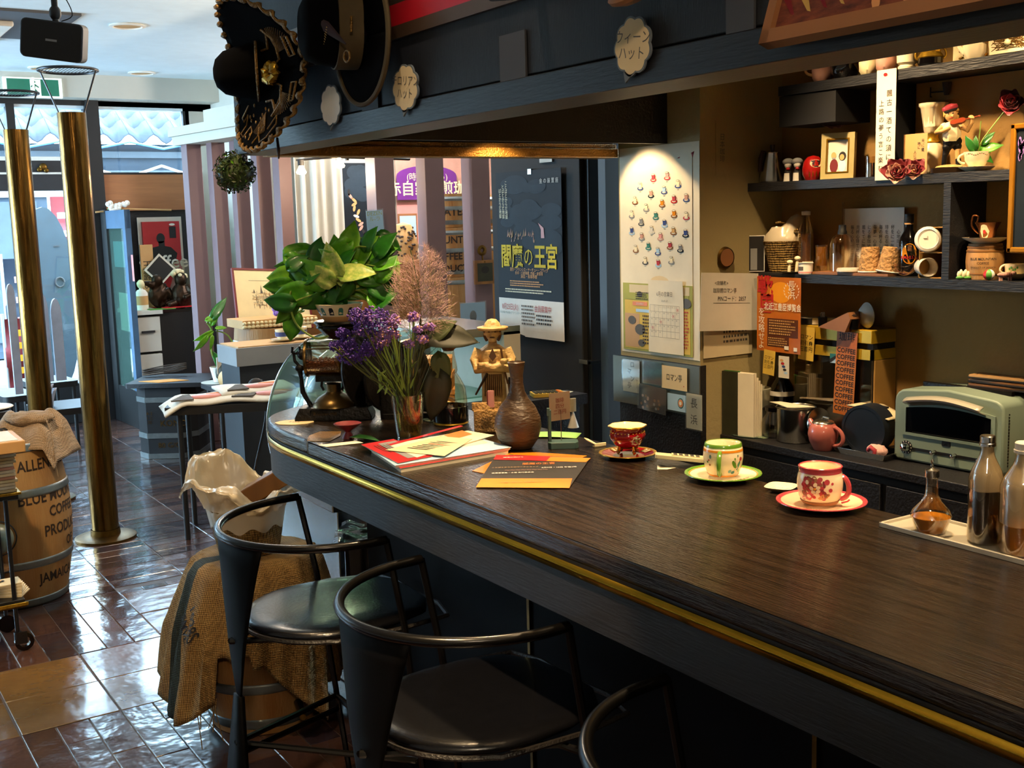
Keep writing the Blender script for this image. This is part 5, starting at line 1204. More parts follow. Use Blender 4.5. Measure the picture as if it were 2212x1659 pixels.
for i, (x, z_, L_, ang, m) in enumerate(spec):
    y = rl.uniform(-40, 45) if i > 26 else rl.uniform(-50, 10)
    bx0 = Vector((x-.42*L_*cos(ang), y, z_-.42*L_*sin(ang)))
    T = A @ Matrix.Translation(bx0) @ Matrix.Rotation(-ang, 4, 'Y') @ Matrix.Rotation(rl.uniform(.7, 1.5), 4, 'X')
    b = B(m); leaf(b, T, L_*1.0, L_*.74, m, .25, .28, 9)
    if m == 'leafvar': pass
    lvs.append(b.obj('leaf', t, solid=.0005, smooth=80))
    if i % 2 == 0 or i < 14: st_.tube(smoothpts([(rl.uniform(-18, 18), rl.uniform(-14, 14), 34), (bx0.x*.4+rl.uniform(-12, 12), y*.5, 34+(bx0.z-34)*.75+20), tuple(bx0)], 4), 1.7, 5, T=A)
st_.tube(smoothpts([(-20, 0, 40), (-70, -20, 90), (-98, -30, 60), (-90, -30, 0), (-50, -30, -34), (-20, -40, -30)], 5), 2.4, 6, T=A)
st_.obj('stems', t)
# flower glass with statice
p, k = at(884, 944); A = S(k); t = thing('flower_glass', 'clear drinking glass full of purple statice and dried stems on the counter', 'vase of flowers', (p.x, p.y, 1.0), RZ)
b = B('glasswarm'); b.lathe([(0, 3), (25, 3), (26, 0), (29, 20), (37, 94), (38, 95), (36, 95), (27, 10)], 32, A); b.obj('glass', t)
b = B('water'); b.lathe([(0, 5), (25, 5), (31, 48), (0, 48)], 24, A); b.obj('water', t)
rs = random.Random(5); b = B('stemdk')
heads = [(-112, 186, 34, 0), (-120, 210, 22, 0), (-80, 240, 30, 1), (-60, 262, 34, 1), (-95, 268, 24, 1), (-128, 232, 16, 0), (-145, 205, 15, 0), (-30, 235, 22, 2), (-20, 255, 18, 2), (22, 262, 15, 2), (40, 215, 14, 2), (10, 205, 12, 2), (55, 240, 12, 2), (-50, 215, 24, 2), (-70, 200, 26, 0), (-20, 225, 14, 2), (30, 235, 13, 2)]
for i, (hx, hz, hr, c) in enumerate(heads):
    hy = rs.uniform(-50, -5); base = (rs.uniform(-12, 12)-hx*.05, rs.uniform(-10, 10), rs.uniform(10, 30)); b.m('stem' if i % 2 else 'stemdk').tube(smoothpts([base, (hx*.12, hy*.2, 95), (hx*.55, hy*.6, hz*.68), (hx, hy, hz)], 4), [2.2]*12+[1.4], 5, T=A)
    for q_ in range(2): b.tube([(hx*.6, hy*.6, hz*.72), (hx+rs.uniform(-hr, hr), hy, hz+rs.uniform(-4, hr*.5))], .9, 4, T=A)
for i in range(46):
    a = rs.uniform(-1.0, .55); L_ = rs.uniform(50, 120); b.m(rs.choice(['stem', 'stemdk', 'olive'])); x0 = rs.uniform(-14, 14); b.tube([(x0-a*12, rs.uniform(-12, 12), rs.uniform(8, 60)), (x0+a*26, rs.uniform(-20, 8), 92), (x0+a*(26+L_*.8), rs.uniform(-40, 0), 92+L_*(1-.3*abs(a)))], [1.1, 1.5, .4], 4, T=A)
for i in range(24):
    x, z_ = rs.uniform(-100, 20), rs.uniform(100, 170); leaf(b, A @ Matrix.Translation((x*.6, -20, z_)) @ Matrix.Rotation(rs.uniform(-2, -.6), 4, 'Y') @ Matrix.Rotation(rs.uniform(0, 3), 4, 'X'), 24, 5, 'stem', .3, .4, 5)
b.obj('stems', t, smooth=60)
for grp, name in ((0, 'dark purple flower heads'), (1, 'violet flower heads'), (2, 'pale lilac flower heads')):
    b = B('statice')
    for i, (hx, hz, hr, c) in enumerate(heads):
        if c != grp: continue
        hy = -28
        for q_ in range(int(hr*7)):
            d = Vector((rs.gauss(0, 1), rs.gauss(0, 1), rs.gauss(0, .8))).normalized()*rs.uniform(.5, 1); c_ = (hx+d.x*hr, hy+d.y*hr*.7, hz+d.z*hr*.75)
            b.m(('statice', 'statice', 'statice2')[grp] if rs.random() < .75 else ('statice', 'statice2', 'rosepink')[grp]); s_ = rs.uniform(1.8, 3.4)
            b.add([(c_[0]+s_*x, c_[1]+s_*y, c_[2]+s_*z_) for x, y, z_ in ((1, 0, 0), (-1, 0, 0), (0, 1, 0), (0, -1, 0), (0, 0, 1), (0, 0, -1))], [(0, 2, 4), (2, 1, 4), (1, 3, 4), (3, 0, 4), (2, 0, 5), (1, 2, 5), (3, 1, 5), (0, 3, 5)], A)
    b.obj('flower_heads', t, smooth=0)
# smoke bush behind it
p2 = p+Vector((.045, .05, 0)); t = thing('smoke_bush_bouquet', 'feathery smoke bush plume with big withered leaves behind the flower glass', 'dried flowers', (p2.x, p2.y, 1.0), RZ)
b = B('stemdk'); b.tube(smoothpts([(-20, 0, 4), (0, 0, 110), (18, 0, 220), (22, 0, 300), (5, 0, 400)], 4), [3]*10+[1.6]*7, 6, T=A)
b.obj('stem', t)
b = B('smoke'); rs = random.Random(21)
cx_ = 22
for i in range(12000):
    th = rs.uniform(0, 2*pi); rr = rs.random()**.55; zz = rs.uniform(-1, 1); w_ = 76*sqrt(max(0, 1-zz*zz))**.8*(1-.12*zz)
    x = cx_+rr*w_*cos(th); y = rr*w_*.7*sin(th); z_ = 300+zz*108
    if z_ < 225 and x < -5: continue
    nn = noise.noise(Vector((x*.03, y*.03, z_*.03))); rq = sqrt(((x-cx_)/76)**2+((z_-300)/108)**2)
    if rq > .8+nn*.8: continue
    d = Vector((x-cx_, y, z_-230)).normalized()+Vector((rs.gauss(0, .6), rs.gauss(0, .6), rs.gauss(0, .6))); d.normalize(); L_ = rs.uniform(8, 20); wd = d.orthogonal().normalized()*.36
    q = Vector((x, y, z_)); b.m('smoke' if rs.random() < .62 + .2*zz else 'smoke2'); b.add([q-wd, q+wd, q+d*L_], [(0, 1, 2)], A)
b.obj('plume', t, smooth=0)
b = B('stemdk')
for i in range(40):
    z0 = rs.uniform(150, 330); a = rs.uniform(0, 6.3); b.tube([(14, 0, z0), (22+50*cos(a), 40*sin(a), z0+rs.uniform(20, 70))], [.7, .25], 4, T=A)
b.obj('twigs', t)
for x, z_, L_, ang, m, ry in ((56, 120, 100, -1.75, 'olive', 1.35), (30, 130, 90, -2.2, 'olive', 1.1), (40, 215, 110, -.1, 'olive', .95), (60, 165, 70, -1.4, 'stemdk', 1.5), (10, 170, 80, -1.2, 'olive', .6), (20, 205, 90, .5, 'stemdk', 1.2)):
    b = B(m); leaf(b, A @ Matrix.Translation((x, -14, z_)) @ Matrix.Rotation(-ang, 4, 'Y') @ Matrix.Rotation(ry, 4, 'X'), L_, L_*.62, m, .3, .15, 9, wavy=.5); b.obj('withered_leaf', t, solid=.0006, smooth=70)
# objects on the narrow ledge behind
zl = .95; p, k = at(1180, 848, z=zl); A = S(k); t = thing('yellow_calculator', 'yellowed calculator with dark and orange keys on the black ledge', 'calculator', (2.18, 3.155, zl+.001), RZ+.2)
b = B('mapyellow'); b.rbox(-.055, .055, -.035, .035, 0, .012, .006, 3); b.obj('body', t)
b = B('calcdk')
for i in range(7):
    for j in range(4): b.m('calcdk' if i < 3 else ('orange' if i == 6 else 'olive')); b.bx(-.048+i*.014, -.038+i*.014, -.028+j*.014, -.018+j*.014, .012, .015)
b.obj('keys', t)
b = B('paper'); b.bx(-.05, .05, -.03, .03, 0, .001); b.obj('note_paper', None, 'white note paper lying half under the yellow calculator', 'paper', loc=(2.24, 3.17, zl+.0002), rot=(0, 0, .5))
def f6(b, T, w, h):
    b.m('inkred').text('珈琲\n四分\n二百円', .018, Z(T), x=0, y=0, sp=1.1)
T, w, h = face(1184, 850, 1230, 904, y=3.095, off=.004); b = sheet(T, w, h, 'chinapink'); f6(b, T, w, h); b.obj('pink_note', None, 'pink note with red handwriting hanging on the black ledge', 'note')
q = P(1237, 870, y=3.09); t = thing('plastic_clip', 'pale plastic clip with a white tassel hanging at the end of the black ledge', 'clip', q)
b = B('paper2'); b.rbox(-.012, .012, -.006, .006, -.03, .015, .004, 2); b.obj('clip_body', t)
b = B('white'); b.lathe([(.002, -.028), (.006, -.04), (.02, -.085), (0, -.086)], 12); b.obj('tassel', t)
# ------------------------------------------------------------ back counter and wall shelves
ZC = .85
def bk(px, py, z=ZC, x=None):
    if x is None: return at(px, py, z=z)
    q = P(px, py, x=x); q.z = z; return q, -(ROT.transposed() @ (q-EYE)).z/F
# toaster
a = P(1930, 992, z=ZC); c = P(2160, 1035, z=ZC); p, k = bk(2045, 1010)
u = (c-a); wT = u.length; ang = math.atan2(u.y, u.x); t = thing('toaster_oven', 'sage green retro toaster oven with black window and chrome handle on the back counter', 'toaster', (a.x, a.y, ZC), ang)
W_, H_, D_ = wT*1.02, .205, .24
ov = [(.0, .012), (.0, H_-.035)]+[(.035-.035*cos(i*pi/8), H_-.035+.035*sin(i*pi/8)) for i in range(1, 5)]
ov += [(W_*.5, H_+.012)]
ov += [(W_-.035+.035*sin(i*pi/8), H_-.035+.035*cos(i*pi/8)) for i in range(0, 4)]+[(W_, .012), (W_-.01, .004), (.01, .004)]
TF = plane((0, 0, 0), (1, 0, 0), (0, 0, 1))   # local: x right, y up, z towards the camera (-y)
b = B('toaster'); b.prism(ov, -D_, 0, TF); b.obj('body', t, bevel=.006, seg=3)
b = B('black'); wv = [(.04, .085), (.04, .155)]+[(.04+(W_-.075)*i/8, .155+.012*sin(pi*i/8)) for i in range(1, 8)]+[(W_-.035, .155), (W_-.035, .085)]
b.m('blackgloss').prism(wv, -.01, .0012, TF); b.obj('window', t)
b = B('toaster'); n = len(wv); cxw = W_/2; cyw = .12
ro = [(cxw+(x-cxw)*1.09, cyw+(y-cyw)*1.22) for x, y in wv]; b.add([(x, y, .0005) for x, y in ro]+[(x, y, .004) for x, y in ro]+[(x, y, .004) for x, y in wv]+[(x, y, .001) for x, y in wv], [(j*n+i, j*n+(i+1) % n, (j+1)*n+(i+1) % n, (j+1)*n+i) for j in range(3) for i in range(n)], TF); b.obj('window_frame', t)
b = B('traymetal'); b.grid(lambda u, v: (.05+(W_-.1)*u, H_-.020+.014*sin(pi*u)-.024*v, .004+.030*sin(pi*min(1, v+.12))), 16, 6, TF); b.obj('handle', t, solid=.003)
b = B('steel'); b.bx(.05, W_-.08, -.001, .0015, .0, .0, TF)
for i in range(5): b.cyl((.06, .088+i*.0, -.0+.002), (W_-.05, .088, .002), .0012, n=6, T=TF)
b.obj('rack_glint', t)
b = B('black'); b.bx(.05, W_-.02, .036, .044, .0, .0015, TF); b.obj('scale_strip', t)
def knob(x, y, r, nm='knob'):
    b = B('black'); b.cyl((x, y, 0), (x, y, .002), r*1.5 if nm == 'timer_dial' else r*1.0, n=28, T=TF); b.m('chrome').lathe([(r*.8, .002), (r, .006), (r*.8, .016), (0, .019)], 24, TF @ Matrix.Translation((x, y, 0)) if False else Matrix.Translation((0, 0, 0)) @ TF @ Matrix.Translation((x, y, 0)))
    b.obj(nm, t)
knob(.042, .042, .0125, 'timer_dial')
for x in (.095, .14, .195): knob(x*W_/.24, .04-.0*x, .007)
b = B('white')
for i in range(12): a_ = 2*pi*i/12; b.poly(rect(.002, .004, .042+.0165*cos(a_), .042+.0165*sin(a_)), TF @ Matrix.Translation((0, 0, .0024)))
b.obj('dial_marks', t)
b = B('black'); b.rbox(W_*.5-.013, W_*.5+.013, .062, .076, 0, .0015, .002, 2, TF); b.m('steel').poly([(W_*.5-.008, .066, .002), (W_*.5+.008, .066, .002), (W_*.5+.004, .069, .002), (W_*.5, .074, .002), (W_*.5-.004, .069, .002)], TF); b.obj('badge', t)
b = B('black')
for i in range(18): b.bx(W_-.0005, W_+.001, .02, .024, .03+i*.008, .034+i*.008)
b.obj('side_vents', t)
b = B('castiron'); b.rbox(.03, W_-.03, .08, .1, H_+.0, H_+.012, .008, 2); b.obj('lid_vent', t)
for i, (dz, rr, lab) in enumerate(((0, .03, 'lower dark wooden board on the toaster'), (.012, -.02, 'middle wooden board on the toaster'), (.024, .04, 'top tan wooden board on the toaster'))):
    b = B('barreldark' if i != 2 else 'tan'); b.rbox(-.10, .10, -.06, .06, 0, .007, .005, 2); b.m('ink').bx(-.1, .09, -.061, -.059, -.002, .002)
    o_ = Matrix.Translation((a.x, a.y, 0)) @ Matrix.Rotation(ang, 4, 'Z') @ Vector((W_*.78, .16, 0)); b.obj('wooden_board', None, lab, 'board', 'boards stacked on the toaster', loc=(o_.x, o_.y, ZC+H_+.013+dz), rot=(0, 0, ang+rr))
# steel tray with pink towel and round blue holder
p, k = bk(1880, 975, x=2.60); A = S(k); t = thing('steel_tray', 'shallow steel tray left of the toaster with a pink towel on it', 'tray', (p.x, p.y, ZC), ang)
b = B('steel'); b.add([(x*s_, y*s_, z_) for z_, s_ in ((0, .88), (14, 1), (14, .97), (2, .86)) for x, y in ((-62, -34), (62, -34), (62, 50), (-62, 50))], [(j*4+i, j*4+(i+1) % 4, j*4+4+(i+1) % 4, j*4+4+i) for j in range(3) for i in range(4)]+[(12, 13, 14, 15), (3, 2, 1, 0)], A); b.obj('pan', t, bevel=.001)
b = B('towel'); b.ell((0, 0, 12), (24, 18, 14), 18, 10, A, mod=lambda d: 1+.22*nz(d, 3)); b.m('cuprose').tube([(-10, -16, 14), (-2, -18, 22), (8, -17, 16), (6, -16, 8)], 5, 8, T=A); b.obj('pink_towel', None, 'crumpled pink and white towel on the steel tray', 'towel', loc=Matrix.Translation((p.x, p.y, ZC+.004)) @ Matrix.Rotation(ang, 4, 'Z') @ Vector((.03, -.01, 0)), rot=(0, 0, ang), smooth=80)
p, k = bk(1880, 958, x=2.63); A = S(k); t = thing('cup_holder', 'dark blue round holder with wavy front lying beside the pink pot', 'holder', (p.x, p.y, ZC+.005), ang+.1)
b = B('navy'); TT = A @ Matrix.Translation((0, 0, 52)) @ Matrix.Rotation(-pi/2, 4, 'X'); b.lathe([(46, -30), (52, -30), (52, 14), (46, 14), (46, -30)], 40, TT); b.lathe([(0, -29), (47, -29)], 40, TT); b.obj('ring', t)
b = B('navy'); pts = [(-34, 0), (-34, 30), (-26, 42), (-14, 40), (-4, 52), (8, 58), (20, 52), (30, 58), (40, 50), (44, 20), (34, 0)]; b.prism(pts, 14, 20, A @ Matrix.Rotation(pi/2, 4, 'X')); b.obj('wavy_front', t, bevel=.001)
p, k = bk(1885, 958, x=2.64); A = S(k); b = B('paper2')
q = P(1905, 868, x=2.6); b.grid(lambda u, v: ((u-.5)*108, (v-.5)*70, 6*cos(u*3)+(-10)*abs(u-.4)), 10, 6, S(k)); b.m('ink').bx(0, 24, -12, 4, 4, 7, S(k)); b.obj('newspaper', None, 'folded newspaper resting over the blue holder by the toaster', 'newspaper', loc=(p.x+.02, p.y+.0, ZC+.128), rot=(0, .05, ang), solid=.002, smooth=60)
q = P(1853, 850, x=2.70); t = thing('red_cap_bottle', 'slim bottle with a red and white cap standing behind the newspaper', 'bottle', (2.705, q.y, ZC))
b = B('frost'); b.lathe([(0, 0), (.02, 0), (.022, .1), (.012, .15), (.012, .165)], 20); b.obj('body', t); b = B('white'); b.lathe([(.013, .155), (.015, .156), (.015, .172), (0, .172)], 20); b.m('red').lathe([(.0155, .166), (.0155, .176), (0, .177)], 20); b.obj('cap', t)
# pink teapot
p, k = bk(1778, 960, x=2.565); A = S(k); t = thing('pink_teapot', 'small salmon pink ceramic pot with a metal lid on the back counter', 'teapot', (p.x, p.y, ZC), ang)
b = B('pinkpot'); b.lathe([(0, 0), (20, 0), (22, 3), (30, 20), (33, 36), (30, 50), (22, 60), (19, 61)], 36, A); b.obj('body', t)
b = B('pinkpot'); b.tube([(-22, 0, 40), (-30, 0, 52), (-38, 0, 62)], [11, 8, 4], 10, T=A); b.obj('spout', t)
b = B('pinkpot'); handle(b, 31, 12, 52, 22, 4.5, 0, A); b.obj('handle', t)
b = B('steel'); b.lathe([(22, 57), (24, 59), (22, 62), (18, 64), (4, 67), (0, 67)], 32, A); b.tube([(-4, 0, 66), (0, 0, 71), (16, 0, 70)], 2, 6, T=A); b.obj('lid', t)
# steel pot with a sheet of paper
p, k = bk(1718, 940, x=2.60); A = S(k); t = thing('steel_pot', 'cylindrical brushed steel pot half covered by a sheet of paper', 'pot', (p.x, p.y, ZC), ang)
b = B('steel'); b.lathe([(0, 0), (37, 0), (40, 4), (40, 72), (43, 75), (41, 76), (38, 72), (38, 6), (0, 4)], 44, A); b.obj('body', t)
b = B('steel'); b.lathe([(38, -1.5), (38, 1.5), (0, 3)], 40, A @ Matrix.Translation((50, 20, 38)) @ Matrix.Rotation(1.35, 4, 'Y')); b.obj('leaning_lid', t)
b = B('paper'); q = P(1700, 868, z=ZC+.155)
b.prism([(-66, 10), (-50, 26), (60, 10), (34, -22), (20, -30), (-30, -4)], 0, 1.2, A); b.obj('paper_sheet', None, 'blank sheet of paper laid over the steel pot', 'paper', loc=(p.x-.01, p.y+.015, ZC+77*k), rot=(0, -.03, ang), smooth=0)
# dark kettle, canister, magazines
p, k = bk(1674, 925, x=2.60); A = S(k); t = thing('glass_kettle', 'dark glass coffee pot with a black handle between the canister and the steel pot', 'kettle', (p.x, p.y, ZC), ang+.2)
b = B('glasswarm'); b.lathe([(0, 2), (24, 2), (30, 16), (30, 34), (20, 54), (20, 62)], 30, A); b.obj('glass', t)
b = B('bottleblk'); b.lathe([(18, 56), (23, 58), (23, 66), (8, 72), (0, 72)], 26, A); b.lathe([(0, 0), (25, 0), (25, 4), (0, 4)], 26, A); b.obj('lid', t); b = B('bottleblk'); b.tube([(-18, -10, 62), (-34, -18, 58), (-34, -18, 18), (-24, -14, 8)], 5, 8, T=A, flat=.6); b.obj('handle', t)
p, k = bk(1632, 922, x=2.585); A = S(k); t = thing('canister', 'tall frosted grey green plastic canister with a rim, next to the magazines', 'canister', (p.x+.0, p.y, ZC), ang)
b = B('canister'); b.lathe([(0, 0), (28, 0), (29, 3), (30, 94), (33, 98), (33, 101), (30, 102), (27, 98), (26, 8), (0, 6)], 40, A); b.obj('body', t)
b = B('glassgreen'); b.lathe([(0, 0), (52, 0), (54, 2), (54, 3), (0, 2)], 36, A); b.m('paper2').prism([(-50, -20), (46, -26), (58, 20), (-30, 34)], 0, .8, A); b.obj('paper_mat', None, 'crinkled greenish paper mat under the grey canister', 'mat', loc=(p.x, p.y, ZC-.0+.0), rot=(0, 0, ang))
cols = ['olive', 'leafC', 'tan', 'darkred', 'green', 'paper', 'ltblue', 'olive']
rm = random.Random(6)
for i in range(5):
    pxx = 1520+i*9.5; q = P(pxx, 900, y=YP-.03-.002*i); h_ = rm.uniform(.17, .215); w_ = .15
    b = B(cols[i]); b.bx(0, .007, -.06, 0, 0, h_); b.m('paper').bx(.001, .006, -.119, .001, .002, h_-.002)
    if i in (1, 3, 5, 6): b.m('ink').text('珈琲\nタイム\nス', .022, plane((0-.0006, -.03, h_*.6), (0, -1, 0), (0, 0, 1)))
    b.obj('magazine', None, ['olive striped folder', 'green striped magazine', 'tan booklet', 'dark red magazine', 'bright green magazine', 'cream booklet', 'pale blue magazine', 'dull olive booklet'][i]+' standing upright between the pillar and the grey canister', 'magazine', 'magazines standing beside the pillar', loc=(XP+.085+.0085*i, YP-.006, ZC+.0), rot=(0, .0, .2))
q = P(1655, 870, x=2.66); b = B('bottleblk'); b.lathe([(0, 0), (.04, 0), (.042, .13), (.02, .17), (.018, .21), (0, .21)], 24); b.m('white').lathe([(.0425, .115), (.0425, .13)], 24); b.obj('dark_jar', None, 'dark jar with a white label band behind the canister', 'jar', loc=(2.705, 2.575, ZC))
# big carton with gold tape
c0 = P(1700, 720, x=2.60); c1 = P(1855, 735, x=2.60); zt_ = P(1855, 712, x=2.665).z
ya, yb = P(1690, 800, x=2.62).y, P(1858, 800, x=2.62).y
t = thing('carton', 'dark clear fronted storage box edged with shiny gold tape behind the pots', 'box', (0, 0, 0))
b = B('cardboard'); b.m('matteblack').bx(2.675, XW-.004, yb, ya, ZC, zt_-.01); b.obj('body', t)
b = B('glasswarm'); b.bx(2.669, 2.673, yb, ya, ZC+.02, zt_-.09); b.obj('clear_front', t)
b = B('cardgold'); b.bx(2.663, XW-.003, yb-.004, ya+.004, zt_-.04, zt_); b.obj('gold_lid', t, bevel=.002); b = B('cardgold'); b.bx(2.665, 2.677, yb-.003, ya+.003, zt_-.088, zt_-.058); b.bx(2.665, XW-.003, yb-.003, yb+.002, zt_-.088, zt_-.058); b.obj('gold_band', t)
b = B('cardboard'); b.bx(2.678, XW-.004, yb-.006, yb-.001, ZC, zt_-.09); b.obj('side_panel', t)
T, w, h = face(1812, 765, 1822+8, 784, x=2.617); 
XG = 2.659
def fz(b, T, w, h): b.m('teal').poly([(-w/2, -h/2, 0), (-w/2, h/2, 0), (w*.1, h/2, 0)], Z(T)); b.m('ink').poly([(-w/2, -h/2, 0), (w/2, h/2, 0), (w*.2, h/2, 0), (-w/2, -h*.1, 0)], Z(T, 2))
note('flag_sticker', (1794, 763, 1818, 786), 'ltblue', 'small green black and blue flag sticker on the storage box', 'sticker', x=XG+.008, fn=fz)
def fy(b, T, w, h):
    b.m('olive'); b.text('ロマン\n割引券\n三百円', w*.28, Z(T), sp=1.1)
note('yellow_ticket', (1727, 704, 1759, 780), 'mapyellow', 'yellow ticket hanging right of the orange festival poster', 'ticket', x=XG, fn=fy, tilt=-.06)
note('yellow_ticket', (1650, 755, 1674, 811), 'mapyellow', 'yellow ticket hanging below the left of the orange festival poster', 'ticket', x=2.60, fn=fy, tilt=-.08)
def fph(b, T, w, h):
    for i, m in enumerate(('skin', 'red', 'cupblue', 'ink', 'ltblue')): b.m(m).poly(oval(w*.35, h*.12, (-.2+.1*i)*w, h*(.3-.14*i), 8), Z(T))
note('photo_strip', (1683, 768, 1705, 818), 'offwhite', 'small colour photo strip hanging below the orange poster', 'photo', x=2.60, fn=fph)
def fc(b, T, w, h):
    b.m('ink').text('珈琲', w*.4, Z(T), y=h*.43)
    for i in range(10): b.text('COFFEE', w*.26, Z(T), y=h*(.27-.078*i), bold=.02)
note('coffee_ticket_strip', (1806, 714, 1847, 900), 'postero', 'long orange strip of ten coffee tickets hanging on the storage box', 'ticket strip', x=XG-.002, fn=fc, tilt=-.05)
# things on top of the box
def ontop(px, py): q = P(px, py, z=zt_); return q
b = B('offwhite'); b.bx(-.09, .09, -.02, .02, 0, .02); b.m('ink').bx(-.09, .0, -.022, -.02, .0, .018); b.obj('folded_papers', None, 'grey pile of folded papers on top of the storage box', 'papers', loc=(2.70, P(1760, 700, x=2.7).y, zt_+.002), rot=(0, .0, ang+.3))
b = B('brownp'); b.prism([(0, 0), (.10, -.01), (.12, .03), (.11, .05)], 0, .06, Matrix.Rotation(pi/2, 4, 'X')); b.obj('leaning_book', None, 'orange brown book lying tilted on top of the storage box', 'book', loc=(2.69, P(1795, 700, x=2.69).y, zt_+.002), rot=(0, 0, ang))
for px, lab in ((1777, 'small dark pot with binder clips, left on the storage box'), (1845, 'small dark pot with binder clips, right on the storage box')):
    t = thing('clip_pot', lab, 'pot', (2.655, P(px, 700, x=2.655).y, zt_+.001)); b = B('stoolplate'); b.lathe([(0, 0), (.012, 0), (.014, .03), (.012, .03), (.011, .003)], 16); b.obj('pot', t)
    b = B('ink'); 
    for i in range(4): b.tube([(-.006+i*.004, 0, .025), (-.01+i*.006, .002, .04), (-.004+i*.004, 0, .044), (-.002+i*.003, 0, .026)], .001, 4)
    b.obj('binder_clips', t)
q = P(1882, 690, x=2.70); b = B('plastic'); b.lathe([(.026, 0), (.037, .002), (.039, .006), (.026, .02), (0, .024)], 32); b.obj('plastic_funnel_disc', None, 'round pale plastic lid standing on edge on the storage box', 'lid', loc=(2.70, q.y+.01, zt_+.04), rot=(0, -pi/2, ang+1.2))
# festival poster
def ff(b, T, w, h):
    b.m('yellow').poly(oval(w*.5, h*.28, w*.05, h*.3, 20), Z(T, 0)); b.m('posterdk').poly(rect(w*.7, h*.24, w*.1, -h*.17), Z(T)); b.poly(rect(w*.5, h*.14, 0, -h*.36), Z(T))
    b.m('red').text('戦', w*.36, Z(T, 3), x=-w*.3, y=h*.36, bold=.03); b.text('国', w*.34, Z(T, 3), x=-w*.26, y=h*.13, bold=.03); b.m('white').text('を\n攻\n略\nせ\nよ', w*.15, Z(T, 4), x=-w*.38, y=-h*.2, sp=.95)
    b.text('北近江豊臣博覧会', w*.135, Z(T, 5), x=w*.1, y=h*.1, sx=.78, bold=.015); b.text('長\n浜', w*.17, Z(T, 4), x=w*.3, y=h*.335, sp=.85)
    for s in (-1, 1):
        for i in range(7): a = -1.2+i*.38; x_ = w*(.3+s*.15*cos(a)); y_ = h*(.33+.105*sin(a)); b.poly([(x_, y_, 0), (x_+s*w*.03, y_+h*.012, 0), (x_+s*w*.01, y_-h*.022, 0)], Z(T, 4))
    lines(b, Z(T, 4), -w*.2, w*.42, -h*.27, -h*.06, 6, 'tan', seed=4); lines(b, Z(T, 4), -w*.22, w*.22, -h*.42, -h*.3, 4, 'tan', seed=5); b.m('white').poly(rect(w*.1, h*.05, w*.2, -h*.43), Z(T, 4)); b.poly(rect(w*.08, h*.05, w*.4, -h*.44), Z(T, 4))
note('festival_poster', (1638, 597, 1731, 766), 'postero', 'orange poster with large red brush characters hanging from the lower shelf', 'poster', x=XS-.006, fn=ff, off=.004)
# ---------------- wall shelves
def eyerz(p): return math.atan2(-p.x, p.y)
def sh(px, z, dx=.05): 
    q = P(px, 400, x=XS+dx); p = Vector((q.x, q.y, z)); d = -(ROT.transposed() @ (p-EYE)).z; return p, d/F
def Ts(n, lab, cat, px, z, dx=.05, rz=None, grp=None):
    p, k = sh(px, z, dx); rz = eyerz(p)+(rz or 0); return thing(n, lab, cat, (p.x, p.y, z+.0005), rz, grp), S(k), k
G2 = None
t, A, k = Ts('steel_kettle', 'small tapered steel coffee pot with a dark handle, leftmost on the upper shelf', 'coffee pot', 1668, ZU, .07)
b = B('steel'); b.lathe([(0, 0), (27, 0), (28, 3), (17, 62), (18, 64), (8, 68), (0, 69)], 36, A); b.obj('body', t); b = B('strap'); b.cyl((0, 0, 68), (0, 0, 80), 4, 5, 12, T=A); b.obj('lid_knob', t)
b = B('strap'); b.tube([(-14, -6, 64), (-20, -8, 66), (-24, -8, 52), (-26, -8, 24)], [3, 5, 5.5, 4.5], 8, T=A); b.obj('handle', t)
for i, (px, lab) in enumerate(((1702, 'left of the two little white haired dolls beside the daruma'), (1722, 'right one of the two little white haired dolls, touching the daruma'))):
    t, A, k = Ts('bride_doll', lab, 'doll', px, ZU, .06)
    b = B('ink'); b.lathe([(0, 0), (10, 0), (8, 20), (5, 28), (0, 30)], 16, A); b.m('white').lathe([(10.3, 0), (9.6, 4), (8.6, 18)], 16, A, a0=pi*1.1, a1=pi*1.6); b.obj('kimono', t); b = B('white'); b.ell((0, 0, 36), (8, 8, 9), 14, 8, A); b.m('grey').ell((0, 1, 42), (12, 10, 8), 14, 8, A); b.obj('head', t)
    b = B('red'); b.ell((0, -8, 27), (4, 2, 3), 8, 5, A); b.obj('bow', t)
t, A, k = Ts('daruma_doll', 'round red daruma doll with gold stripes on the upper shelf', 'doll', 1756, ZU, .06)
b = B('daruma'); b.lathe([(0, 0), (16, 0), (22, 12), (23, 24), (20, 40), (12, 50), (0, 53)], 32, A); b.obj('body', t); b = B('chinapink'); f = wrap(prof_r([(16, 0), (22, 12), (23, 24), (20, 40), (12, 50)]), -pi/2+.3, .5); b.add([(x, y, 0) for x, y, z in oval(26, 17, 0, 35, 18)], [tuple(range(18))], lambda v: A @ f(v)); b.m('ink')
for x, y, w_, h_ in ((-6, 40, 9, 3), (6, 40, 9, 3), (-6, 35, 4, 5), (6, 35, 4, 5), (0, 29, 10, 2)): b.add([(x2, y2, .5) for x2, y2, z in oval(w_, h_, x, y, 10)], [tuple(range(10))], lambda v: A @ f(v))
b.m('gold')
for i in range(5): b.add([(x2, y2, .3) for x2, y2, z in oval(2.2, 13, -14+i*7, 13, 8)], [tuple(range(8))], lambda v: A @ f(v))
b.obj('painted_face', t)
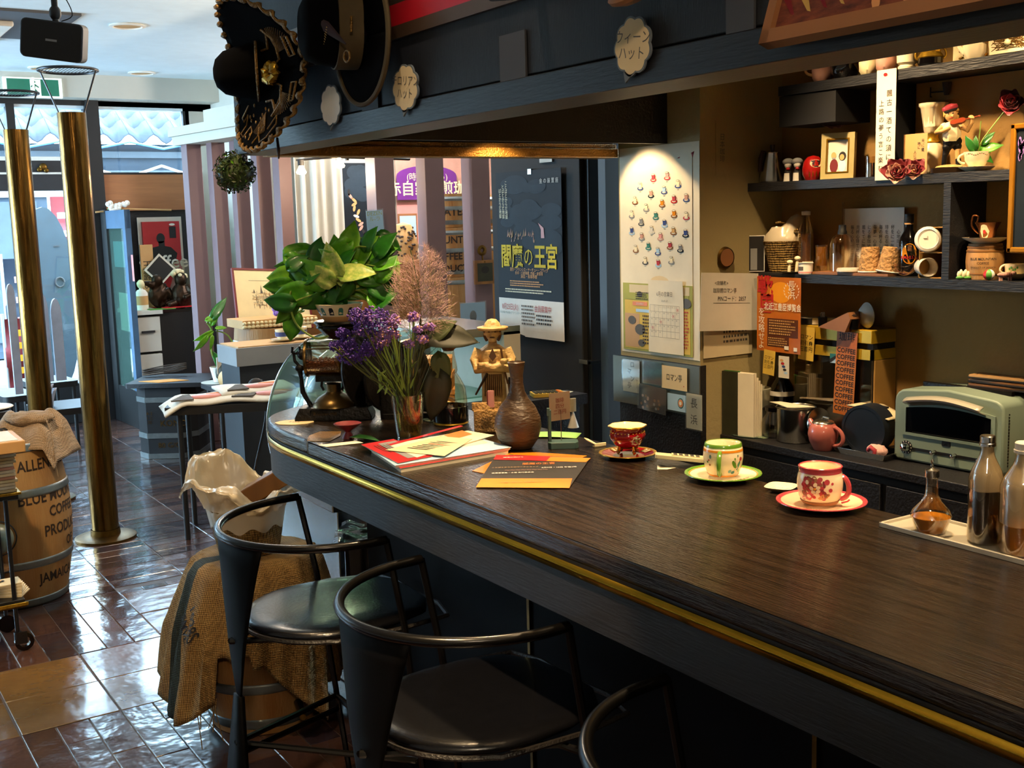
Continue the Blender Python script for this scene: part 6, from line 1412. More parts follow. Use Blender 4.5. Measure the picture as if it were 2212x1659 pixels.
# picture frame
t, A, k = Ts('framed_photo', 'cream marble photo frame with a drawn couple on the upper shelf', 'photo frame', 1808, ZU, .05, -.3)
TF2 = A @ Matrix.Rotation(pi/2-.08, 4, 'X')
b = B('marble'); 
for x0, x1, y0, y1 in ((-36, -24, 0, 98), (24, 36, 0, 98), (-24, 24, 0, 14), (-24, 24, 84, 98)): b.bx(x0, x1, y0, y1, -12, 4, TF2)
b.m('gold')
for x0, x1, y0, y1 in ((-25, -22, 12, 86), (22, 25, 12, 86), (-22, 22, 12, 15), (-22, 22, 83, 86)): b.bx(x0, x1, y0, y1, 0, 5, TF2)
b.obj('frame', t); b = B('offwhite'); b.bx(-22, 22, 15, 83, -4, 0, TF2); b.m('darkred').poly(oval(18, 30, -8, 28, 14), TF2 @ Matrix.Translation((0, 0, .5))); b.m('ltblue').poly(oval(16, 26, 10, 28, 14), TF2 @ Matrix.Translation((0, 0, .7))); b.m('ink').poly(oval(16, 20, 10, 48, 14), TF2 @ Matrix.Translation((0, 0, .9))); b.m('skin').poly(oval(10, 13, 9, 46, 14), TF2 @ Matrix.Translation((0, 0, 1.1))); b.poly(oval(11, 15, -9, 50, 14), TF2 @ Matrix.Translation((0, 0, 1.1))); b.m('grey').poly(oval(8, 4, -9, 44, 10), TF2 @ Matrix.Translation((0, 0, 1.3))); b.obj('portrait', t)
def rose(b, T, r, mat, mat2=None, seed=0, n=16):
    rr = random.Random(seed)
    for i in range(n):
        a = i*2.4; rad = r*(.12+.75*i/n); lift = r*(.75-.65*i/n); w_ = r*(.35+.5*i/n); b.m(mat if i % 3 or not mat2 else mat2); op = .25+1.0*i/n
        def fn(u, v, a=a, rad=rad, lift=lift, w_=w_, op=op):
            s_ = (u-.5)*2; x = rad*.6+v*w_*sin(op)*.9; z_ = -r*.1+v*w_*cos(op)*1.1+.05*r*sin(5*u+i); y = s_*w_*.75*sin(pi*(.25+.6*v)); x -= .35*w_*s_*s_
            return (x*cos(a)-y*sin(a), x*sin(a)+y*cos(a), z_)
        b.grid(fn, 5, 4, T)
    return b
p, k = sh(1800, 0, .1); q = P(1799, 258, x=XW-.03); T = Matrix.Translation(q) @ Matrix.Rotation(RZ, 4, 'Z') @ Matrix.Rotation(1.2, 4, 'X') @ S(k)
b = B(); rose(b, T, 28, 'rosepink', None, 3, 14); b.obj('paper_flower', None, 'pale pink paper rose fixed on the wall above the photo frame', 'flower', smooth=70, solid=.0004)
t, A, k = Ts('glass_tumbler', 'small cut glass tumbler left of the long calligraphy strip', 'glass', 1880, ZU, .05)
b = B('chrome'); b.lathe([(0, 0), (10, 0), (10, 30), (8, 30)], 20, A, mod=lambda r, z, a: r*(1+.05*cos(9*a+z*.3))); b.m('glasswarm').lathe([(10, 28), (11, 44)], 20, A); b.obj('glass', t)
def fs(b, T, w, h):
    b.m('ink').text('飄\n古\n一\n酒\nて\nの\n須\nに\nー', w*.3, Z(T), x=w*.18, y=-h*.05, sp=1.25); b.text('上\n路\nの\n夢\nう\n言\nこ\n楽\nむ', w*.28, Z(T), x=-w*.22, y=-h*.1, sp=1.2); b.m('red').poly(oval(w*.2, w*.14, -w*.05, h*.455, 12), Z(T, 2))
note('calligraphy_strip', (1896, 153, 1933, 388), 'paper', 'long white vertical strip with brush calligraphy hanging across the upper shelf', 'calligraphy', x=XS-.003, fn=fs, off=.002)
t, A, k = Ts('silk_rose', 'large dusky red fabric rose hanging over the upper shelf edge', 'flower', 1950, ZU, -.02)
b = B(); rose(b, A @ Matrix.Translation((-12, -8, 6)) @ Matrix.Rotation(1.1, 4, 'X'), 32, 'rosered', 'rosepink', 5, 18); b.obj('bloom', t, smooth=70, solid=.0004); b = B(); rose(b, A @ Matrix.Translation((22, -4, 10)) @ Matrix.Rotation(1.2, 4, 'X') @ Matrix.Rotation(1, 4, 'Z'), 25, 'rosered', 'rosepink', 8, 14); b.obj('bloom', t, smooth=70, solid=.0004)
def fk(b, T, w, h): b.m('ink').text('天\nに\n星', w*.14, Z(T), x=w*.32, y=h*.2, sp=1.1); b.text('地\nに', w*.13, Z(T), x=w*.16, y=h*.2); b.text('人\nに\n花', w*.13, Z(T), x=w*.0, y=-h*.05)
note('poem_card', (1954, 291, 2003, 376), 'tan', 'tan card with a short brush poem behind the red fabric rose', 'card', x=XS+.03, fn=fk, off=.002)
t, A, k = Ts('relief_vase', 'tall cream vase with carved relief behind the violin boy figurine', 'vase', 2012, ZU, .10)
rf = lambda r, z, a: r*(1+.06*noise.noise(Vector((cos(a)*4, sin(a)*4, z*.13)))+.02*cos(24*a)*(z > 136))
b = B('china'); b.lathe([(0, 0), (20, 0), (24, 6), (24, 58), (16, 66)], 64, A, rf); b.m('goldbright').lathe([(14, 66), (17, 70), (12, 78), (15, 86)], 30, A); b.m('china').lathe([(14, 86), (18, 90), (26, 140), (30, 144), (30, 150), (26, 150), (20, 100)], 64, A, rf); b.obj('vase', t, smooth=60)
# violin boy
t, A, k = Ts('violin_boy', 'painted figurine of a boy in a red cap playing a violin on the upper shelf', 'figurine', 2052, ZU, .045)
b = B('bronze'); b.rbox(-40, 44, -22, 22, 0, 10, 8, 3, A); b.m('statue').ell((0, 0, 12), (32, 16, 6), 18, 6, A); b.obj('base', t)
b = B('castiron'); b.tube([(-14, 0, 12), (-12, 0, 36), (-6, 2, 60)], [5, 6, 10], 10, T=A); b.m('castiron').tube([(16, -2, 12), (15, -2, 30)], [6, 6], 10, T=A); b.ell((2, 0, 66), (20, 13, 15), 16, 9, A); b.ell((-8, -2, 54), (10, 8, 10), 10, 6, A); b.ell((12, -2, 56), (10, 8, 10), 10, 6, A); remesh(b.obj('trousers_and_boots', t), .0014, 2)
b = B('skin'); b.tube([(14, -2, 28), (13, -2, 50)], [5, 6], 10, T=A); b.ell((-2, 0, 122), (13, 12, 14), 16, 10, A); b.ell((2, -12, 119), (2.4, 3, 3), 8, 5, A); b.tube([(0, 0, 104), (0, 0, 114)], 6, 8, T=A)
b.tube([(-15, 2, 100), (-30, -4, 86), (-18, -18, 88), (-8, -20, 92)], [7, 5.5, 4.5, 4], 10, T=A); b.ell((-6, -20, 93), (5, 4, 4), 8, 6, A); b.tube([(16, 2, 100), (32, -8, 88), (40, -14, 104), (38, -16, 112)], [7, 6, 5, 4], 10, T=A); b.ell((38, -16, 114), (6, 4, 5), 8, 6, A)
for i in range(3): b.tube([(36+i*3, -18, 116), (38+i*3, -21, 111)], 1.5, 5, T=A)
remesh(b.obj('skin', t), .0012, 2)
b = B('cream'); b.lathe([(15, 66), (19, 76), (18, 94), (12, 106), (6, 108)], 20, A, mod=lambda r, z, a: r*(1+.06*cos(7*a))); b.ell((-15, 2, 98), (9, 8, 9), 10, 6, A); b.ell((16, 2, 98), (9, 8, 9), 10, 6, A); b.obj('shirt', t)
b = B('hair')
for i in range(36): r_ = random.Random(i); a = r_.uniform(0, 6.3); z_ = r_.uniform(116, 133); b.ell((-2+12*cos(a), 2+10*sin(a), z_) if sin(a) > -.5 else (-2+12*cos(a), 2, z_), (5, 5, 4), 7, 5, A)
b.obj('hair', t)
b = B('cuprose'); b.lathe([(15, 0), (17, 4), (16, 9), (6, 13), (0, 13)], 24, A @ Matrix.Translation((-3, 0, 132)) @ Matrix.Rotation(-.25, 4, 'Y')); b.m('ink').lathe([(14.5, -3), (15.5, 1)], 24, A @ Matrix.Translation((-3, 0, 132)) @ Matrix.Rotation(-.25, 4, 'Y')); b.obj('cap', t)
TV = A @ Matrix.Translation((12, -19, 106)) @ Matrix.Rotation(-.22, 4, 'Y') @ Matrix.Rotation(.9, 4, 'X')
b = B('violin'); b.prism([(16*cos(a)*(1-.0), 8*sin(a)*(1-.3*math.exp(-(cos(a)*3)**2))) for a in [2*pi*i/28 for i in range(28)]], -2.5, 2.5, TV); b.bx(14, 42, -1.2, 1.2, -1, 1.5, TV); b.ell((43, 0, 0), (3, 3, 2), 8, 5, TV); b.obj('violin', t)
b = B('ink')
for x, y in ((-7, 124), (2, 125)): b.ell((x, -11.4, y), (1.5, 1, 1.3), 6, 4, A)
b.m('red').ell((-1, -11.8, 115), (3, 1, .9), 6, 4, A); b.obj('face_details', t)
# tea cup with rose
t, A, k = Ts('white_teacup', 'white teacup with tiny flowers on the upper shelf holding a red rose', 'cup', 2108, ZU+.012, .055)
b = B('china'); b.lathe([(0, 0), (16, 0), (17, 2), (25, 14), (28, 32), (27, 32), (23, 16), (0, 4)], 36, A); handle(b, 26, 8, 28, 12, 2.6, pi+.2, A); b.obj('cup', t); b = B('rosered')
f = wrap(prof_r([(16, 0), (17, 2), (25, 14), (28, 32)]), -pi/2, .5)
for i in range(12):
    b.m('rosered' if i % 2 else 'green'); b.add([(x, y, 0) for x, y, z in oval(3, 2, -22+i*4, 26+2*sin(i), 6)], [tuple(range(6))], lambda v: A @ f(v))
b.obj('painted_sprigs', t)
t2, A, k = Ts('white_saucer', 'white saucer under the teacup that holds the rose', 'saucer', 2108, ZU, .055); b = B('china'); b.lathe([(0, 2), (18, 2), (20, 0), (36, 8), (38, 10), (36, 10.5), (18, 5), (0, 5)], 40, A); b.obj('dish', t2)
t, A, k = Ts('red_rose', 'deep red rose on a leafy stem leaning from the white teacup', 'flower', 2108, ZU+.02, .05)
b = B('stem'); b.tube(smoothpts([(0, 0, 0), (6, -4, 40), (28, -6, 75), (56, -8, 112)], 4), 1.6, 6, T=A); b.tube([(0, 0, 0), (4, 0, 60), (6, 0, 90)], 1.2, 5, T=A); b.obj('stem', t)
for x, z_, L_, an, m in ((-6, 30, 36, 2.2, 'leafC'), (10, 28, 44, .3, 'leafA'), (6, 22, 36, -.6, 'leafC'), (-2, 34, 26, 1.7, 'leafC'), (14, 44, 30, .9, 'leafC')): b = B(m); leaf(b, A @ Matrix.Translation((x, -4, z_)) @ Matrix.Rotation(-an, 4, 'Y') @ Matrix.Rotation(1.1, 4, 'X'), L_, L_*.55, m, .2, .2); b.obj('leaf', t, solid=.0004, smooth=70)
b = B(); rose(b, A @ Matrix.Translation((64, -9, 124)) @ Matrix.Rotation(1.1, 4, 'X'), 30, 'reddeep', 'cuprose', 4, 16); b.obj('bloom', t, smooth=70, solid=.0004)
# wall lantern hook, gold picture
q = P(2010, 200, x=XW-.035); t = thing('wall_hook', 'small black iron wall bracket with a lantern cup above the figurine', 'bracket', q)
b = B('ink'); b.tube([(.0, 0, 0), (-.004, -.05, -.002)], .0022, 6); b.tube([(.03, 0, -.01), (.0, 0, -.012), (0, 0, .014)], .002, 6); b.obj('bracket', t); b = B('ink'); b.lathe([(.007, -.012), (.01, .0), (.013, .022), (.009, .022), (.006, -.01)], 10, Matrix.Translation((-.004, -.055, 0))); b.obj('cup', t)
XG2 = XS-.012
g0 = P(2186, 268, x=XG2); g1 = P(2186, 546, x=XG2)
t = thing('gold_picture', 'gold framed dark picture at the right edge in front of the shelves', 'picture', (XG2, g0.y, (g0.z+g1.z)/2)); Hh = (g0.z-g1.z)/2
T = plane((0, 0, 0), (0, -1, 0), (0, 0, 1)); b = B('framegold'); b.bx(0, .3, -Hh, -Hh+.014, -.008, .006, T); b.bx(0, .3, Hh-.014, Hh, -.008, .006, T); b.bx(0, .014, -Hh, Hh, -.008, .006, T); b.bx(.286, .3, -Hh, Hh, -.008, .006, T); b.obj('frame', t, bevel=.003)
b = B('posterblue'); b.bx(.012, .288, -Hh+.012, Hh-.012, -.004, 0, T); b.m('statice2')
for i in range(14): r_ = random.Random(i); b.poly(oval(.008, .02, .02+.02*r_.random(), Hh*(.45+.3*r_.random()), 8), Z(T, 0))
b.obj('picture', t)
q = P(2184, 378, x=XG2-.01); b = B('cuprose'); b.lathe([(.0, 0), (.004, .001), (.002, .006), (.004, .01), (0, .011)], 12); b.obj('push_pin', None, 'pink push pin at the left edge of the gold framed picture', 'pin', loc=(XG2+.008, q.y+.004, q.z), rot=(0, -pi/2, 0))
# lower shelf
def L2(n, lab, cat, px, dx=.05, z=None, rz=None): return Ts(n, lab, cat, px, ZL if z is None else z, dx, rz)
t, A, k = L2('black_card', 'black photo card of a glass leaning at the left end of the lower shelf', 'card', 1628, .02)
b = B('white'); b.bx(-24, 24, -1, 1, 0, 78, A); b.m('ink').bx(-22, 22, -1.4, -1, 2, 76, A); b.m('grey').bx(-6, 8, -1.8, -1.4, 4, 50, A); b.m('offwhite').text('夜\n話', 9, A @ Matrix.Rotation(pi/2, 4, 'X') @ Matrix.Translation((-14, 50, 2))); b.obj('card', t)
b = B('barreldark'); b.bx(0, .015, 0, .12, 0, .12); b.obj('wood_panel', None, 'brown wooden board standing behind the black photo card', 'board', loc=(XS+.1, 2.49, ZL))
t, A, k = L2('wicker_basket', 'cream wicker basket with a loop handle and plastic wrap on the lower shelf', 'basket', 1690, .07)
b = B('wicker'); b.lathe([(0, 0), (26, 0), (38, 62), (40, 66), (36, 62), (24, 4)], 40, A, mod=lambda r, z, a: r*(1+.03*sin(20*a+z))); b.obj('basket', t); b = B('wicker'); b.tube([(36*cos(a)-4, 0, 60+46*sin(a)) for a in [pi*i/12 for i in range(13)]][:8], 2.4, 6, T=A); b.tube([(30+8*cos(a), -20, 56+34*sin(a)) for a in [pi*i/10-.4 for i in range(9)]], 2.6, 6, T=A); b.obj('handle', t)
b = B('bagfilm'); b.ell((0, 0, 62), (38, 26, 34), 18, 12, A, mod=lambda d: 1+.3*nz(d, 3)); b.tube([(10, 0, 70), (30, 6, 110), (36, 8, 118)], [26, 14, 8], 10, T=A); b.obj('plastic_wrap', t, smooth=60)
t, A, k = L2('liqueur_bottle', 'clear bottle with a little red liqueur and a white cap beside the basket', 'bottle', 1742, .08)
b = B('glasswarm'); b.lathe([(0, 1), (16, 1), (17, 6), (17, 84), (8, 112), (7, 124)], 24, A); b.obj('glass', t); b = B('darkred'); b.lathe([(0, 2), (15, 2), (15.5, 18), (0, 18)], 24, A); b.obj('liqueur', t); b = B('white'); b.lathe([(9, 122), (9.6, 124), (9.6, 130), (0, 131)], 18, A); b.obj('cap', t); b = B('white'); f = wrap(lambda z: 17.6, -pi/2+.3, .4); b.add([(x, y, 0) for x, y in ((-12, 4), (12, 4), (12, 24), (-12, 24))], [(0, 1, 2, 3)], lambda v: A @ f(v)); b.m('red').text('K', 18, lambda v: A @ f(v+Vector((4, 14, 1))), bold=.04); b.obj('label', t)
t, A, k = L2('shot_glass', 'small amber tinted tumbler next to the red liqueur bottle', 'glass', 1777, .07)
b = B('glasswarm'); b.lathe([(0, 4), (10, 4), (9, 0), (12, 6), (14, 60), (13, 60)], 24, A); b.m('oilpale').lathe([(0, 16), (11, 16), (12.6, 56), (0, 56)], 20, A); b.obj('glass', t)
t, A, k = L2('mushroom_figures', 'two tiny cream mushroom figures on a green leaf dish at the shelf edge', 'figurine', 1714, .015)
b = B('olive'); b.lathe([(0, 0), (20, 1), (24, 4), (0, 3)], 20, A); b.obj('dish', t)
for x, h_ in ((-8, 22), (8, 30)): b = B('china'); b.cyl((x, 0, 2), (x+2, 0, h_), 4, 3, 10, T=A); b.ell((x+2, 0, h_+2), (7, 7, 5), 12, 7, A); b.obj('mushroom', t)
t, A, k = L2('small_tin', 'small round white tin with a pink band, front of the lower shelf', 'tin', 1742, .012)
b = B('white'); b.lathe([(0, 0), (15, 0), (15, 22), (17, 24), (0, 25)], 26, A); b.m('pink').lathe([(15.4, 2), (15.4, 5)], 26, A); b.m('inkgrey').lathe([(15.3, 8), (15.3, 16)], 26, A, a0=3.4, a1=4.4); b.obj('tin', t)
def board2(): 
    t, A, k = L2('wooden_board', 'thin reddish wooden board lying on the lower shelf under the paper cups', 'board', 1835, .06); 
    b = B('brownp'); q0 = P(1757, 590, x=XS+.02).y; q1 = P(1920, 600, x=XS+.02).y; o = t.location; b.bx(-.045, .07, q1-o.y, q0-o.y, 0, .007); b.obj('board', t); t.rotation_euler = (0, 0, 0); return o
board2(); ZB2 = ZL+.0085
t, A, k = L2('glass_dripper', 'ribbed clear glass dome with a black rubber top on the lower shelf', 'coffee dripper', 1821, .065, ZB2)
b = B('glasswarm'); b.lathe([(25, 0), (26, 60), (20, 74), (9, 80)], 40, A, mod=lambda r, z, a: r*(1+.02*cos(20*a))); b.obj('glass', t); b = B('black'); b.lathe([(10, 78), (10, 84), (8, 88), (8, 98), (6, 99), (0, 99)], 20, A); b.obj('rubber_top', t)
b = B('plastic'); b.lathe([(0, 0), (22, 0), (24, 2), (24, 5), (22, 9), (0, 9)], 30, A); b.obj('takeaway_lid', None, 'flat white plastic cup lid lying in front of the glass dome', 'lid', loc=P(1832, 584, x=XS+.028)*Vector((1, 1, 0)).length if False else (XS+.028, P(1832, 584, x=XS+.028).y, ZB2))
p_, k_ = sh(1822, ZL, .12); b = B('frost'); b.cyl((0, 0, 0), (0, 0, 150*k_), 3*k_, n=12); b.obj('plastic_tube', None, 'upright translucent tube behind the glass dome', 'tube', loc=(XS+.125, P(1822, 450, x=XS+.125).y, ZL))
def fh(b, T, w, h):
    b.m('ink')
    for i in range(9): b.text('\n'.join(random.Random(i).sample('珈琲を一杯飲む毎に夢見る心地して春の風', 8 if i else 6)), w*.062, Z(T), x=w*(.42-.095*i), y=-h*.02, sp=1.0)
note('calligraphy_sheet', (1824, 451, 1952, 600), 'offwhite', 'white sheet of fine brush writing standing at the back of the lower shelf', 'calligraphy', x=XW-.02, fn=fh, off=.003)
for px, lab, rr in ((1883, 'upside down brown corrugated paper cup, left one on the board', 0), (1922, 'upside down brown corrugated paper cup tilting left, next to the liqueur bottle', -.14)):
    t, A, k = L2('paper_cup', lab, 'paper cup', px, .05, ZB2+(.002 if rr else 0)); t.rotation_euler = (0, rr*-1, t.rotation_euler.z)
    b = B('cupbrown'); b.lathe([(24, 3), (18, 54), (0, 54)], 30, A, mod=lambda r, z, a: r*(1+.012*sin(18*a+z*.5))); b.m('white').lathe([(25, 0), (26, 1.5), (24.5, 3)], 30, A); b.obj('cup', t)
t, A, k = L2('coffee_liqueur', 'black coffee liqueur bottle with a yellow and red label on the lower shelf', 'bottle', 1966, .075)
b = B('bottleblk'); b.lathe([(0, 0), (19, 0), (20, 3), (20, 72), (17, 84), (9, 98), (9, 116)], 28, A); b.obj('glass', t); b = B('black'); b.lathe([(9, 112), (10, 114), (10, 132), (0, 133)], 20, A); b.m('tan').lathe([(9.5, 110), (9.6, 114)], 20, A); b.obj('cap', t)
f = wrap(lambda z: 20.4, -pi/2+.1, .4); b = B('yellow'); b.add([(x, y, 0) for x, y, z in oval(33, 44, 0, 48, 20)], [tuple(range(20))], lambda v: A @ f(v)); b.m('red').text('KAHLÚA', 9, lambda v: A @ f(v+Vector((0, 40, .8))), bold=.03); b.m('brownp').add([(x, y, .6) for x, y in ((-4, 54), (4, 54), (4, 66), (-4, 66))], [(0, 1, 2, 3)], lambda v: A @ f(v)); b.obj('label', t)
t, A, k = L2('clear_plastic_jar', 'round clear plastic jar lying on its side at the shelf edge', 'jar', 1958, .01)
b = B('glass'); b.lathe([(0, 0), (27, 0), (28, 4), (28, 34), (25, 38), (25, 44)], 32, A @ Matrix.Translation((0, -14, 28.5)) @ Matrix.Rotation(-pi/2+.4, 4, 'X')); b.obj('jar', t)
yk = P(1985, 560, x=XS+.02).y; yd_ = yd-.0
t = thing('cardboard_cubby', 'open cardboard box divided in two on the lower shelf beside the divider', 'box', (0, 0, 0)); b = B('cardboard')
y0_, y1_ = yd+.003, yk
for z0_ in (ZL, ZL+.068, ZL+.136): b.bx(XS+.02, XS+.13, y0_, y1_, z0_, z0_+.002)
b.bx(XS+.02, XS+.13, y0_, y0_+.002, ZL, ZL+.137); b.bx(XS+.02, XS+.13, y1_-.002, y1_, ZL, ZL+.137); b.obj('box', t)
ym = (y0_+y1_)/2; t, A, k = L2('white_cup_lid', 'round white takeaway cup lid facing out of the upper cardboard box', 'lid', 2008, .02, ZL+.07)
b = B('white'); TT = A @ Matrix.Translation((0, -6, 27)) @ Matrix.Rotation(pi/2-.15, 4, 'X'); b.lathe([(27, 0), (28, 3), (26, 8), (21, 10), (20, 8), (0, 8)], 34, TT); b.bx(-10, -2, 2, 8, 8, 10, TT); b.obj('lid', t)
t, A, k = L2('white_paper_cup', 'white paper cup lying in the lower cardboard box', 'paper cup', 2006, .02, ZL+.002)
b = B('white'); b.lathe([(20, 0), (21, 1), (17, 46), (0, 46), (16, 44), (19, 1)], 30, A @ Matrix.Translation((4, -8, 21)) @ Matrix.Rotation(-pi/2-.0, 4, 'X') @ Matrix.Rotation(-.3, 4, 'Y')); b.obj('cup', t)
t, A, k = L2('mini_barrel', 'small wooden barrel lettered Blue Mountain Coffee on the lower shelf', 'barrel', 2133, .06)
bp = [(0, 0), (34, 0), (38, 24), (39, 38), (38, 52), (34, 76), (0, 76)]; b = B('barrelwood'); b.lathe(bp, 40, A); b.obj('staves', t); b = B('barreldark')
for z_ in (10, 58, 66): b = B('barreldark'); b.lathe([(prof_r(bp)(z_)+.3, z_), (prof_r(bp)(z_)+1.2, z_+2.5), (prof_r(bp)(z_)+.3, z_+5)], 40, A); b.obj('hoop', t)
f = wrap(prof_r(bp), -pi/2-.1, .7); b = B('ink'); b.text('BLUE MOUNTAIN', 7, lambda v: A @ f(v+Vector((0, 44, 0))), bold=.01); b.text('COFFEE', 7, lambda v: A @ f(v+Vector((0, 35, 0))), bold=.01); b.text('PRODUCT OF JAMAICA', 5, lambda v: A @ f(v+Vector((0, 26, 0)))); b.obj('lettering', t)
zb = ZL+76*k+.0005; t, A, k = L2('ornate_saucer', 'white saucer balanced on top of the small lettered barrel', 'saucer', 2133, .06, zb); b = B('china'); b.lathe([(0, 2), (24, 2), (26, 0), (46, 10), (49, 13), (46, 13), (24, 5), (0, 5)], 40, A); b.obj('dish', t)
t, A, k = L2('bronze_cup', 'tall flared bronze and cream cup with a high loop handle on the small barrel', 'cup', 2137, .06, zb+.006)
b = B('bronzecup'); b.lathe([(0, 2), (16, 2), (16, 8), (19, 24), (27, 40), (25, 40), (17, 24), (0, 6)], 36, A); b.obj('bowl', t); b = B('bronzecup'); b.tube(smoothpts([(-18, 0, 16), (-32, 0, 32), (-30, 0, 54), (-20, 0, 52), (-22, 0, 40)], 4), 2, 6, T=A); b.obj('handle', t); f = wrap(prof_r([(16, 2), (16, 8), (19, 24), (27, 40)]), -pi/2-.35, .5); b = B('china'); b.add([(x, y, 0) for x, y, z in oval(18, 30, 0, 21, 14, wob=.08)], [tuple(range(14))], lambda v: A @ f(v)); b.m('red').add([(x, y, .4) for x, y, z in oval(6, 9, 0, 20, 8)], [tuple(range(8))], lambda v: A @ f(v)); b.obj('painted_panel', t)
t, A, k = L2('porcelain_flower', 'small white porcelain flowers with green leaves at the shelf edge', 'ornament', 2090, .015)
b = B('china')
for i in range(6): b.ell((-12+i*4.5, 0, 10+4*(i % 2)), (4, 4, 8), 10, 6, A)
b.m('green').ell((-10, -4, 4), (8, 4, 4), 10, 5, A); b.ell((6, -4, 4), (8, 4, 3), 10, 5, A); b.obj('flowers', t)
t, A, k = L2('patchwork_ball', 'little red, yellow and white patchwork ball at the shelf edge', 'ball', 2143, .01)
for i, m in enumerate(('red', 'yellow', 'white', 'red', 'green', 'white')):
    b = B(m) if i == 0 else b.m(m); b.lathe([(12*sin(pi*j/8), 12-12*cos(pi*j/8)) for j in range(9)], 4, A, a0=i*pi/3, a1=(i+1)*pi/3)
b.obj('ball', t)
t, A, k = L2('toy_animal', 'small striped toy animal on the lower shelf at the right', 'toy', 2178, .015)
b = B('rosepink'); b.ell((0, 0, 13), (16, 6, 6), 14, 8, A); b.ell((17, 0, 16), (6, 4, 5), 10, 6, A); 
for x in (-10, -6, 8, 12): b.cyl((x, 0, 0), (x, 0, 10), 2, 2.4, 8, T=A)
b.obj('body', t); b = B('darkred')
for i in range(8): b.lathe([(6.2-.25*abs(i-4), 0), (6.2-.25*abs(i-4), 1)], 16, A @ Matrix.Translation((-12+i*3.4, 0, 13)) @ Matrix.Rotation(pi/2, 4, 'Y'))
b.obj('stripes', t)
t, A, k = L2('flowered_cup', 'white cup with green sprigs on a saucer at the right edge of the lower shelf', 'cup', 2200, .07); b = B('china'); b.lathe([(0, 2), (16, 2), (30, 12), (32, 14), (14, 5), (0, 5)], 34, A); b.lathe([(12, 6), (20, 14), (23, 34), (21, 34), (16, 12), (0, 8)], 34, A); handle(b, 22, 14, 32, 10, 2.2, pi+.3, A); b.obj('cup', t); b = B('green'); f = wrap(lambda z: 22.5, -pi/2, .3)
for i in range(5): b.add([(x, y, 0) for x, y, z in oval(4, 6, -12+i*4, 24+3*sin(i*2), 7)], [tuple(range(7))], lambda v: A @ f(v))
b.obj('painted_sprigs', t)
# top shelf
def T3(n, lab, cat, px, dx=.04, rz=None): return Ts(n, lab, cat, px, ZT, dx, rz)
def rosecup(px, m, lab, dx=.04):
    t, A, k = T3('rose_cup', lab, 'cup', px, dx); b = B(m); b.lathe([(0, 0), (14, 0), (21, 10), (22, 24), (19, 40), (21, 44), (19, 43), (16, 30), (0, 6)], 40, A, mod=lambda r, z, a: r*(1+.09*sin(3*a+z*.09))); b.obj('cup', t); return t, A
t_, A_ = rosecup(1772, 'rosepink', 'pink rose shaped cup alone at the left of the top shelf'); b = B('tan'); handle(b, 20, 16, 40, 14, 3, pi, A_); b.obj('handle', t_)
rosecup(1872, 'cream', 'pale yellow rose shaped cup on the top shelf'); rosecup(1908, 'rosepink', 'pink rose shaped cup next to the yellow one on the top shelf', .03)
t, A, k = T3('dark_bowl', 'dark round bowl in the shadow between the pink and yellow rose cups', 'bowl', 1822, .06); b = B('bottleblk'); b.lathe([(0, 0), (20, 0), (30, 14), (32, 30), (30, 30), (0, 6)], 30, A); b.obj('bowl', t)
t, A, k = T3('relief_mug', 'cream mug with relief leaves on the top shelf', 'mug', 1953, .035); b = B('china'); b.lathe([(0, 0), (18, 0), (19, 6), (16, 9), (21, 14), (22, 44), (20, 44), (18, 16), (0, 12)], 36, A, mod=lambda r, z, a: r*(1+.04*noise.noise(Vector((cos(a)*5, sin(a)*5, z*.2))))); b.obj('mug', t); b = B('china'); handle(b, 21, 14, 40, 14, 2.6, .1, A); b.obj('handle', t)
t, A, k = T3('gold_pot', 'black and gold crowned pot on the top shelf', 'pot', 2003, .05); b = B('bottleblk'); b.lathe([(0, 0), (20, 0), (26, 6), (26, 18)], 34, A); b.m('goldbright').lathe([(26, 18), (28, 20), (24, 26), (20, 30), (21, 44), (18, 44)], 34, A, mod=lambda r, z, a: r*(1+.05*cos(12*a)*(z > 28))); handle(b, 24, 16, 38, 8, 2, 0, A); handle(b, 24, 16, 38, 8, 2, pi, A); b.obj('pot', t)
t, A, k = T3('relief_box', 'small cream relief box behind the pale teapot on the top shelf', 'box', 2078, .08); b = B('cream'); b.bx(-26, 26, -14, 14, 0, 42, A); 
for i in range(14): r_ = random.Random(i); b.m('goldthread').ell((r_.uniform(-22, 22), -14.5, r_.uniform(6, 38)), (3.5, 1, 2.5), 7, 4, A)
b.obj('box', t)
t, A, k = T3('leaf_teapot', 'pale green leaf shaped teapot with a gold handle on the top shelf', 'teapot', 2095, .03); b = B('china'); b.lathe([(0, 0), (16, 0), (24, 14), (24, 30), (12, 42), (0, 44)], 36, A, mod=lambda r, z, a: r*(1+.06*sin(5*a))); b.tube([(-18, 0, 14), (-30, 0, 28), (-36, 0, 40)], [7, 5, 3], 8, T=A); b.obj('body', t); b = B('framegold'); handle(b, 24, 8, 38, 14, 3.4, 0, A); b.obj('handle', t)
t, A, k = T3('relief_jewel_box', 'carved cream drawer box with a round knob at the right of the top shelf', 'drawer box', 2180, .05, 0); t.rotation_euler = (0, 0, 0)
q0 = P(2135, 100, x=XS+.04).y-t.location.y; b = B('cream'); b.bx(-.01, .09, q0-.3, q0, 0, .062); b.obj('box', t); b = B('china'); b.bx(-.013, -.01, q0-.14, q0-.004, .006, .052); o = b.obj('drawer', t); b = B('cream'); b.ell((-.02, q0-.06, .03), .008, 12, 8); b.obj('knob', o)
b = B('goldthread')
for i in range(30): r_ = random.Random(i+9); b.tube([(-.0135, q0-.01-.12*r_.random(), .01+.038*r_.random()) for _ in range(3)], .0009, 4)
b.obj('relief', o)
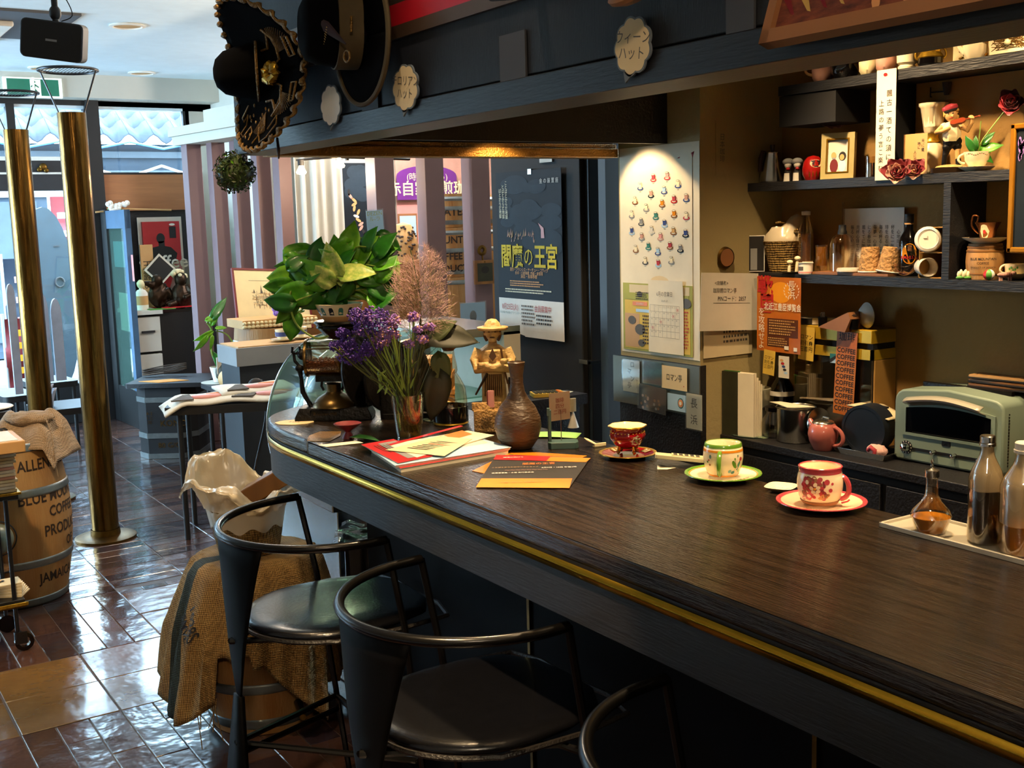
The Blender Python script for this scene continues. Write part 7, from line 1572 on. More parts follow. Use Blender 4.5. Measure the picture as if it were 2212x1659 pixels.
# ------------------------------------------------------------ coffee barrels
def barrel(px, py, lab, r=.215, h=.62, bulge=.045, hoops=(.02, .17, .43, .58), loc=None):
    p = Vector(loc) if loc else P(px, py, z=0)
    t = thing('coffee_barrel', lab, 'barrel', (p.x, p.y, 0))
    prof = [(0, .0), (r, 0)]+[(r+bulge*sin(pi*i/10), h*i/10) for i in range(1, 10)]+[(r, h), (r-.012, h), (r-.012, h-.02), (0, h-.02)]
    pr_ = prof_r(prof[1:12]); b = B('barrelwood'); b.lathe(prof, 60); b.obj('staves', t)
    for z_ in hoops:
        b = B('galv'); w_ = .034; b.lathe([(pr_(z_)+.001, z_), (pr_(z_)+.004, z_+.003), (pr_(z_+.01)+.006, z_+.009), (pr_(z_+.017)+.004, z_+.017), (pr_(z_+.025)+.006, z_+.025), (pr_(z_+w_)+.004, z_+w_-.003), (pr_(z_+w_)+.001, z_+w_)], 60); b.obj('hoop', t)
    return t, pr_
def stencil(t, pr_, rows, a0, x0=0):
    b = B('ink_stencil')
    for s_, x, y, size in rows: b.text(s_, size, lambda v, x=x, y=y: wrap(pr_, a0, .0015)(v+Vector((x, y, 0))), sx=.82, bold=.018, align='LEFT')
    b.obj('stencilled_letters', t, smooth=0)
q = P(178, 1100, y=5.04); BX, BY = .80, 5.07; RB = .215
t, pr_ = barrel(0, 0, 'large oak coffee barrel stencilled Blue Mountain Coffee beside the brass column', r=.205, h=.69, bulge=.045, hoops=(.0, .17, .47, .655), loc=(.745, 5.14, 0))
# angle on the barrel facing the eye
av = math.atan2(-5.14, -.745)
def bt(s_, px, py, size): 
    # place text starting at photo pixel
    d = ROT @ Vector((px-1106, -(py-829.5), -F)); best = None
    lo, hi = .0, 1
    tt = 4.7/d.y
    for i in range(400):
        q_ = EYE+d*(tt+i*.0002*tt/1.0)
        rr = sqrt((q_.x-.745)**2+(q_.y-5.14)**2)
        if rr < pr_(q_.z): best = q_; break
    if best is None: return None
    a = math.atan2(best.y-5.14, best.x-.745); return (s_, (a-av)*pr_(best.z), best.z, size)
rows = [r_ for r_ in (bt('ALLENFORD EST', 36, 1012, .062), bt('BLUE MOUNTAIN', 37, 1085, .066), bt('COFFEE', 106, 1106, .062), bt('PRODUCT', 96, 1150, .066), bt('OF', 143, 1167, .058), bt('JAMAICA', 86, 1252, .06)) if r_]
stencil(t, pr_, rows, av)
# burlap bag on the barrel
t = thing('burlap_bag', 'crumpled burlap coffee bag with black lettering lying on top of the Blue Mountain barrel', 'sack', (.80, 5.12, .69), RZ)
b = B('burlapold'); k = 1/460
def bag(u, v):
    x = -.19+.40*u; y = -.15+.30*v; e = (1-(2*u-1)**4)*(1-(2*v-1)**4); z = .004+e*(.06+.05*sin(u*5+.6)*cos(v*3)+.035*nz((u*4, v*4, 1), 1.3)+.03*sin(v*9+u*7)+.022*sin(u*17+2*v)); 
    if v < .12: z -= (.12-v)*.25
    if u > .9: z -= (u-.9)*.9; x -= .0
    return (x, y, z)
b.grid(bag, 56, 44); o = b.obj('cloth', t, solid=.004, smooth=80)
b = B('ink')
def bagT(u0, v0, su, sv): return lambda v: Vector(bag(u0+v.x*su, v0+v.y*sv))+Vector((0, -.006, .006))
b.text('KY HS', .1, bagT(.2, .16, 2.2, 1.6), bold=.02); b.text('sy lb net', .06, bagT(.22, .05, 2.2, 1.2)); b.obj('lettering', t, smooth=0)
b = B('burlapold'); b.ell((.07, -.02, .085), (.10, .075, .03), 24, 12, mod=lambda d: 1+.25*nz(d, 3.3)); b.tube([(.16, -.08, .1), (.2, -.12, .03), (.205, -.125, -.08), (.215, -.13, -.15)], [.003, .003, .002, .001], 5); b.obj('folded_flap', t, smooth=80)
# second barrel, covered with burlap, at the end of the counter
BX, BY = 1.19, 3.36
t, pr2 = barrel(0, 0, 'oak barrel under a burlap cloth at the end of the counter', r=.165, h=.52, bulge=.035, hoops=(.02, .14, .42), loc=(BX, BY, 0))
av2 = math.atan2(-BY, -BX); stencil(t, pr2, [('1', -.045, .38, .055), ('1 0', -.095, .31, .055)], av2)
b = B('bottleblk'); c_ = (BX+.2*cos(av2+.6), BY+.2*sin(av2+.6)); b.cyl((.19*cos(av2+.55), .19*sin(av2+.55), .09), (.25*cos(av2+.45), .25*sin(av2+.45), .075), .014, .012, 14); b.m('brassold').cyl((.25*cos(av2+.45), .25*sin(av2+.45), .075), (.262*cos(av2+.43), .262*sin(av2+.43), .073), .011, .01, 12); b.obj('tap', t)
t = thing('burlap_cloth', 'brown burlap sack with a green stripe draped over the barrel by the first stool', 'cloth', (BX, BY, .525))
b = B('burlap'); NB = 120; rows_ = 30
rd = random.Random(4)
def fold(a): return .5+.5*sin(a*5+1.3)*.6+.4*sin(a*9+2)*.5
def drape(u, v):
    a = 2*pi*u+av2+pi; top = .17
    L_ = .42+.07*sin(2*a+.8)+.05*sin(5*a)
    d = ((a-av2+pi) % (2*pi))-pi   # angle from facing the eye; negative = left
    L_ += .0
    if -.55 < d < -.12: L_ = .26
    if d <= -.55: L_ = .40-.08*sin((d+.55)*3)
    if d >= -.12 and d < .8: L_ = .30+.28*max(0, d)
    s_ = v*(top+L_)
    if s_ < top: r = s_; z = .012+.004*sin(a*3)
    else:
        w_ = s_-top; f = (.012+.038*fold(a)+.010*sin(23*a+w_*9))*min(1, w_/.22); flare = .07*min(1, w_/.45)*(1.25 if d < -.6 else .5)
        r = top+.03+f+flare; z = .010-w_*.97
        if w_ < .03: r = top+.03*w_/.03+f; z = .012-w_*.5
    return (r*cos(a), r*sin(a), z)
b.grid(drape, NB, rows_)
# green stripe
for fi in range(len(b.f)):
    i = fi % NB; u = (i+.5)/NB; a = 2*pi*u+av2+pi; d = ((a-av2+pi) % (2*pi))-pi
    if -1.38 < d < -1.05: b.fm[fi] = 1
b.ml.append('burlapgreen'); o = b.obj('cloth', t, solid=.004, smooth=80)
b = B('ink')
def cloT(d0, v0, rot): 
    def g(v):
        x = v.x*cos(rot)-v.y*sin(rot); y = v.x*sin(rot)+v.y*cos(rot); d = d0+x/.27; u = ((d+av2-av2-pi)/(2*pi)) % 1; p_ = Vector(drape(u, max(.02, min(.98, v0-y/.6)))); n_ = Vector((p_.x, p_.y, 0)).normalized(); return p_+n_*.006
    return g
b.text('1028S', .045, cloT(-.86, .52, -1.15), bold=.01); b.text('SMVES', .035, cloT(-1.0, .56, -1.15), bold=.01); b.obj('lettering', t, smooth=0)
b = B('burlap'); lx = [(drape(((d-pi)/(2*pi)) % 1, .99)) for d in (-.62, -.6, -.58, -.65, -.56)]
for i, q in enumerate(lx): b.tube([(q[0], q[1], q[2]+.01), (q[0]+.01*sin(i*3), q[1], q[2]-.03), (q[0]+.015*sin(i*5), q[1]+.004, q[2]-.05-.02*i)], .0016, 4)
b.obj('fringe', t)
# wicker bin with plastic bag
p, k = at(565, 1150, z=.55); p = Vector((BX-.02, BY-.0, .545)); A = S(1/700)
t = thing('wicker_bin', 'woven rush basket lined with a cream plastic bag on the burlap covered barrel', 'basket', p, RZ)
b = B('wicker'); b.lathe([(0, 0), (62, 0), (66, 4), (84, 100), (86, 104), (82, 102), (62, 6)], 56, A, mod=lambda r, z, a: r*(1+.012*sin(44*a)*cos(z*.9))); b.obj('basket', t)
bg = B('bagfilm')
def plas(u, v):
    a = 2*pi*u; r0 = 80; h = v
    top = 150+40*max(0, cos(a-2.7))+18*sin(3*a+1)+10*sin(7*a); fl = 26+22*max(0, cos(a-2.6))+10*sin(5*a+2)
    if v < .35: return ((78+v*24)*cos(a), (78+v*24)*sin(a), 60+v*120+6*sin(9*a))
    w_ = (v-.35)/.65
    if w_ < .5: r = 86+fl*w_*2*(.6); z = 102+(top-102)*w_*2
    else: q_ = (w_-.5)*2; r = 86+fl*.6+26*sin(q_*pi*.6); z = top-q_*(10+14*sin(4*a+1))
    r += 6*noise.noise(Vector((cos(a)*3, sin(a)*3, v*4)))+4*noise.noise(Vector((cos(a)*12, sin(a)*12, v*14+5))); return (r*cos(a), r*sin(a), z+9*noise.noise(Vector((cos(a)*5, sin(a)*5, v*6+3)))+5*noise.noise(Vector((cos(a)*14, sin(a)*14, v*16))))
bg.grid(plas, 110, 36, A); bg.obj('plastic_bag', t, smooth=70)
b = B('barreldark'); b.bx(-10, 95, -10, 60, 20, 60, A @ Matrix.Translation((20, 20, 80)) @ Matrix.Rotation(-.5, 4, 'Y')); o = b.obj('brown_packet', None, 'brown folded packet sticking out of the wicker bin', 'packet', loc=p, rot=(0, 0, RZ), bevel=.004)
# black bag and box under the counter end
p = P(770, 1190, z=.30); t = thing('black_plastic_bag', 'shiny clear and black plastic covered box behind the first stool under the counter', 'bag', (1.57, 3.25, .0), RZ)
b = B('bottleblk'); b.rbox(-.10, .09, -.12, .05, 0, .56, .02, 3); b.obj('box', t)
b = B('bagfilm2'); b.grid(lambda u, v: (-.13+.26*u, -.14+.2*v, .575+.02*nz((u*5, v*5, 0))-.10*max(0, u-.75)*2-.08*max(0, .2-v)), 26, 22); b.obj('plastic_film', t, smooth=70)
# glass display case past the counter end
t = thing('display_case', 'refrigerated display case with curved glass front and white lit base past the counter end', 'display case', (0, 0, 0))
x0, y0, y1 = 1.50, 3.42, 3.97
b = B('steel'); b.bx(x0, 2.25, y0, y1, .0, .60); b.bx(x0-.02, 2.25, y0-.01, y1, .60, .64); b.obj('cabinet', t, bevel=.004)
b = B('caseglow'); b.bx(x0+.03, 2.2, y0+.03, y1-.03, .645, .66); b.obj('lit_floor', t)
gl = [(x0, .66), (x0-.02, .80), (x0-.0, .92), (x0+.06, 1.04), (x0+.16, 1.12), (x0+.30, 1.155), (x0+.42, 1.16)]
gs = smoothpts([(a_, 0, z_) for a_, z_ in gl], 4); b = B('glassgreen'); n = len(gs)
b.add([(q.x, yy, q.z) for yy in (y0, y1) for q in gs], [(i, i+1, n+i+1, n+i) for i in range(n-1)]); b.obj('curved_glass', t, solid=.005)
b = B('glassgreen'); b.poly([(q.x, y0, q.z) for q in gs]+[(x0+.42, y0, .66)]); b.obj('glass_end', t, solid=.004)
b = B('steel'); b.tube([(q.x, y0-.002, q.z) for q in gs], .005, 6); b.tube([(q.x, y1, q.z) for q in gs], .005, 6); b.obj('edge_trim', t)
b = B('steel'); b.bx(x0+.40, 2.25, y0, y1, 1.14, 1.17); b.m('offwhite').bx(2.18, 2.25, y0, y1, .66, 1.15); b.obj('top_and_back', t)
for zz in (.78, .92): b = B('glassgreen'); b.bx(x0+.12, 2.18, y0+.02, y1-.02, zz, zz+.006); b.obj('shelf', t)
b = B('pink'); b.rbox(0, .16, 0, .1, 0, .012, .01, 2); b.obj('cake_board', None, 'pink edged white board inside the glass display case', 'board', loc=(1.68, 3.6, .929))
# ---------------- left edge things
q = P(5, 1000, y=4.3)
t = thing('paper_stack', 'tall stack of papers and envelopes at the left edge in front of the coffee barrel', 'stack of papers', (.42, 4.35, .0))
TX, TY, TZ = .40, 4.30, .72
q = P(55, 940, y=4.2); 
def lf(px, py, z): return P(px, py, z=z)
# low side table/trolley
zt_ = .80; c1 = lf(55, 945, zt_)
t.name = 'paper_stack'; zs = .60; e1 = lf(45, 1060, zs)
b = B('paper'); rp = random.Random(8)
t.location = (e1.x-.15, e1.y+.1, zs)
for i in range(14):
    b.m(rp.choice(['paper', 'paper2', 'cloudcard', 'offwhite', 'rosepink'])); j = rp.uniform(-.008, .006); b.bx(-.2, .14+j, -.1, .16, i*.012, i*.012+.010)
b.obj('papers', t, smooth=0)
b = B('ltblue'); b.bx(-.2, .13, -.1, .16, .17, .176); b.obj('blue_folder', t)
t = thing('trolley', 'small black and gold serving trolley with a castor at the left edge', 'trolley', (0, 0, 0)); cc = lf(45, 1395, 0)
b = B('brassold'); zq = .17; g = lf(60, 1310, zq); b.bx(g.x-.5, g.x, g.y, g.y+.3, zq, zq+.008); b.m('goldbright').bx(g.x-.5, g.x+.004, g.y-.004, g.y+.0, zq+.006, zq+.02); b.m('black').bx(g.x-.5, g.x-.006, g.y+.004, g.y+.3, zq+.008, zq+.03); b.obj('lower_tray', t, bevel=.002)
g2 = lf(42, 1030, .585); b = B('goldbright'); b.bx(e1.x-.5, e1.x-.0, e1.y-.01, e1.y+.3, zs-.012, zs-.002); b.m('black').bx(e1.x-.5, e1.x-.01, e1.y, e1.y+.3, zs-.03, zs-.012); b.obj('upper_tray', t, bevel=.002)
b = B('darksteel'); b.cyl((g.x-.04, g.y+.02, .075), (g.x-.04, g.y+.02, zs-.02), .008, n=12); b.obj('post', t)
for dx, dy in ((.46, .02), (.04, .27), (.46, .27)):
    b = B('darksteel'); b.cyl((g.x-dx, g.y+dy, .06), (g.x-dx, g.y+dy, zs-.02), .008, n=12); b.obj('post', t)
    b = B('bottleblk'); b.cyl((g.x-dx, g.y+dy-.01, .034), (g.x-dx, g.y+dy+.01, .034), .034, n=24); b.obj('castor_wheel', t)
b = B('darksteel'); b.cyl((g.x-.04, g.y+.02, .04), (g.x-.04, g.y+.02, .075), .014, n=12); b.bx(g.x-.05, g.x-.01, g.y+.005, g.y+.009, .03, .075); b.obj('castor_fork', t)
b = B('bottleblk'); TT = Matrix.Translation((g.x-.02, g.y+.02, .034)) @ Matrix.Rotation(pi/2, 4, 'X') @ Matrix.Rotation(.0, 4, 'Y'); b.lathe([(.02, -.01), (.034, -.01), (.034, .01), (.02, .01), (.02, -.01)], 28, TT); b.m('steel').lathe([(0, -.006), (.012, -.006), (.012, .006), (0, .006)], 16, TT); b.obj('castor_wheel', t)
b = B('paper'); t = thing('photo_cards', 'pile of cream cards with a small portrait photo on the lower trolley tray', 'cards', (g.x-.02, g.y+.08, zq+.031), -.3)
for i in range(9): b.m('paper' if i % 2 else 'paper2'); T = Matrix.Rotation(.06*i-.2, 4, 'Z'); b.bx(-.13, .03-.002*i, -.04, .05, i*.006, i*.006+.005, T)
b.obj('cards', t); b = B('ink'); b.poly(oval(.04, .024, -.06, 0, 16, z=.056)); b.m('skin').poly(oval(.02, .015, -.06, 0, 12, z=.057)); b.obj('photo', t)
# globe behind trolley edge
q = P(-6, 1165, z=.335); t = thing('globe', 'pale blue desk globe cut off by the left edge of the picture', 'globe', q); b = B('globeblue'); b.ell((0, 0, 0), .062, 30, 20); b.obj('sphere', t); b = B('darksteel'); b.tube([(.072*cos(a), 0, .072*sin(a)) for a in [-pi/2+pi*i/16 for i in range(17)]], .0028, 6); b.cyl((0, 0, -.074), (0, 0, -q.z+.2 if False else -.11), .004, n=8); b.m('barreldark').lathe([(0, -.125), (.05, -.125), (.045, -.115), (.01, -.108), (0, -.108)], 24); b.obj('stand', t)
# square board with a picture on the left, white plate and table behind
zt_ = .822; c1 = lf(52, 948, zt_); t = thing('wooden_menu_box', 'shallow wooden box framing a glossy picture at the left edge above the papers', 'box', (c1.x-.3, c1.y-.02, zt_-.045)); b = B('tan'); b.bx(-.1, .30, 0, .26, 0, .043); b.obj('box', t, bevel=.004); b = B('offwhite'); b.bx(-.1, .28, .02, .24, .043, .045); b.m('rosepink').poly(oval(.14, .08, .12, .1, 14, z=.0455)); b.m('ltblue').poly(oval(.16, .07, .1, .17, 14, z=.0455)); b.obj('picture', t)
zt_ = .72; c1 = lf(10, 895, zt_); t = thing('cafe_table', 'black cafe table behind the barrel with a white round tray', 'table', (c1.x-.1, c1.y+.18, 0)); b = B('blackwood'); b.rbox(-.5, .15, -.1, .35, .69, .72, .05, 4); b.obj('tabletop', t, bevel=.003); b = B('darksteel'); b.cyl((0, 0, 0), (0, 0, .69), .03, n=16); b.lathe([(0, 0), (.2, 0), (.2, .01), (.03, .03)], 28); b.obj('leg', t)
b = B('offwhite'); b.lathe([(0, 0), (.11, 0), (.125, .008), (.12, .012), (0, .006)], 36); b.obj('round_tray', None, 'round white tray on the black table at the left edge', 'tray', loc=(c1.x-.05, c1.y+.22, .7205))
# chairs with shaped slatted metal backs
def slchair(px, pyb, y, lab, hs, zseat=.45):
    base = P(px, 700, y=y); t = thing('slat_back_chair', lab, 'chair', (base.x, y, 0), .1, 'metal chairs with leaf shaped slats near the entrance')
    for i, (dx, z0, z1, w_) in enumerate(hs):
        b = B('chairsilver'); pts = [(dx-w_/2, z0), (dx+w_/2, z0)]+[(dx+w_/2*cos(a), z1-w_*1.6+w_*1.6*sin(a)) for a in [pi*j/10 for j in range(11)]]
        b.prism(pts, -.01, .01, plane((0, 0, 0), (1, 0, 0), (0, 0, 1))); b.obj('back_slat', t)
    xs = [h_[0] for h_ in hs]; b = B('black'); b.rbox(min(xs)-.1, max(xs)+.12, -.02, .42, zseat, zseat+.04, .05, 4); b.obj('seat', t)
    for sx in (min(xs)-.06, max(xs)+.08):
        for sy in (.0, .38): b = B('black'); b.cyl((sx, sy, 0), (sx, sy, zseat), .014, n=10); b.obj('leg', t)
slchair(100, 0, 8.4, 'pale metal chair whose tall twin slats show between the brass columns', [(-.02, .5, P(95, 633, y=8.4).z, .075), (.07, .5, P(115, 645, y=8.4).z, .07)])
slchair(28, 0, 7.9, 'pale metal chair with one tall slat left of the far brass column', [(0, .5, P(22, 613, y=7.9).z, .05)])
t = thing('curved_chair', 'metal chair with four short curved blue grey slats between the columns', 'chair', (0, 0, 0)); 
for i in range(4):
    a1 = P(92+i*9, 812+i*10, y=7.4); a2 = P(86+i*9, 900+i*4, y=7.4); b = B('chairsilver'); b.grid(lambda u, v, a1=a1, a2=a2: (a2.x+(a1.x-a2.x)*v+.012*(1-(2*v-1)**2)*-1+u*.028, 7.4+i*.03, a2.z+(a1.z-a2.z)*v), 2, 8); b.obj('back_slat', t, solid=.008)
b = B('black'); b.rbox(a2.x-.1, a2.x+.3, 7.3, 7.7, .42, .46, .05, 4); b.obj('seat', t)
for sx in (a2.x-.05, a2.x+.25):
    for sy in (7.35, 7.65): b = B('black'); b.cyl((sx, sy, 0), (sx, sy, .42), .014, n=10); b.obj('leg', t)
# ---------------- ceiling things
def ceil_light(px, py, lab):
    q = P(px, py, z=2.733); t = thing('downlight', lab, 'ceiling light', (q.x, q.y, 2.73), 0, 'recessed ceiling downlights'); b = B('white'); b.lathe([(.1, .004), (.105, -.004), (.085, -.008), (.075, .002)], 36); b.obj('ring', t); b = B('tan'); b.lathe([(.078, -.002), (0, -.001)], 30); b.obj('reflector', t)
ceil_light(275, 55, 'nearest round recessed downlight in the pale ceiling'); ceil_light(306, 157, 'far right recessed downlight near the bulkhead'); ceil_light(92, 146, 'recessed downlight half hidden behind the wire ring')
q = P(118, 88, y=4.6); t = thing('loudspeaker', 'small black tilted loudspeaker hanging from the ceiling at the left', 'speaker', q, RZ+.15)
k = 118/2450/4.7*4.7*1.0; ks = 4.75/2450
b = B('matteblack'); T = Matrix.Rotation(.14, 4, 'Y') @ Matrix.Rotation(.12, 4, 'X'); b.rbox(-57*ks, 57*ks, -36*ks, 36*ks, -.05, .05, .02, 4, T @ Matrix.Rotation(pi/2, 4, 'X')); b.obj('cabinet', t, bevel=.006)
b = B('grey'); b.bx(-.02, .02, -.0535, -.0525, -.004, .004, T); b.obj('badge', t)
b = B('ink'); b.cyl((.01, 0, .06), (.01, 0, 2.735-q.z), .012, n=12); b.ell((.01, 0, .10), (.022, .022, .028)); b.lathe([(.0, 2.73-q.z), (.05, 2.73-q.z), (.05, 2.71-q.z), (0, 2.70-q.z)], 20); b.tube(smoothpts([(.02, -.02, .2), (.06, -.02, .14), (.07, 0, .09), (.03, .0, .07)], 4), .002, 5); b.obj('bracket', t)
t = thing('air_conditioner', 'white ceiling air conditioner cassette with a dark surround at the upper left', 'air conditioner', (0, 0, 0))
ac = P(62, 62, z=2.7); c_ = P(172, 38, z=2.72)
b = B('dkgrey'); b.bx(c_.x-1.3, c_.x, c_.y-.05, c_.y+.9, 2.72, 2.735); b.obj('surround', t); b = B('white'); b.bx(c_.x-1.3, c_.x-.3, c_.y+.25, c_.y+1.1, 2.69, 2.721); b.obj('panel', t, bevel=.01)
b = B('grey')
for i in range(18): b.bx(c_.x-1.25, c_.x-.42, c_.y+.36+i*.035, c_.y+.36+i*.035+.016, 2.682, 2.69)
b.obj('grille', t)
T, w, h = face(5, 165, 136, 212, y=9.33); t = thing('exit_sign', 'green and white running man emergency exit sign hanging under the ceiling at the left', 'exit sign', T.translation); Ti = Matrix.Translation(-T.translation) @ T
b = B('signwhite'); b.bx(-w/2, w/2, -h/2, h/2, -.04, 0, Ti); b.obj('housing', t); b = B('signgreen'); b.bx(-w*.44, w*.44, -h*.42, h*.42, 0, .004, Ti); b.obj('green_face', t)
b = B('signwhite'); b.bx(-w*.05, w*.13, -h*.42, h*.40, .004, .005, Ti); b.m('signgreen').poly(oval(h*.14, h*.14, w*.02, h*.28, 12), Ti @ Matrix.Translation((0, 0, .006)))
for pts in ([(.0, .2), (.045, .16), (.03, -.08), (-.02, -.05)], [(.03, -.05), (.07, -.2), (.1, -.36), (.06, -.36), (.02, -.16)], [(.0, -.06), (-.03, -.22), (-.045, -.3), (-.01, -.3), (.02, -.15)], [(.04, .16), (.1, .02), (.09, -.02), (.035, .08)], [(.0, .18), (-.04, .05), (-.045, .0), (-.03, .0), (.005, .1)]): b.poly([(x*w, y*h, 0) for x, y in pts], Ti @ Matrix.Translation((0, 0, .006)))
b.obj('running_figure', t)
b = B('signwhite'); b.cyl((0, -.02, h*.5), (0, -.02, 2.56-T.translation.z), .008, n=8); b.obj('hanger', t)
# ------------------------------------------------------------ behind the partition and by the window
# red poster in a pale frame
T, w, h = face(295, 470, 404, 572+100, y=9.53)
b = B('offwhite'); b.bx(-w/2, w/2, -h/2, h/2, 0, .01, T); o = b
T1, w1, h1 = face(307, 476, 400, 660, y=9.5)
b.m('red').bx(-w1/2, w1/2, -h1/2, h1/2, .01, .042, T) ; ZT_ = T @ Matrix.Translation((0, 0, .044))
b.m('ink').poly(oval(.07, .085, -.01, h*.28, 14), ZT_); b.poly([(-.1, h*.02, 0), (.1, h*.02, 0), (.12, h*.12, 0), (.07, h*.185, 0), (.02, h*.2, 0), (.02, h*.25, 0), (-.03, h*.25, 0), (-.03, h*.2, 0), (-.09, h*.185, 0), (-.13, h*.12, 0)], ZT_); b.poly(oval(.2, .1, 0, -h*.03, 14), ZT_)
b.m('white').text('Coffee', .15, ZT_ @ Matrix.Translation((0, 0, .002)), y=h*.03, bold=.012); b.poly(oval(.05, .02, w*.25, h*.42, 8), ZT_); b.m('ink').bx(w*.18, w*.33, h*.28, h*.4, 0, .001, ZT_); b.obj('coffee_poster', None, 'red poster with a dark seated figure and the word Coffee, beside the entrance', 'poster')
# pale chest of drawers
a = P(288, 675, y=8.9); c = P(345, 690, y=8.9); x0 = a.x; x1 = P(352, 800, y=8.9).x
t = thing('chest_of_drawers', 'pale blue grey drawer cabinet with black sides under the red coffee poster', 'cabinet', (0, 0, 0)); zc = P(300, 672, y=8.9).z
b = B('black'); b.bx(x0+.01, 2.95, 8.93, 9.5, 0, zc-.03); b.obj('body', t); b = B('plasterwhite'); b.bx(x0-.005, x1+.02, 8.86, 9.5, zc-.03, zc); b.obj('top', t)
for z0_, z1_ in ((zc-.32, zc-.05), (zc-.62, zc-.34)): 
    b = B('plasterwhite'); b.bx(x0, x1, 8.88, 8.93, z0_, z1_); o = b.obj('drawer', t, bevel=.003); b = B('ink'); b.bx((x0+x1)/2-.05, (x0+x1)/2+.05, 8.865, 8.88, z0_+.15, z0_+.165); b.obj('handle', o)
for xa, xb in ((x0, (x0+x1)/2-.003), ((x0+x1)/2+.003, x1)): b = B('plasterwhite'); b.bx(xa, xb, 8.88, 8.93, .04, zc-.64); b.obj('door', t, bevel=.003)
def onc(px, dy=.1): q = P(px, 670, y=8.9+dy); return q.x, 8.9+dy
x_, y_ = onc(308); t = thing('soap_bottle', 'white pump bottle with a tan label on the pale drawer cabinet', 'bottle', (x_, y_, zc)); b = B('white'); b.lathe([(0, 0), (.045, 0), (.048, .02), (.048, .13), (.03, .155), (.015, .16), (.015, .18)], 24); b.m('tan').lathe([(.0485, .04), (.0485, .11)], 24, a0=pi, a1=1.9*pi); b.obj('bottle', t); b = B('cream'); b.ell((0, 0, .2), (.03, .03, .035), 14, 8, mod=lambda d: 1+.2*nz(d, 5)); b.obj('flower_top', t)
x_, y_ = onc(348, .18); t = thing('dark_figure', 'dark carved crouching figure on the drawer cabinet', 'sculpture', (x_, y_, zc)); b = B('bronze'); b.ell((0, 0, .1), (.09, .06, .1), 16, 10, mod=lambda d: 1+.3*nz(d, 3)); b.ell((-.02, -.02, .22), (.045, .04, .05), 14, 9); b.tube([(-.06, -.03, .18), (-.1, -.05, .2), (-.14, -.04, .21)], [.03, .025, .012], 8); b.tube([(.05, -.03, .15), (.09, -.06, .06), (.02, -.07, .03)], [.03, .025, .02], 8); remesh(b.obj('figure', t), .006)
x_, y_ = onc(394, .1); t = thing('seated_sculpture', 'dark bust of a seated figure with cream curly hair on the drawer cabinet', 'sculpture', (x_, y_, zc)); b = B('bronze'); b.ell((0, 0, .09), (.08, .07, .1), 16, 10, mod=lambda d: 1+.15*nz(d, 3)); b.ell((0, -.01, .22), (.05, .05, .06), 16, 10); b.tube([(.05, -.03, .17), (.07, -.08, .1), (0, -.09, .08)], [.03, .028, .02], 8); b.tube([(-.06, -.02, .04), (-.12, -.06, .03)], [.03, .02], 8); remesh(b.obj('figure', t), .006); b = B('cream')
for i in range(30): r_ = random.Random(i); a_ = r_.uniform(0, 6.3); ph = r_.uniform(.1, 1.4); b.ell((.055*cos(a_)*cos(ph)-.01, .05*sin(a_)*cos(ph)+.01, .235+.055*sin(ph)), .018, 8, 5)
b.obj('curly_hair', t)
x_, y_ = onc(325, .35); b = B('tan'); b.bx(-.05, .05, -.01, .01, 0, .5); b.m('ink').text('玉\n露\nの', .08, plane((0, -.011, .25), (1, 0, 0), (0, 0, 1))); b.obj('wooden_sign', None, 'upright wooden name board standing behind the soap bottle', 'sign', loc=(x_, y_, zc))
x_, y_ = onc(352, .3); b = B('offwhite'); b.bx(-.09, .09, -.005, .005, -.09, .09); b.m('black').bx(-.075, .075, -.007, .0, -.075, .075); b.obj('diamond_plaque', None, 'dark square plaque turned on its corner leaning above the dark carved figure', 'plaque', loc=(x_, y_, zc+.30), rot=(0, pi/4, 0))
x_, y_ = onc(405, .35); b = B('frost'); b.lathe([(0, 0), (.12, 0), (.14, .1), (.1, .22), (.11, .3), (.08, .36), (0, .37)], 28); b.obj('glass_jar', None, 'cloudy grey glass jar at the right of the seated sculpture', 'jar', loc=(x_, y_, zc))
b = B('green'); b.bx(0, .2, 0, .1, 0, .006); b.m('red').bx(.12, .42, .02, .12, .006, .012); b.obj('coloured_papers', None, 'green and red papers under the figures on the drawer cabinet', 'paper', loc=(P(322, 676, y=8.92).x, 8.88, zc+.0005))
q = P(248, 452, y=9.4); t = thing('white_flowers', 'little bunch of white flowers with a twig lying along the wooden panel', 'flowers', q); b = B('white')
for i in range(14): r_ = random.Random(i); b.ell((r_.uniform(-.08, .1), -.03, r_.uniform(-.02, .05)), .022, 8, 6)
b.m('leafA').ell((0, 0, 0), (.06, .03, .02), 8, 5); b.obj('blossoms', t); b = B('tan'); b.tube([(-.15, 0, -.02), (.1, 0, 0), (.45, 0, -.015)], .008, 6); b.obj('twig', t)
# square black drum with letters
p = P(415, 985, z=0); t = thing('square_drum', 'dark cornered drum with pale metal bands and faded lettering', 'drum', (p.x-.05, p.y+.2, 0), RZ)
w_ = .2; b = B('matteblack'); b.prism([(-w_, -w_+.08), (-w_+.08, -w_), (w_-.08, -w_), (w_, -w_+.08), (w_, w_), (-w_, w_)], .02, .49); b.obj('body', t)
for z_ in (.0, .14, .385): b = B('galv'); k_ = 1.03; b.prism([(x*k_, y*k_) for x, y in [(-w_, -w_+.08), (-w_+.08, -w_), (w_-.08, -w_), (w_, -w_+.08), (w_, w_), (-w_, w_)]], z_, z_+.035); b.obj('band', t)
b = B('olive'); TT = plane((0, -w_-.003, 0), (1, 0, 0), (0, 0, 1)); b.m('brassold').text('KONO', .06, TT, x=.06, y=.24); b.text('80 G/C', .05, TT, x=.02, y=.09); b.text('A 2\n1 C\nSS', .03, TT, x=-.1, y=.28); b.obj('lettering', t)
b = B('blackwood'); b.rbox(-.24, .30, -.24, .24, .49, .52, .02, 3); b.obj('lid', t)
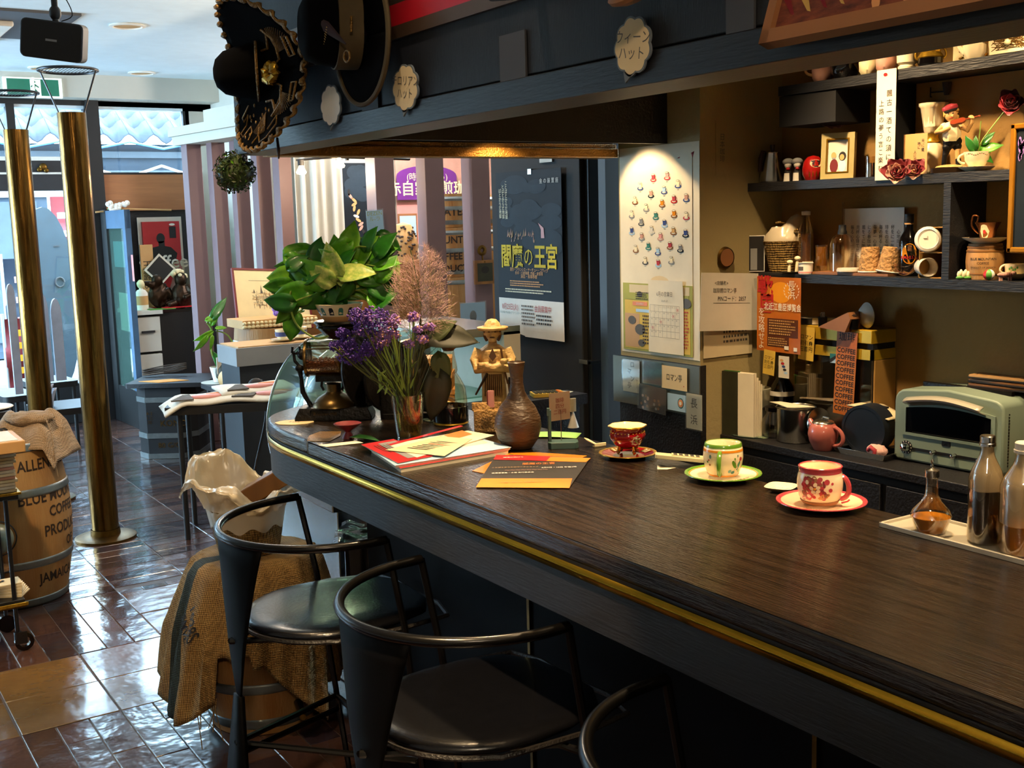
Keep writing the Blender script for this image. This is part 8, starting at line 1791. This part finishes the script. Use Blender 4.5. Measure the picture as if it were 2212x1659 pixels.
q = Vector((p.x, p.y+.2, .521)); b = B('yellow'); b.prism([(-.22, -.16), (-.06, -.24), (.12, -.16), (-.02, -.08)], 0, .003); b.obj('yellow_envelope', None, 'yellow envelope lying on the square dark drum', 'envelope', loc=q, rot=(0, 0, RZ))
t = thing('wire_bundle', 'loose bundle of dark wire handles on the drum beside the partition', 'wire', q+Vector((-.05, .12, .0)), RZ); 
for i in range(4):
    b = B('inkbrown') if i == 0 else b; b.tube(smoothpts([(-.16, .0, .01+i*.012), (0, -.02+i*.01, .03+i*.015), (.14, .03, .05+i*.012), (.02, .06, .02+i*.014)], 5, True), .004, 5, True)
b.obj('wires', t)
# potted orchid
q = P(474, 824, y=7.35); t = thing('potted_orchid', 'small green leafed plant in a white cup before the mauve slats', 'potted plant', (q.x, q.y, q.z)); ks = 8.2/2450
b = B('white'); b.lathe([(0, 0), (.036, 0), (.058, .1), (.055, .1), (.03, .01)], 28); b.obj('pot', t); b = B('white'); b.bx(-.035, .0, -.075, -.07, .06, .17); b.obj('name_tag', t)
b = B('stem'); b.tube(smoothpts([(0, 0, .09), (-.04, 0, .2), (-.03, 0, .34), (-.06, 0, .4)], 4), .006, 6); b.tube(smoothpts([(.02, 0, .08), (.12, 0, .18), (.08, 0, .3), (.0, 0, .34)], 4), .005, 6); b.obj('stem', t)
for x, z_, L_, an, m in ((-.03, .40, .12, 1.1, 'leafA'), (-.06, .42, .1, .3, 'leafB'), (-.05, .33, .12, 3.6, 'leafB'), (-.08, .30, .12, 4.0, 'leafB'), (-.04, .3, .09, 4.6, 'leafB'), (.0, .36, .07, .0, 'leafB'), (-.02, .44, .16, .9, 'leafC'), (.1, .08, .28, 1.3, 'leafC'), (.14, .1, .34, 1.15, 'leafC'), (.06, .05, .2, 2.2, 'leafC')):
    b = B(m); leaf(b, Matrix.Translation((x, -.03, z_)) @ Matrix.Rotation(-an, 4, 'Y') @ Matrix.Rotation(1.2, 4, 'X'), L_, L_*.4, m, .15, .2); b.obj('leaf', t, solid=.001, smooth=70)
# table with newspapers in front of it
zt2 = q.z-.004; t = thing('black_side_table', 'black side table strewn with papers between the drum and the display case', 'table', (q.x+.10, 7.25, 0)); b = B('blackwood'); b.bx(-.22, .70, -.2, .12, zt2-.03, zt2); b.obj('tabletop', t)
for x in (-.18, .66):
    for y in (-.15, .08): b = B('black'); b.cyl((x, y, 0), (x, y, zt2-.03), .016, n=10); b.obj('leg', t)
b = B('plasterwhite'); b.lathe([(0, 0), (.1, 0), (.12, .01), (0, .008)], 30); b.obj('green_saucer', None, 'pale green saucer under the white cup planter', 'saucer', loc=(q.x, q.y, q.z-.012+.0)) 
qq = P(525, 838, y=7.0); b = B('olive'); b.ell((0, 0, .07), (.14, .08, .09), 16, 10, mod=lambda d: 1+.2*nz(d, 3)); b.obj('leafy_basket', None, 'olive green wrapped clump behind the pink price cards', 'plant', loc=(P(510, 800, y=7.3).x, 7.3, zt2))
for i, (px, py, lab, rr) in enumerate(((540, 815, 'upper pink and white price card on the black side table', .5), (522, 836, 'lower pink and white price card on the black side table', .4))):
    z_ = P(px, py, y=7.0).z; b = B('chinapink'); b.bx(-.07, .07, -.002, .002, 0, .09); b.m('inkred').text('珈琲\n百円', .03, plane((0, -.003, .045), (1, 0, 0), (0, 0, 1))); b.obj('price_card', None, lab, 'card', loc=(P(px, py, y=7.0).x, 7.0-.06*i, zt2), rot=(-.5, 0, -rr))
b = B('tan'); b.lathe([(0, 0), (.06, 0), (.06, .1), (0, .1)], 24, Matrix.Rotation(pi/2, 4, 'X')); b.obj('paper_roll', None, 'round cream roll end next to the planter', 'roll', loc=(P(497, 833, y=7.0).x, 7.05, zt2+.06))
# newspapers on a second low table
z3 = .68; cc = P(520, 870, z=z3); t = thing('newspaper_table', 'low black table piled with folded newspapers before the display case', 'table', (cc.x, cc.y, 0), RZ+.15); b = B('black'); b.bx(-.36, .40, -.05, .34, z3-.04, z3); b.obj('tabletop', t)
for x in (-.3, .36):
    for y in (0, .3): b = B('black'); b.cyl((x, y, 0), (x, y, z3-.04), .014, n=10); b.obj('leg', t)
rn = random.Random(3)
for i, (dx, dy, rr, z_, lab) in enumerate(((-.2, -.05, .25, 0, 'folded newspaper drooping off the left end of the low table'), (.12, -.03, -.1, 0, 'newspaper with pink and orange advertisement in the middle of the low table'), (.05, .1, .3, .02, 'newspaper lying on top of the low table pile'))):
    b = B('offwhite'); b.grid(lambda u, v, i=i: ((u-.5)*.38, (v-.5)*.26, .014-(.10*max(0, .25-u)*2 if i == 0 else 0)-.06*max(0, .2-v)+.004*sin(u*9)), 14, 8); b.m('pink').poly(oval(.16, .08, .03, -.02, 12, z=.0235)); b.m('orange').poly(oval(.1, .04, .08, .03, 10, z=.0240)); b.m('inkgrey')
    for j in range(8): b.bx(-.15+.01*j, -.05, -.1+.022*j, -.092+.022*j, .0235, .0238)
    b.obj('newspaper', None, lab, 'newspaper', 'newspapers on the low black table', loc=Matrix.Translation((cc.x, cc.y, z3+z_)) @ Matrix.Rotation(RZ+.15, 4, 'Z') @ Vector((dx, dy+.12, .010)), rot=(0, 0, RZ+.15+rr), solid=.012, smooth=60)
qv = P(566, 842, z=.68); b = B('ink'); b.tube(smoothpts([(0, 0, .05), (.02, 0, .02), (.0, -.03, -.15), (-.08, -.05, -.4), (-.1, -.02, -.56)], 5), .007, 6); b.tube(smoothpts([(0, 0, .05), (.05, 0, -.05), (.1, -.04, -.2), (.1, -.05, -.4)], 5), .006, 6); b.ell((-.04, -.02, .03), (.045, .03, .04), 12, 8); b.obj('black_cables', None, 'tangle of black cables hanging off the newspaper table', 'cable', loc=qv)
# dark bin with papers
qb = P(590, 1000, z=.0); b = B('matteblack'); b.add([(x*s_, y*s_, z) for z, s_ in ((0, .8), (.34, 1)) for x, y in ((-.14, -.1), (.14, -.1), (.14, .1), (-.14, .1))], [(i, (i+1) % 4, 4+(i+1) % 4, 4+i) for i in range(4)]+[(3, 2, 1, 0)]); b.obj('waste_bin', None, 'black bin with white papers under the newspaper table', 'bin', loc=(P(585, 900, y=5.0).x-.02, 5.0, 0), rot=(0, 0, RZ), solid=.006)
b = B('white'); b.bx(-.12, .12, -.06, -.02, .1, .40, Matrix.Rotation(.25, 4, 'Y')); b.m('red').bx(-.05, .1, -.062, -.06, .25, .3, Matrix.Rotation(.25, 4, 'Y')); b.obj('shopping_papers', None, 'white and red paper packet sticking up from the black bin', 'packet', loc=(P(585, 900, y=5.0).x-.02, 5.0, .0), rot=(0, 0, RZ))
# low showcase box with pale side (shop counter)
z4 = P(520, 752, y=6.05).z
t = thing('shop_counter', 'dark shop counter with a pale top behind the display case', 'counter', (0, 0, 0)); xa = P(515, 760, y=6.05).x; b = B('darkpanel'); b.bx(xa, xa+.85, 6.05, 6.35, 0, z4-.1); b.obj('body', t)
b = B('grey'); b.bx(xa-.02, xa+.85, 6.03, 6.35, z4-.1, z4); b.obj('edge', t); b = B('tan'); b.bx(xa, xa+.84, 6.05, 6.35, z4, z4+.006); b.obj('top', t)
qc = P(612, 760, y=6.15); t = thing('small_coffee_cup', 'white and blue demitasse on a saucer on the pale shop counter', 'cup', (qc.x, 6.15, z4+.0065)); b = B('china'); b.lathe([(0, .002), (.03, .002), (.07, .012), (.072, .015), (.03, .008), (0, .008)], 30); b.lathe([(.02, .012), (.035, .03), (.042, .07), (.038, .07), (.03, .03), (0, .016)], 30); b.obj('cup', t); b = B('cupblue'); b.lathe([(.0405, .03), (.0425, .055)], 30); b.obj('blue_band', t)
t2 = dup(t, (qc.x+.13, 6.2, z4+.0065), None, 'plain cream demitasse beside the white and blue one')
# barrel with shell board and castle picture
qb = P(577, 740, y=6.65); t, prb = barrel(0, 0, 'oak coffee barrel behind the shop counter, under the shell edged board', r=.2, h=P(577, 712, y=6.45).z, bulge=.03, hoops=(.02, .3, P(577, 726, y=6.45).z-.07), loc=(qb.x+.02, 6.68, 0))
b = B('ink_stencil'); a_ = math.atan2(-6.68, -qb.x); zt3 = P(577, 712, y=6.45).z; b.text('MOUNTAIN', .045, lambda v: wrap(prb, a_, .002)(v+Vector((0, zt3-.12, 0)))); b.obj('stencilled_letters', t)
t = thing('shell_tray', 'straw coloured shell edged wooden tray on the barrel under the castle picture', 'tray', (qb.x+.04, 6.68, zt3+.001)); b = B('tan'); b.bx(-.22, .26, -.12, .16, 0, .05); b.obj('box', t)
b = B('cream')
for i in range(18): b.ell((-.21+i*.027, -.125, .012), (.014, .01, .012), 8, 6); b.ell((-.21+i*.027, -.125, .034), (.012, .01, .01), 8, 6)
b.obj('shells', t)
b = B('statice2'); 
for i in range(16): r_ = random.Random(i); b.ell((r_.uniform(-.05, .05), r_.uniform(-.03, .03), r_.uniform(0, .05)), .02, 7, 5)
b.m('leafC').ell((.1, 0, .01), (.05, .02, .015), 8, 5); b.obj('lavender_flower', None, 'small cluster of lavender flowers on the shell edged tray', 'flower', loc=(qb.x+.08, 6.58, zt3+.075))
a = P(541, 590, y=6.98); c = P(690, 602, y=6.98); e = P(517, 708, y=6.86)
t = thing('castle_picture', 'leaning cream framed ink drawing of a castle among the mauve slats', 'picture', e); u = (P(665, 708, y=6.86)-e); v = a-e
Tc = plane((0, 0, 0), u, v+Vector((0, 0, 0))); W2 = (c-a).length*1.02; H2 = v.length
b = B('cream'); b.bx(0, W2, 0, H2, -.01, .004, Tc); b.obj('mat_board', t); b = B('darkred'); b.bx(-.012, W2+.012, H2, H2+.012, -.012, .01, Tc); b.bx(W2, W2+.012, 0, H2+.01, -.012, .01, Tc); b.bx(-.012, 0, 0, H2, -.012, .01, Tc); b.obj('frame', t)
b = B('inkgrey'); ZC_ = Tc @ Matrix.Translation((0, 0, .005)); rc = random.Random(2)
for i in range(190):
    x = W2*(.22+.5*rc.random()); y = H2*(.35+.27*rc.random()); l_ = rc.uniform(.01, .035); b.m(rc.choice(['inkgrey', 'inkbrown', 'tan'])); b.poly(rect(.002, l_, x, y) if i % 2 else rect(l_, .002, x, y), ZC_)
for x in (.25, .35, .5, .62, .68): b.m('inkgrey').poly([(W2*(x-.015), H2*.6, 0), (W2*(x+.015), H2*.6, 0), (W2*x, H2*(.7+.05*sin(x*40)), 0)], ZC_)
b.m('inkgrey').poly(rect(W2*.62, .002, W2*.5, H2*.82), ZC_); b.obj('castle_drawing', t)
q = P(650, 612, y=7.5); t = thing('reclining_figure', 'tan carved reclining figures on the ledge above the castle picture', 'sculpture', (q.x, 7.5, q.z-.06)); b = B('brownp'); b.m('statue'); b.ell((.05, 0, .08), (.15, .06, .07), 16, 9, mod=lambda d: 1+.2*nz(d, 2.5)); b.ell((-.12, 0, .08), (.06, .05, .06), 14, 9, mod=lambda d: 1+.2*nz(d, 3)); b.ell((-.09, 0, .16), (.035, .03, .035), 12, 8); remesh(b.obj('figures', t), .006)
b = B('barreldark'); b.bx(-.25, .3, -.08, .1, 0, q.z-.062); b.obj('plinth', None, 'dark stand carrying the tan reclining figures', 'stand', loc=(q.x, 7.5, 0))
# curtain, dark flamboyant poster, purple sign, barrels
xa, xb = P(640, 450, y=8.4).x, P(740, 450, y=8.4).x; b = B('plasterwhite'); b.grid(lambda u, v: (xa+(xb-xa)*u, 8.4+.03*sin(u*30)+.015*sin(u*13), 2.5-v*2.4), 60, 4); b.obj('curtain', None, 'pale grey curtain hanging in soft folds behind the slats', 'curtain', solid=.004, smooth=80)
T, w, h = face(737, 352, 812, 600, y=8.38); b = sheet(T, w, h, 'posterblue'); rr = random.Random(5)
for i in range(12): b.m('postersky').poly(oval(w*.5, h*.12, rr.uniform(-.2, .2)*w, h*(.2+.24*rr.random()), 14), Z(T, i*.05))
for i in range(16): tt = i/16; b.m(rr.choice(['rosepink', 'tan', 'offwhite', 'ink'])).poly(oval(w*.09, h*.06, w*(-.25+.6*tt+rr.uniform(-.06, .06)), h*(.25-.55*tt), 9, rot=rr.uniform(0, 3)), Z(T, 3))
b.m('white').text('はじめてのおどり', .035, Z(T, 4), x=-w*.1, y=-h*.17); b.obj('dance_poster', None, 'dark blue poster of tumbling dancers behind the slats beside the curtain', 'poster')
def arch(n, box, mat, lab, y=8.54):
    T, w, h = face(*box, y=y); pts = [(-w/2, -h/2), (w/2, -h/2), (w/2, h*.2)]+[(w/2*cos(a), h*.2+h*.3*sin(a)) for a in [pi*i/14 for i in range(1, 14)]]+[(-w/2, h*.2)]
    b = B(mat); b.prism(pts, 0, .012, T); b.m('cream').text('(時を忘れる)', .07, T @ Matrix.Translation((0, 0, .014)), y=h*.16); b.text('遠赤自家焙煎珈琲', .128, T @ Matrix.Translation((0, 0, .014)), y=-h*.2, sx=.98, bold=.015); return b.obj(n, None, lab, 'sign')
b = B('rosepink'); T, w, h = face(850, 300, 1066, 520, y=8.58); b.bx(-w/2, w/2, -h/2, h/2, 0, .01, T); b.m('pink').bx(-w/2, w/2, -h/2, h*-.1, .01, .014, T); b.obj('pink_board', None, 'salmon pink wall panel behind the purple coffee sign', 'panel')
arch('arched_sign', (855, 358, 986, 430), 'purple', 'purple arched sign with cream Japanese lettering seen between the slats', 8.52)
T, w, h = face(860, 462, 903, 528, y=7.9); t = thing('framed_print', 'brown framed pale print standing behind the slats', 'picture', T.translation); Ti = Matrix.Translation(-T.translation) @ T; b = B('brownp'); b.bx(-w/2, w/2, -h/2, h/2, -.012, 0, Ti); b.obj('frame', t); b = B('ltblue'); b.bx(-w*.43, w*.43, -h*.43, h*.43, 0, .002, Ti); b.obj('print', t)
q = P(872, 525, y=7.6); t = thing('patterned_owl', 'brown and cream patterned owl figure behind the slats', 'figurine', (q.x, 7.6, 1.25)); b = B('tan'); b.lathe([(0, 0), (.09, 0), (.11, .12), (.08, .22), (.06, .27), (0, .29)], 22); b.obj('body', t); b = B('inkbrown')
for i in range(40): r_ = random.Random(i); a_ = -pi/2+r_.uniform(-1.2, 1.2); z_ = r_.uniform(.02, .26); rad = prof_r([(.09, 0), (.11, .12), (.08, .22), (.06, .27)])(z_); b.ell((rad*cos(a_), rad*sin(a_), z_), (.012, .012, .009), 6, 4)
b.obj('markings', t)
b = B('barreldark'); b.bx(-.5, .9, -.15, .15, 0, 1.25); b.obj('display_plinth', None, 'dark brown cabinet behind the slats carrying the owl and print', 'cabinet', loc=(q.x, 7.75, 0))
zz = P(975, 480, y=7.0).z
def mbar(x, y, z0, h_, r_, lab, rows):
    t = thing('stacked_barrel', lab, 'barrel', (x, y, z0), 0, 'small coffee barrels stacked behind the slats'); prof = [(0, 0), (r_*.9, 0), (r_, h_*.3), (r_, h_*.7), (r_*.9, h_), (0, h_)]; b = B('barrelwood'); b.lathe(prof, 40); b.obj('staves', t)
    for z_ in (.02, h_*.5, h_-.05): b = B('galv'); b.lathe([(prof_r(prof[1:5])(z_)+.002, z_), (prof_r(prof[1:5])(z_)+.006, z_+.015), (prof_r(prof[1:5])(z_+.03)+.002, z_+.03)], 40); b.obj('hoop', t)
    a_ = math.atan2(-y, -x); b = B('ink_stencil')
    for s_, yy, sz in rows: b.text(s_, sz, lambda v: wrap(prof_r(prof[1:5]), a_, .003)(v+Vector((0, yy, 0))), bold=.02)
    b.obj('stencilled_letters', t)
bxx = P(985, 500, y=7.0).x; zA = P(985, 600, y=6.9).z; zB_ = P(985, 492, y=6.9).z; zC_2 = P(985, 418, y=6.9).z
mbar(bxx, 7.15, zA, zB_-zA, .19, 'middle coffee barrel of the stack, lettered in black, behind the slats', [('MOUNT', (zB_-zA)*.75, .07), ('COFFEE', (zB_-zA)*.42, .07), ('PRODUCT', .06, .07)])
mbar(bxx+.02, 7.15, zB_+.002, zC_2-zB_, .16, 'top coffee barrel of the stack behind the slats', [('ESTATES', (zC_2-zB_)*.45, .075)])
mbar(bxx, 7.15, 0.0, zA-.002, .21, 'bottom coffee barrel of the stack behind the slats', [('JAMAICA', zA*.6, .08)])
x2 = P(1050, 500, y=7.0).x
for i, (z0, z1) in enumerate(((0, zA), (zA+.002, zB_), (zB_+.002, P(1050, 418, y=6.9).z))):
    mbar(x2+.22, 7.15, z0, z1-z0-.002, .2, ('bottom', 'middle', 'top')[i]+' barrel of the reddish stack between the last slat and the black cabinet', [])
# pendant with two bulbs
t = thing('pendant_lamp', 'dark horizontal ceiling lamp with two lit bulbs seen under the beam', 'lamp', (0, 0, 0)); l = P(640, 346, y=6.8); r = P(795, 345, y=6.8); b = B('darksteel'); b.tube([(l.x, 6.8, l.z), ((l.x+r.x)/2, 6.75, l.z+.02), (r.x+.3, 6.8, l.z+.01)], [.012, .02, .02], 8, flat=.5); b.cyl(((l.x+r.x)/2+.1, 6.8, l.z), ((l.x+r.x)/2+.1, 6.8, 2.735), .012, n=10); b.obj('arm', t)
for px, py, s_ in ((651, 372, .9), (733, 358, 1.0)):
    q = P(px, py, y=6.75); b = B('ink'); b.cyl((q.x, 6.75, q.z+.04), (q.x, 6.75, l.z), .022*s_, n=14); b.obj('socket', t); b = B('lampglow'); b.lathe([(.012, .05), (.02, .03), (.036, .0), (.03, -.012), (0, -.018)], 20, Matrix.Translation(q) @ Matrix.Scale(s_, 4)); b.obj('bulb', t)
# paper slip on a slat, key hook, small frame, leaflet holder
def fs2(b, T, w, h): b.m('mapgreen').text('DEZEN\nル-ラ', w*.3, Z(T), y=h*.38); b.m('pink').poly(rect(w*.95, h*.14, 0, -h*.4), Z(T)); b.m('grey').poly([(0, h*.2, 0), (w*.1, 0, 0), (-w*.02, -h*.2, 0), (-w*.1, h*.05, 0)], Z(T))
note('paper_slip', (792, 455, 832, 558), 'ltblue', 'pale blue and pink paper slip taped to a slat above the pothos', 'paper', y=6.17, fn=fs2, film=True, tilt=.04)
def fm(b, T, w, h): b.m('ink').poly(oval(w*.28, h*.3, 0, h*.16, 12), Z(T)); b.poly([(-w*.2, -h*.1, 0), (w*.2, -h*.1, 0), (w*.1, h*.1, 0), (-w*.1, h*.1, 0)], Z(T)); lines(b, Z(T), -w*.4, w*.4, -h*.45, -h*.15, 6, 'inkgrey')
note('leaflet_sleeve', (994, 656, 1050, 737), 'ltblue', 'leaflet with a dark figure in a clear sleeve at the foot of the last slat', 'leaflet', y=5.6 if False else 6.17, fn=fm, film=True)
T, w, h = face(1022, 563, 1066, 612, y=6.17); t = thing('small_dark_frame', 'small dark wooden frame with a black shell hanging on the last slat', 'frame', T.translation); Ti = Matrix.Translation(-T.translation) @ T; b = B('barreldark'); b.bx(-w/2, w/2, -h/2, h/2, 0, .02, Ti); b.obj('frame', t); b = B('olive'); b.bx(-w*.38, w*.38, -h*.38, h*.38, .02, .022, Ti); b.m('ink').poly(oval(w*.4, h*.3, 0, h*.1, 14), Ti @ Matrix.Translation((0, 0, .023))); b.obj('shell_panel', t)
q = P(1040, 541, y=6.17); b = B('brassold'); b.lathe([(.012, 0), (.032, 0), (.034, .008), (.02, .014), (.012, .01)], 24, Matrix.Rotation(pi/2, 4, 'X')); b.tube([(0, -.01, -.03), (0, -.012, -.06), (.012, -.02, -.075)], .006, 6); b.obj('brass_hook', None, 'round brass wall hook on the last slat above the small dark frame', 'hook', loc=q)
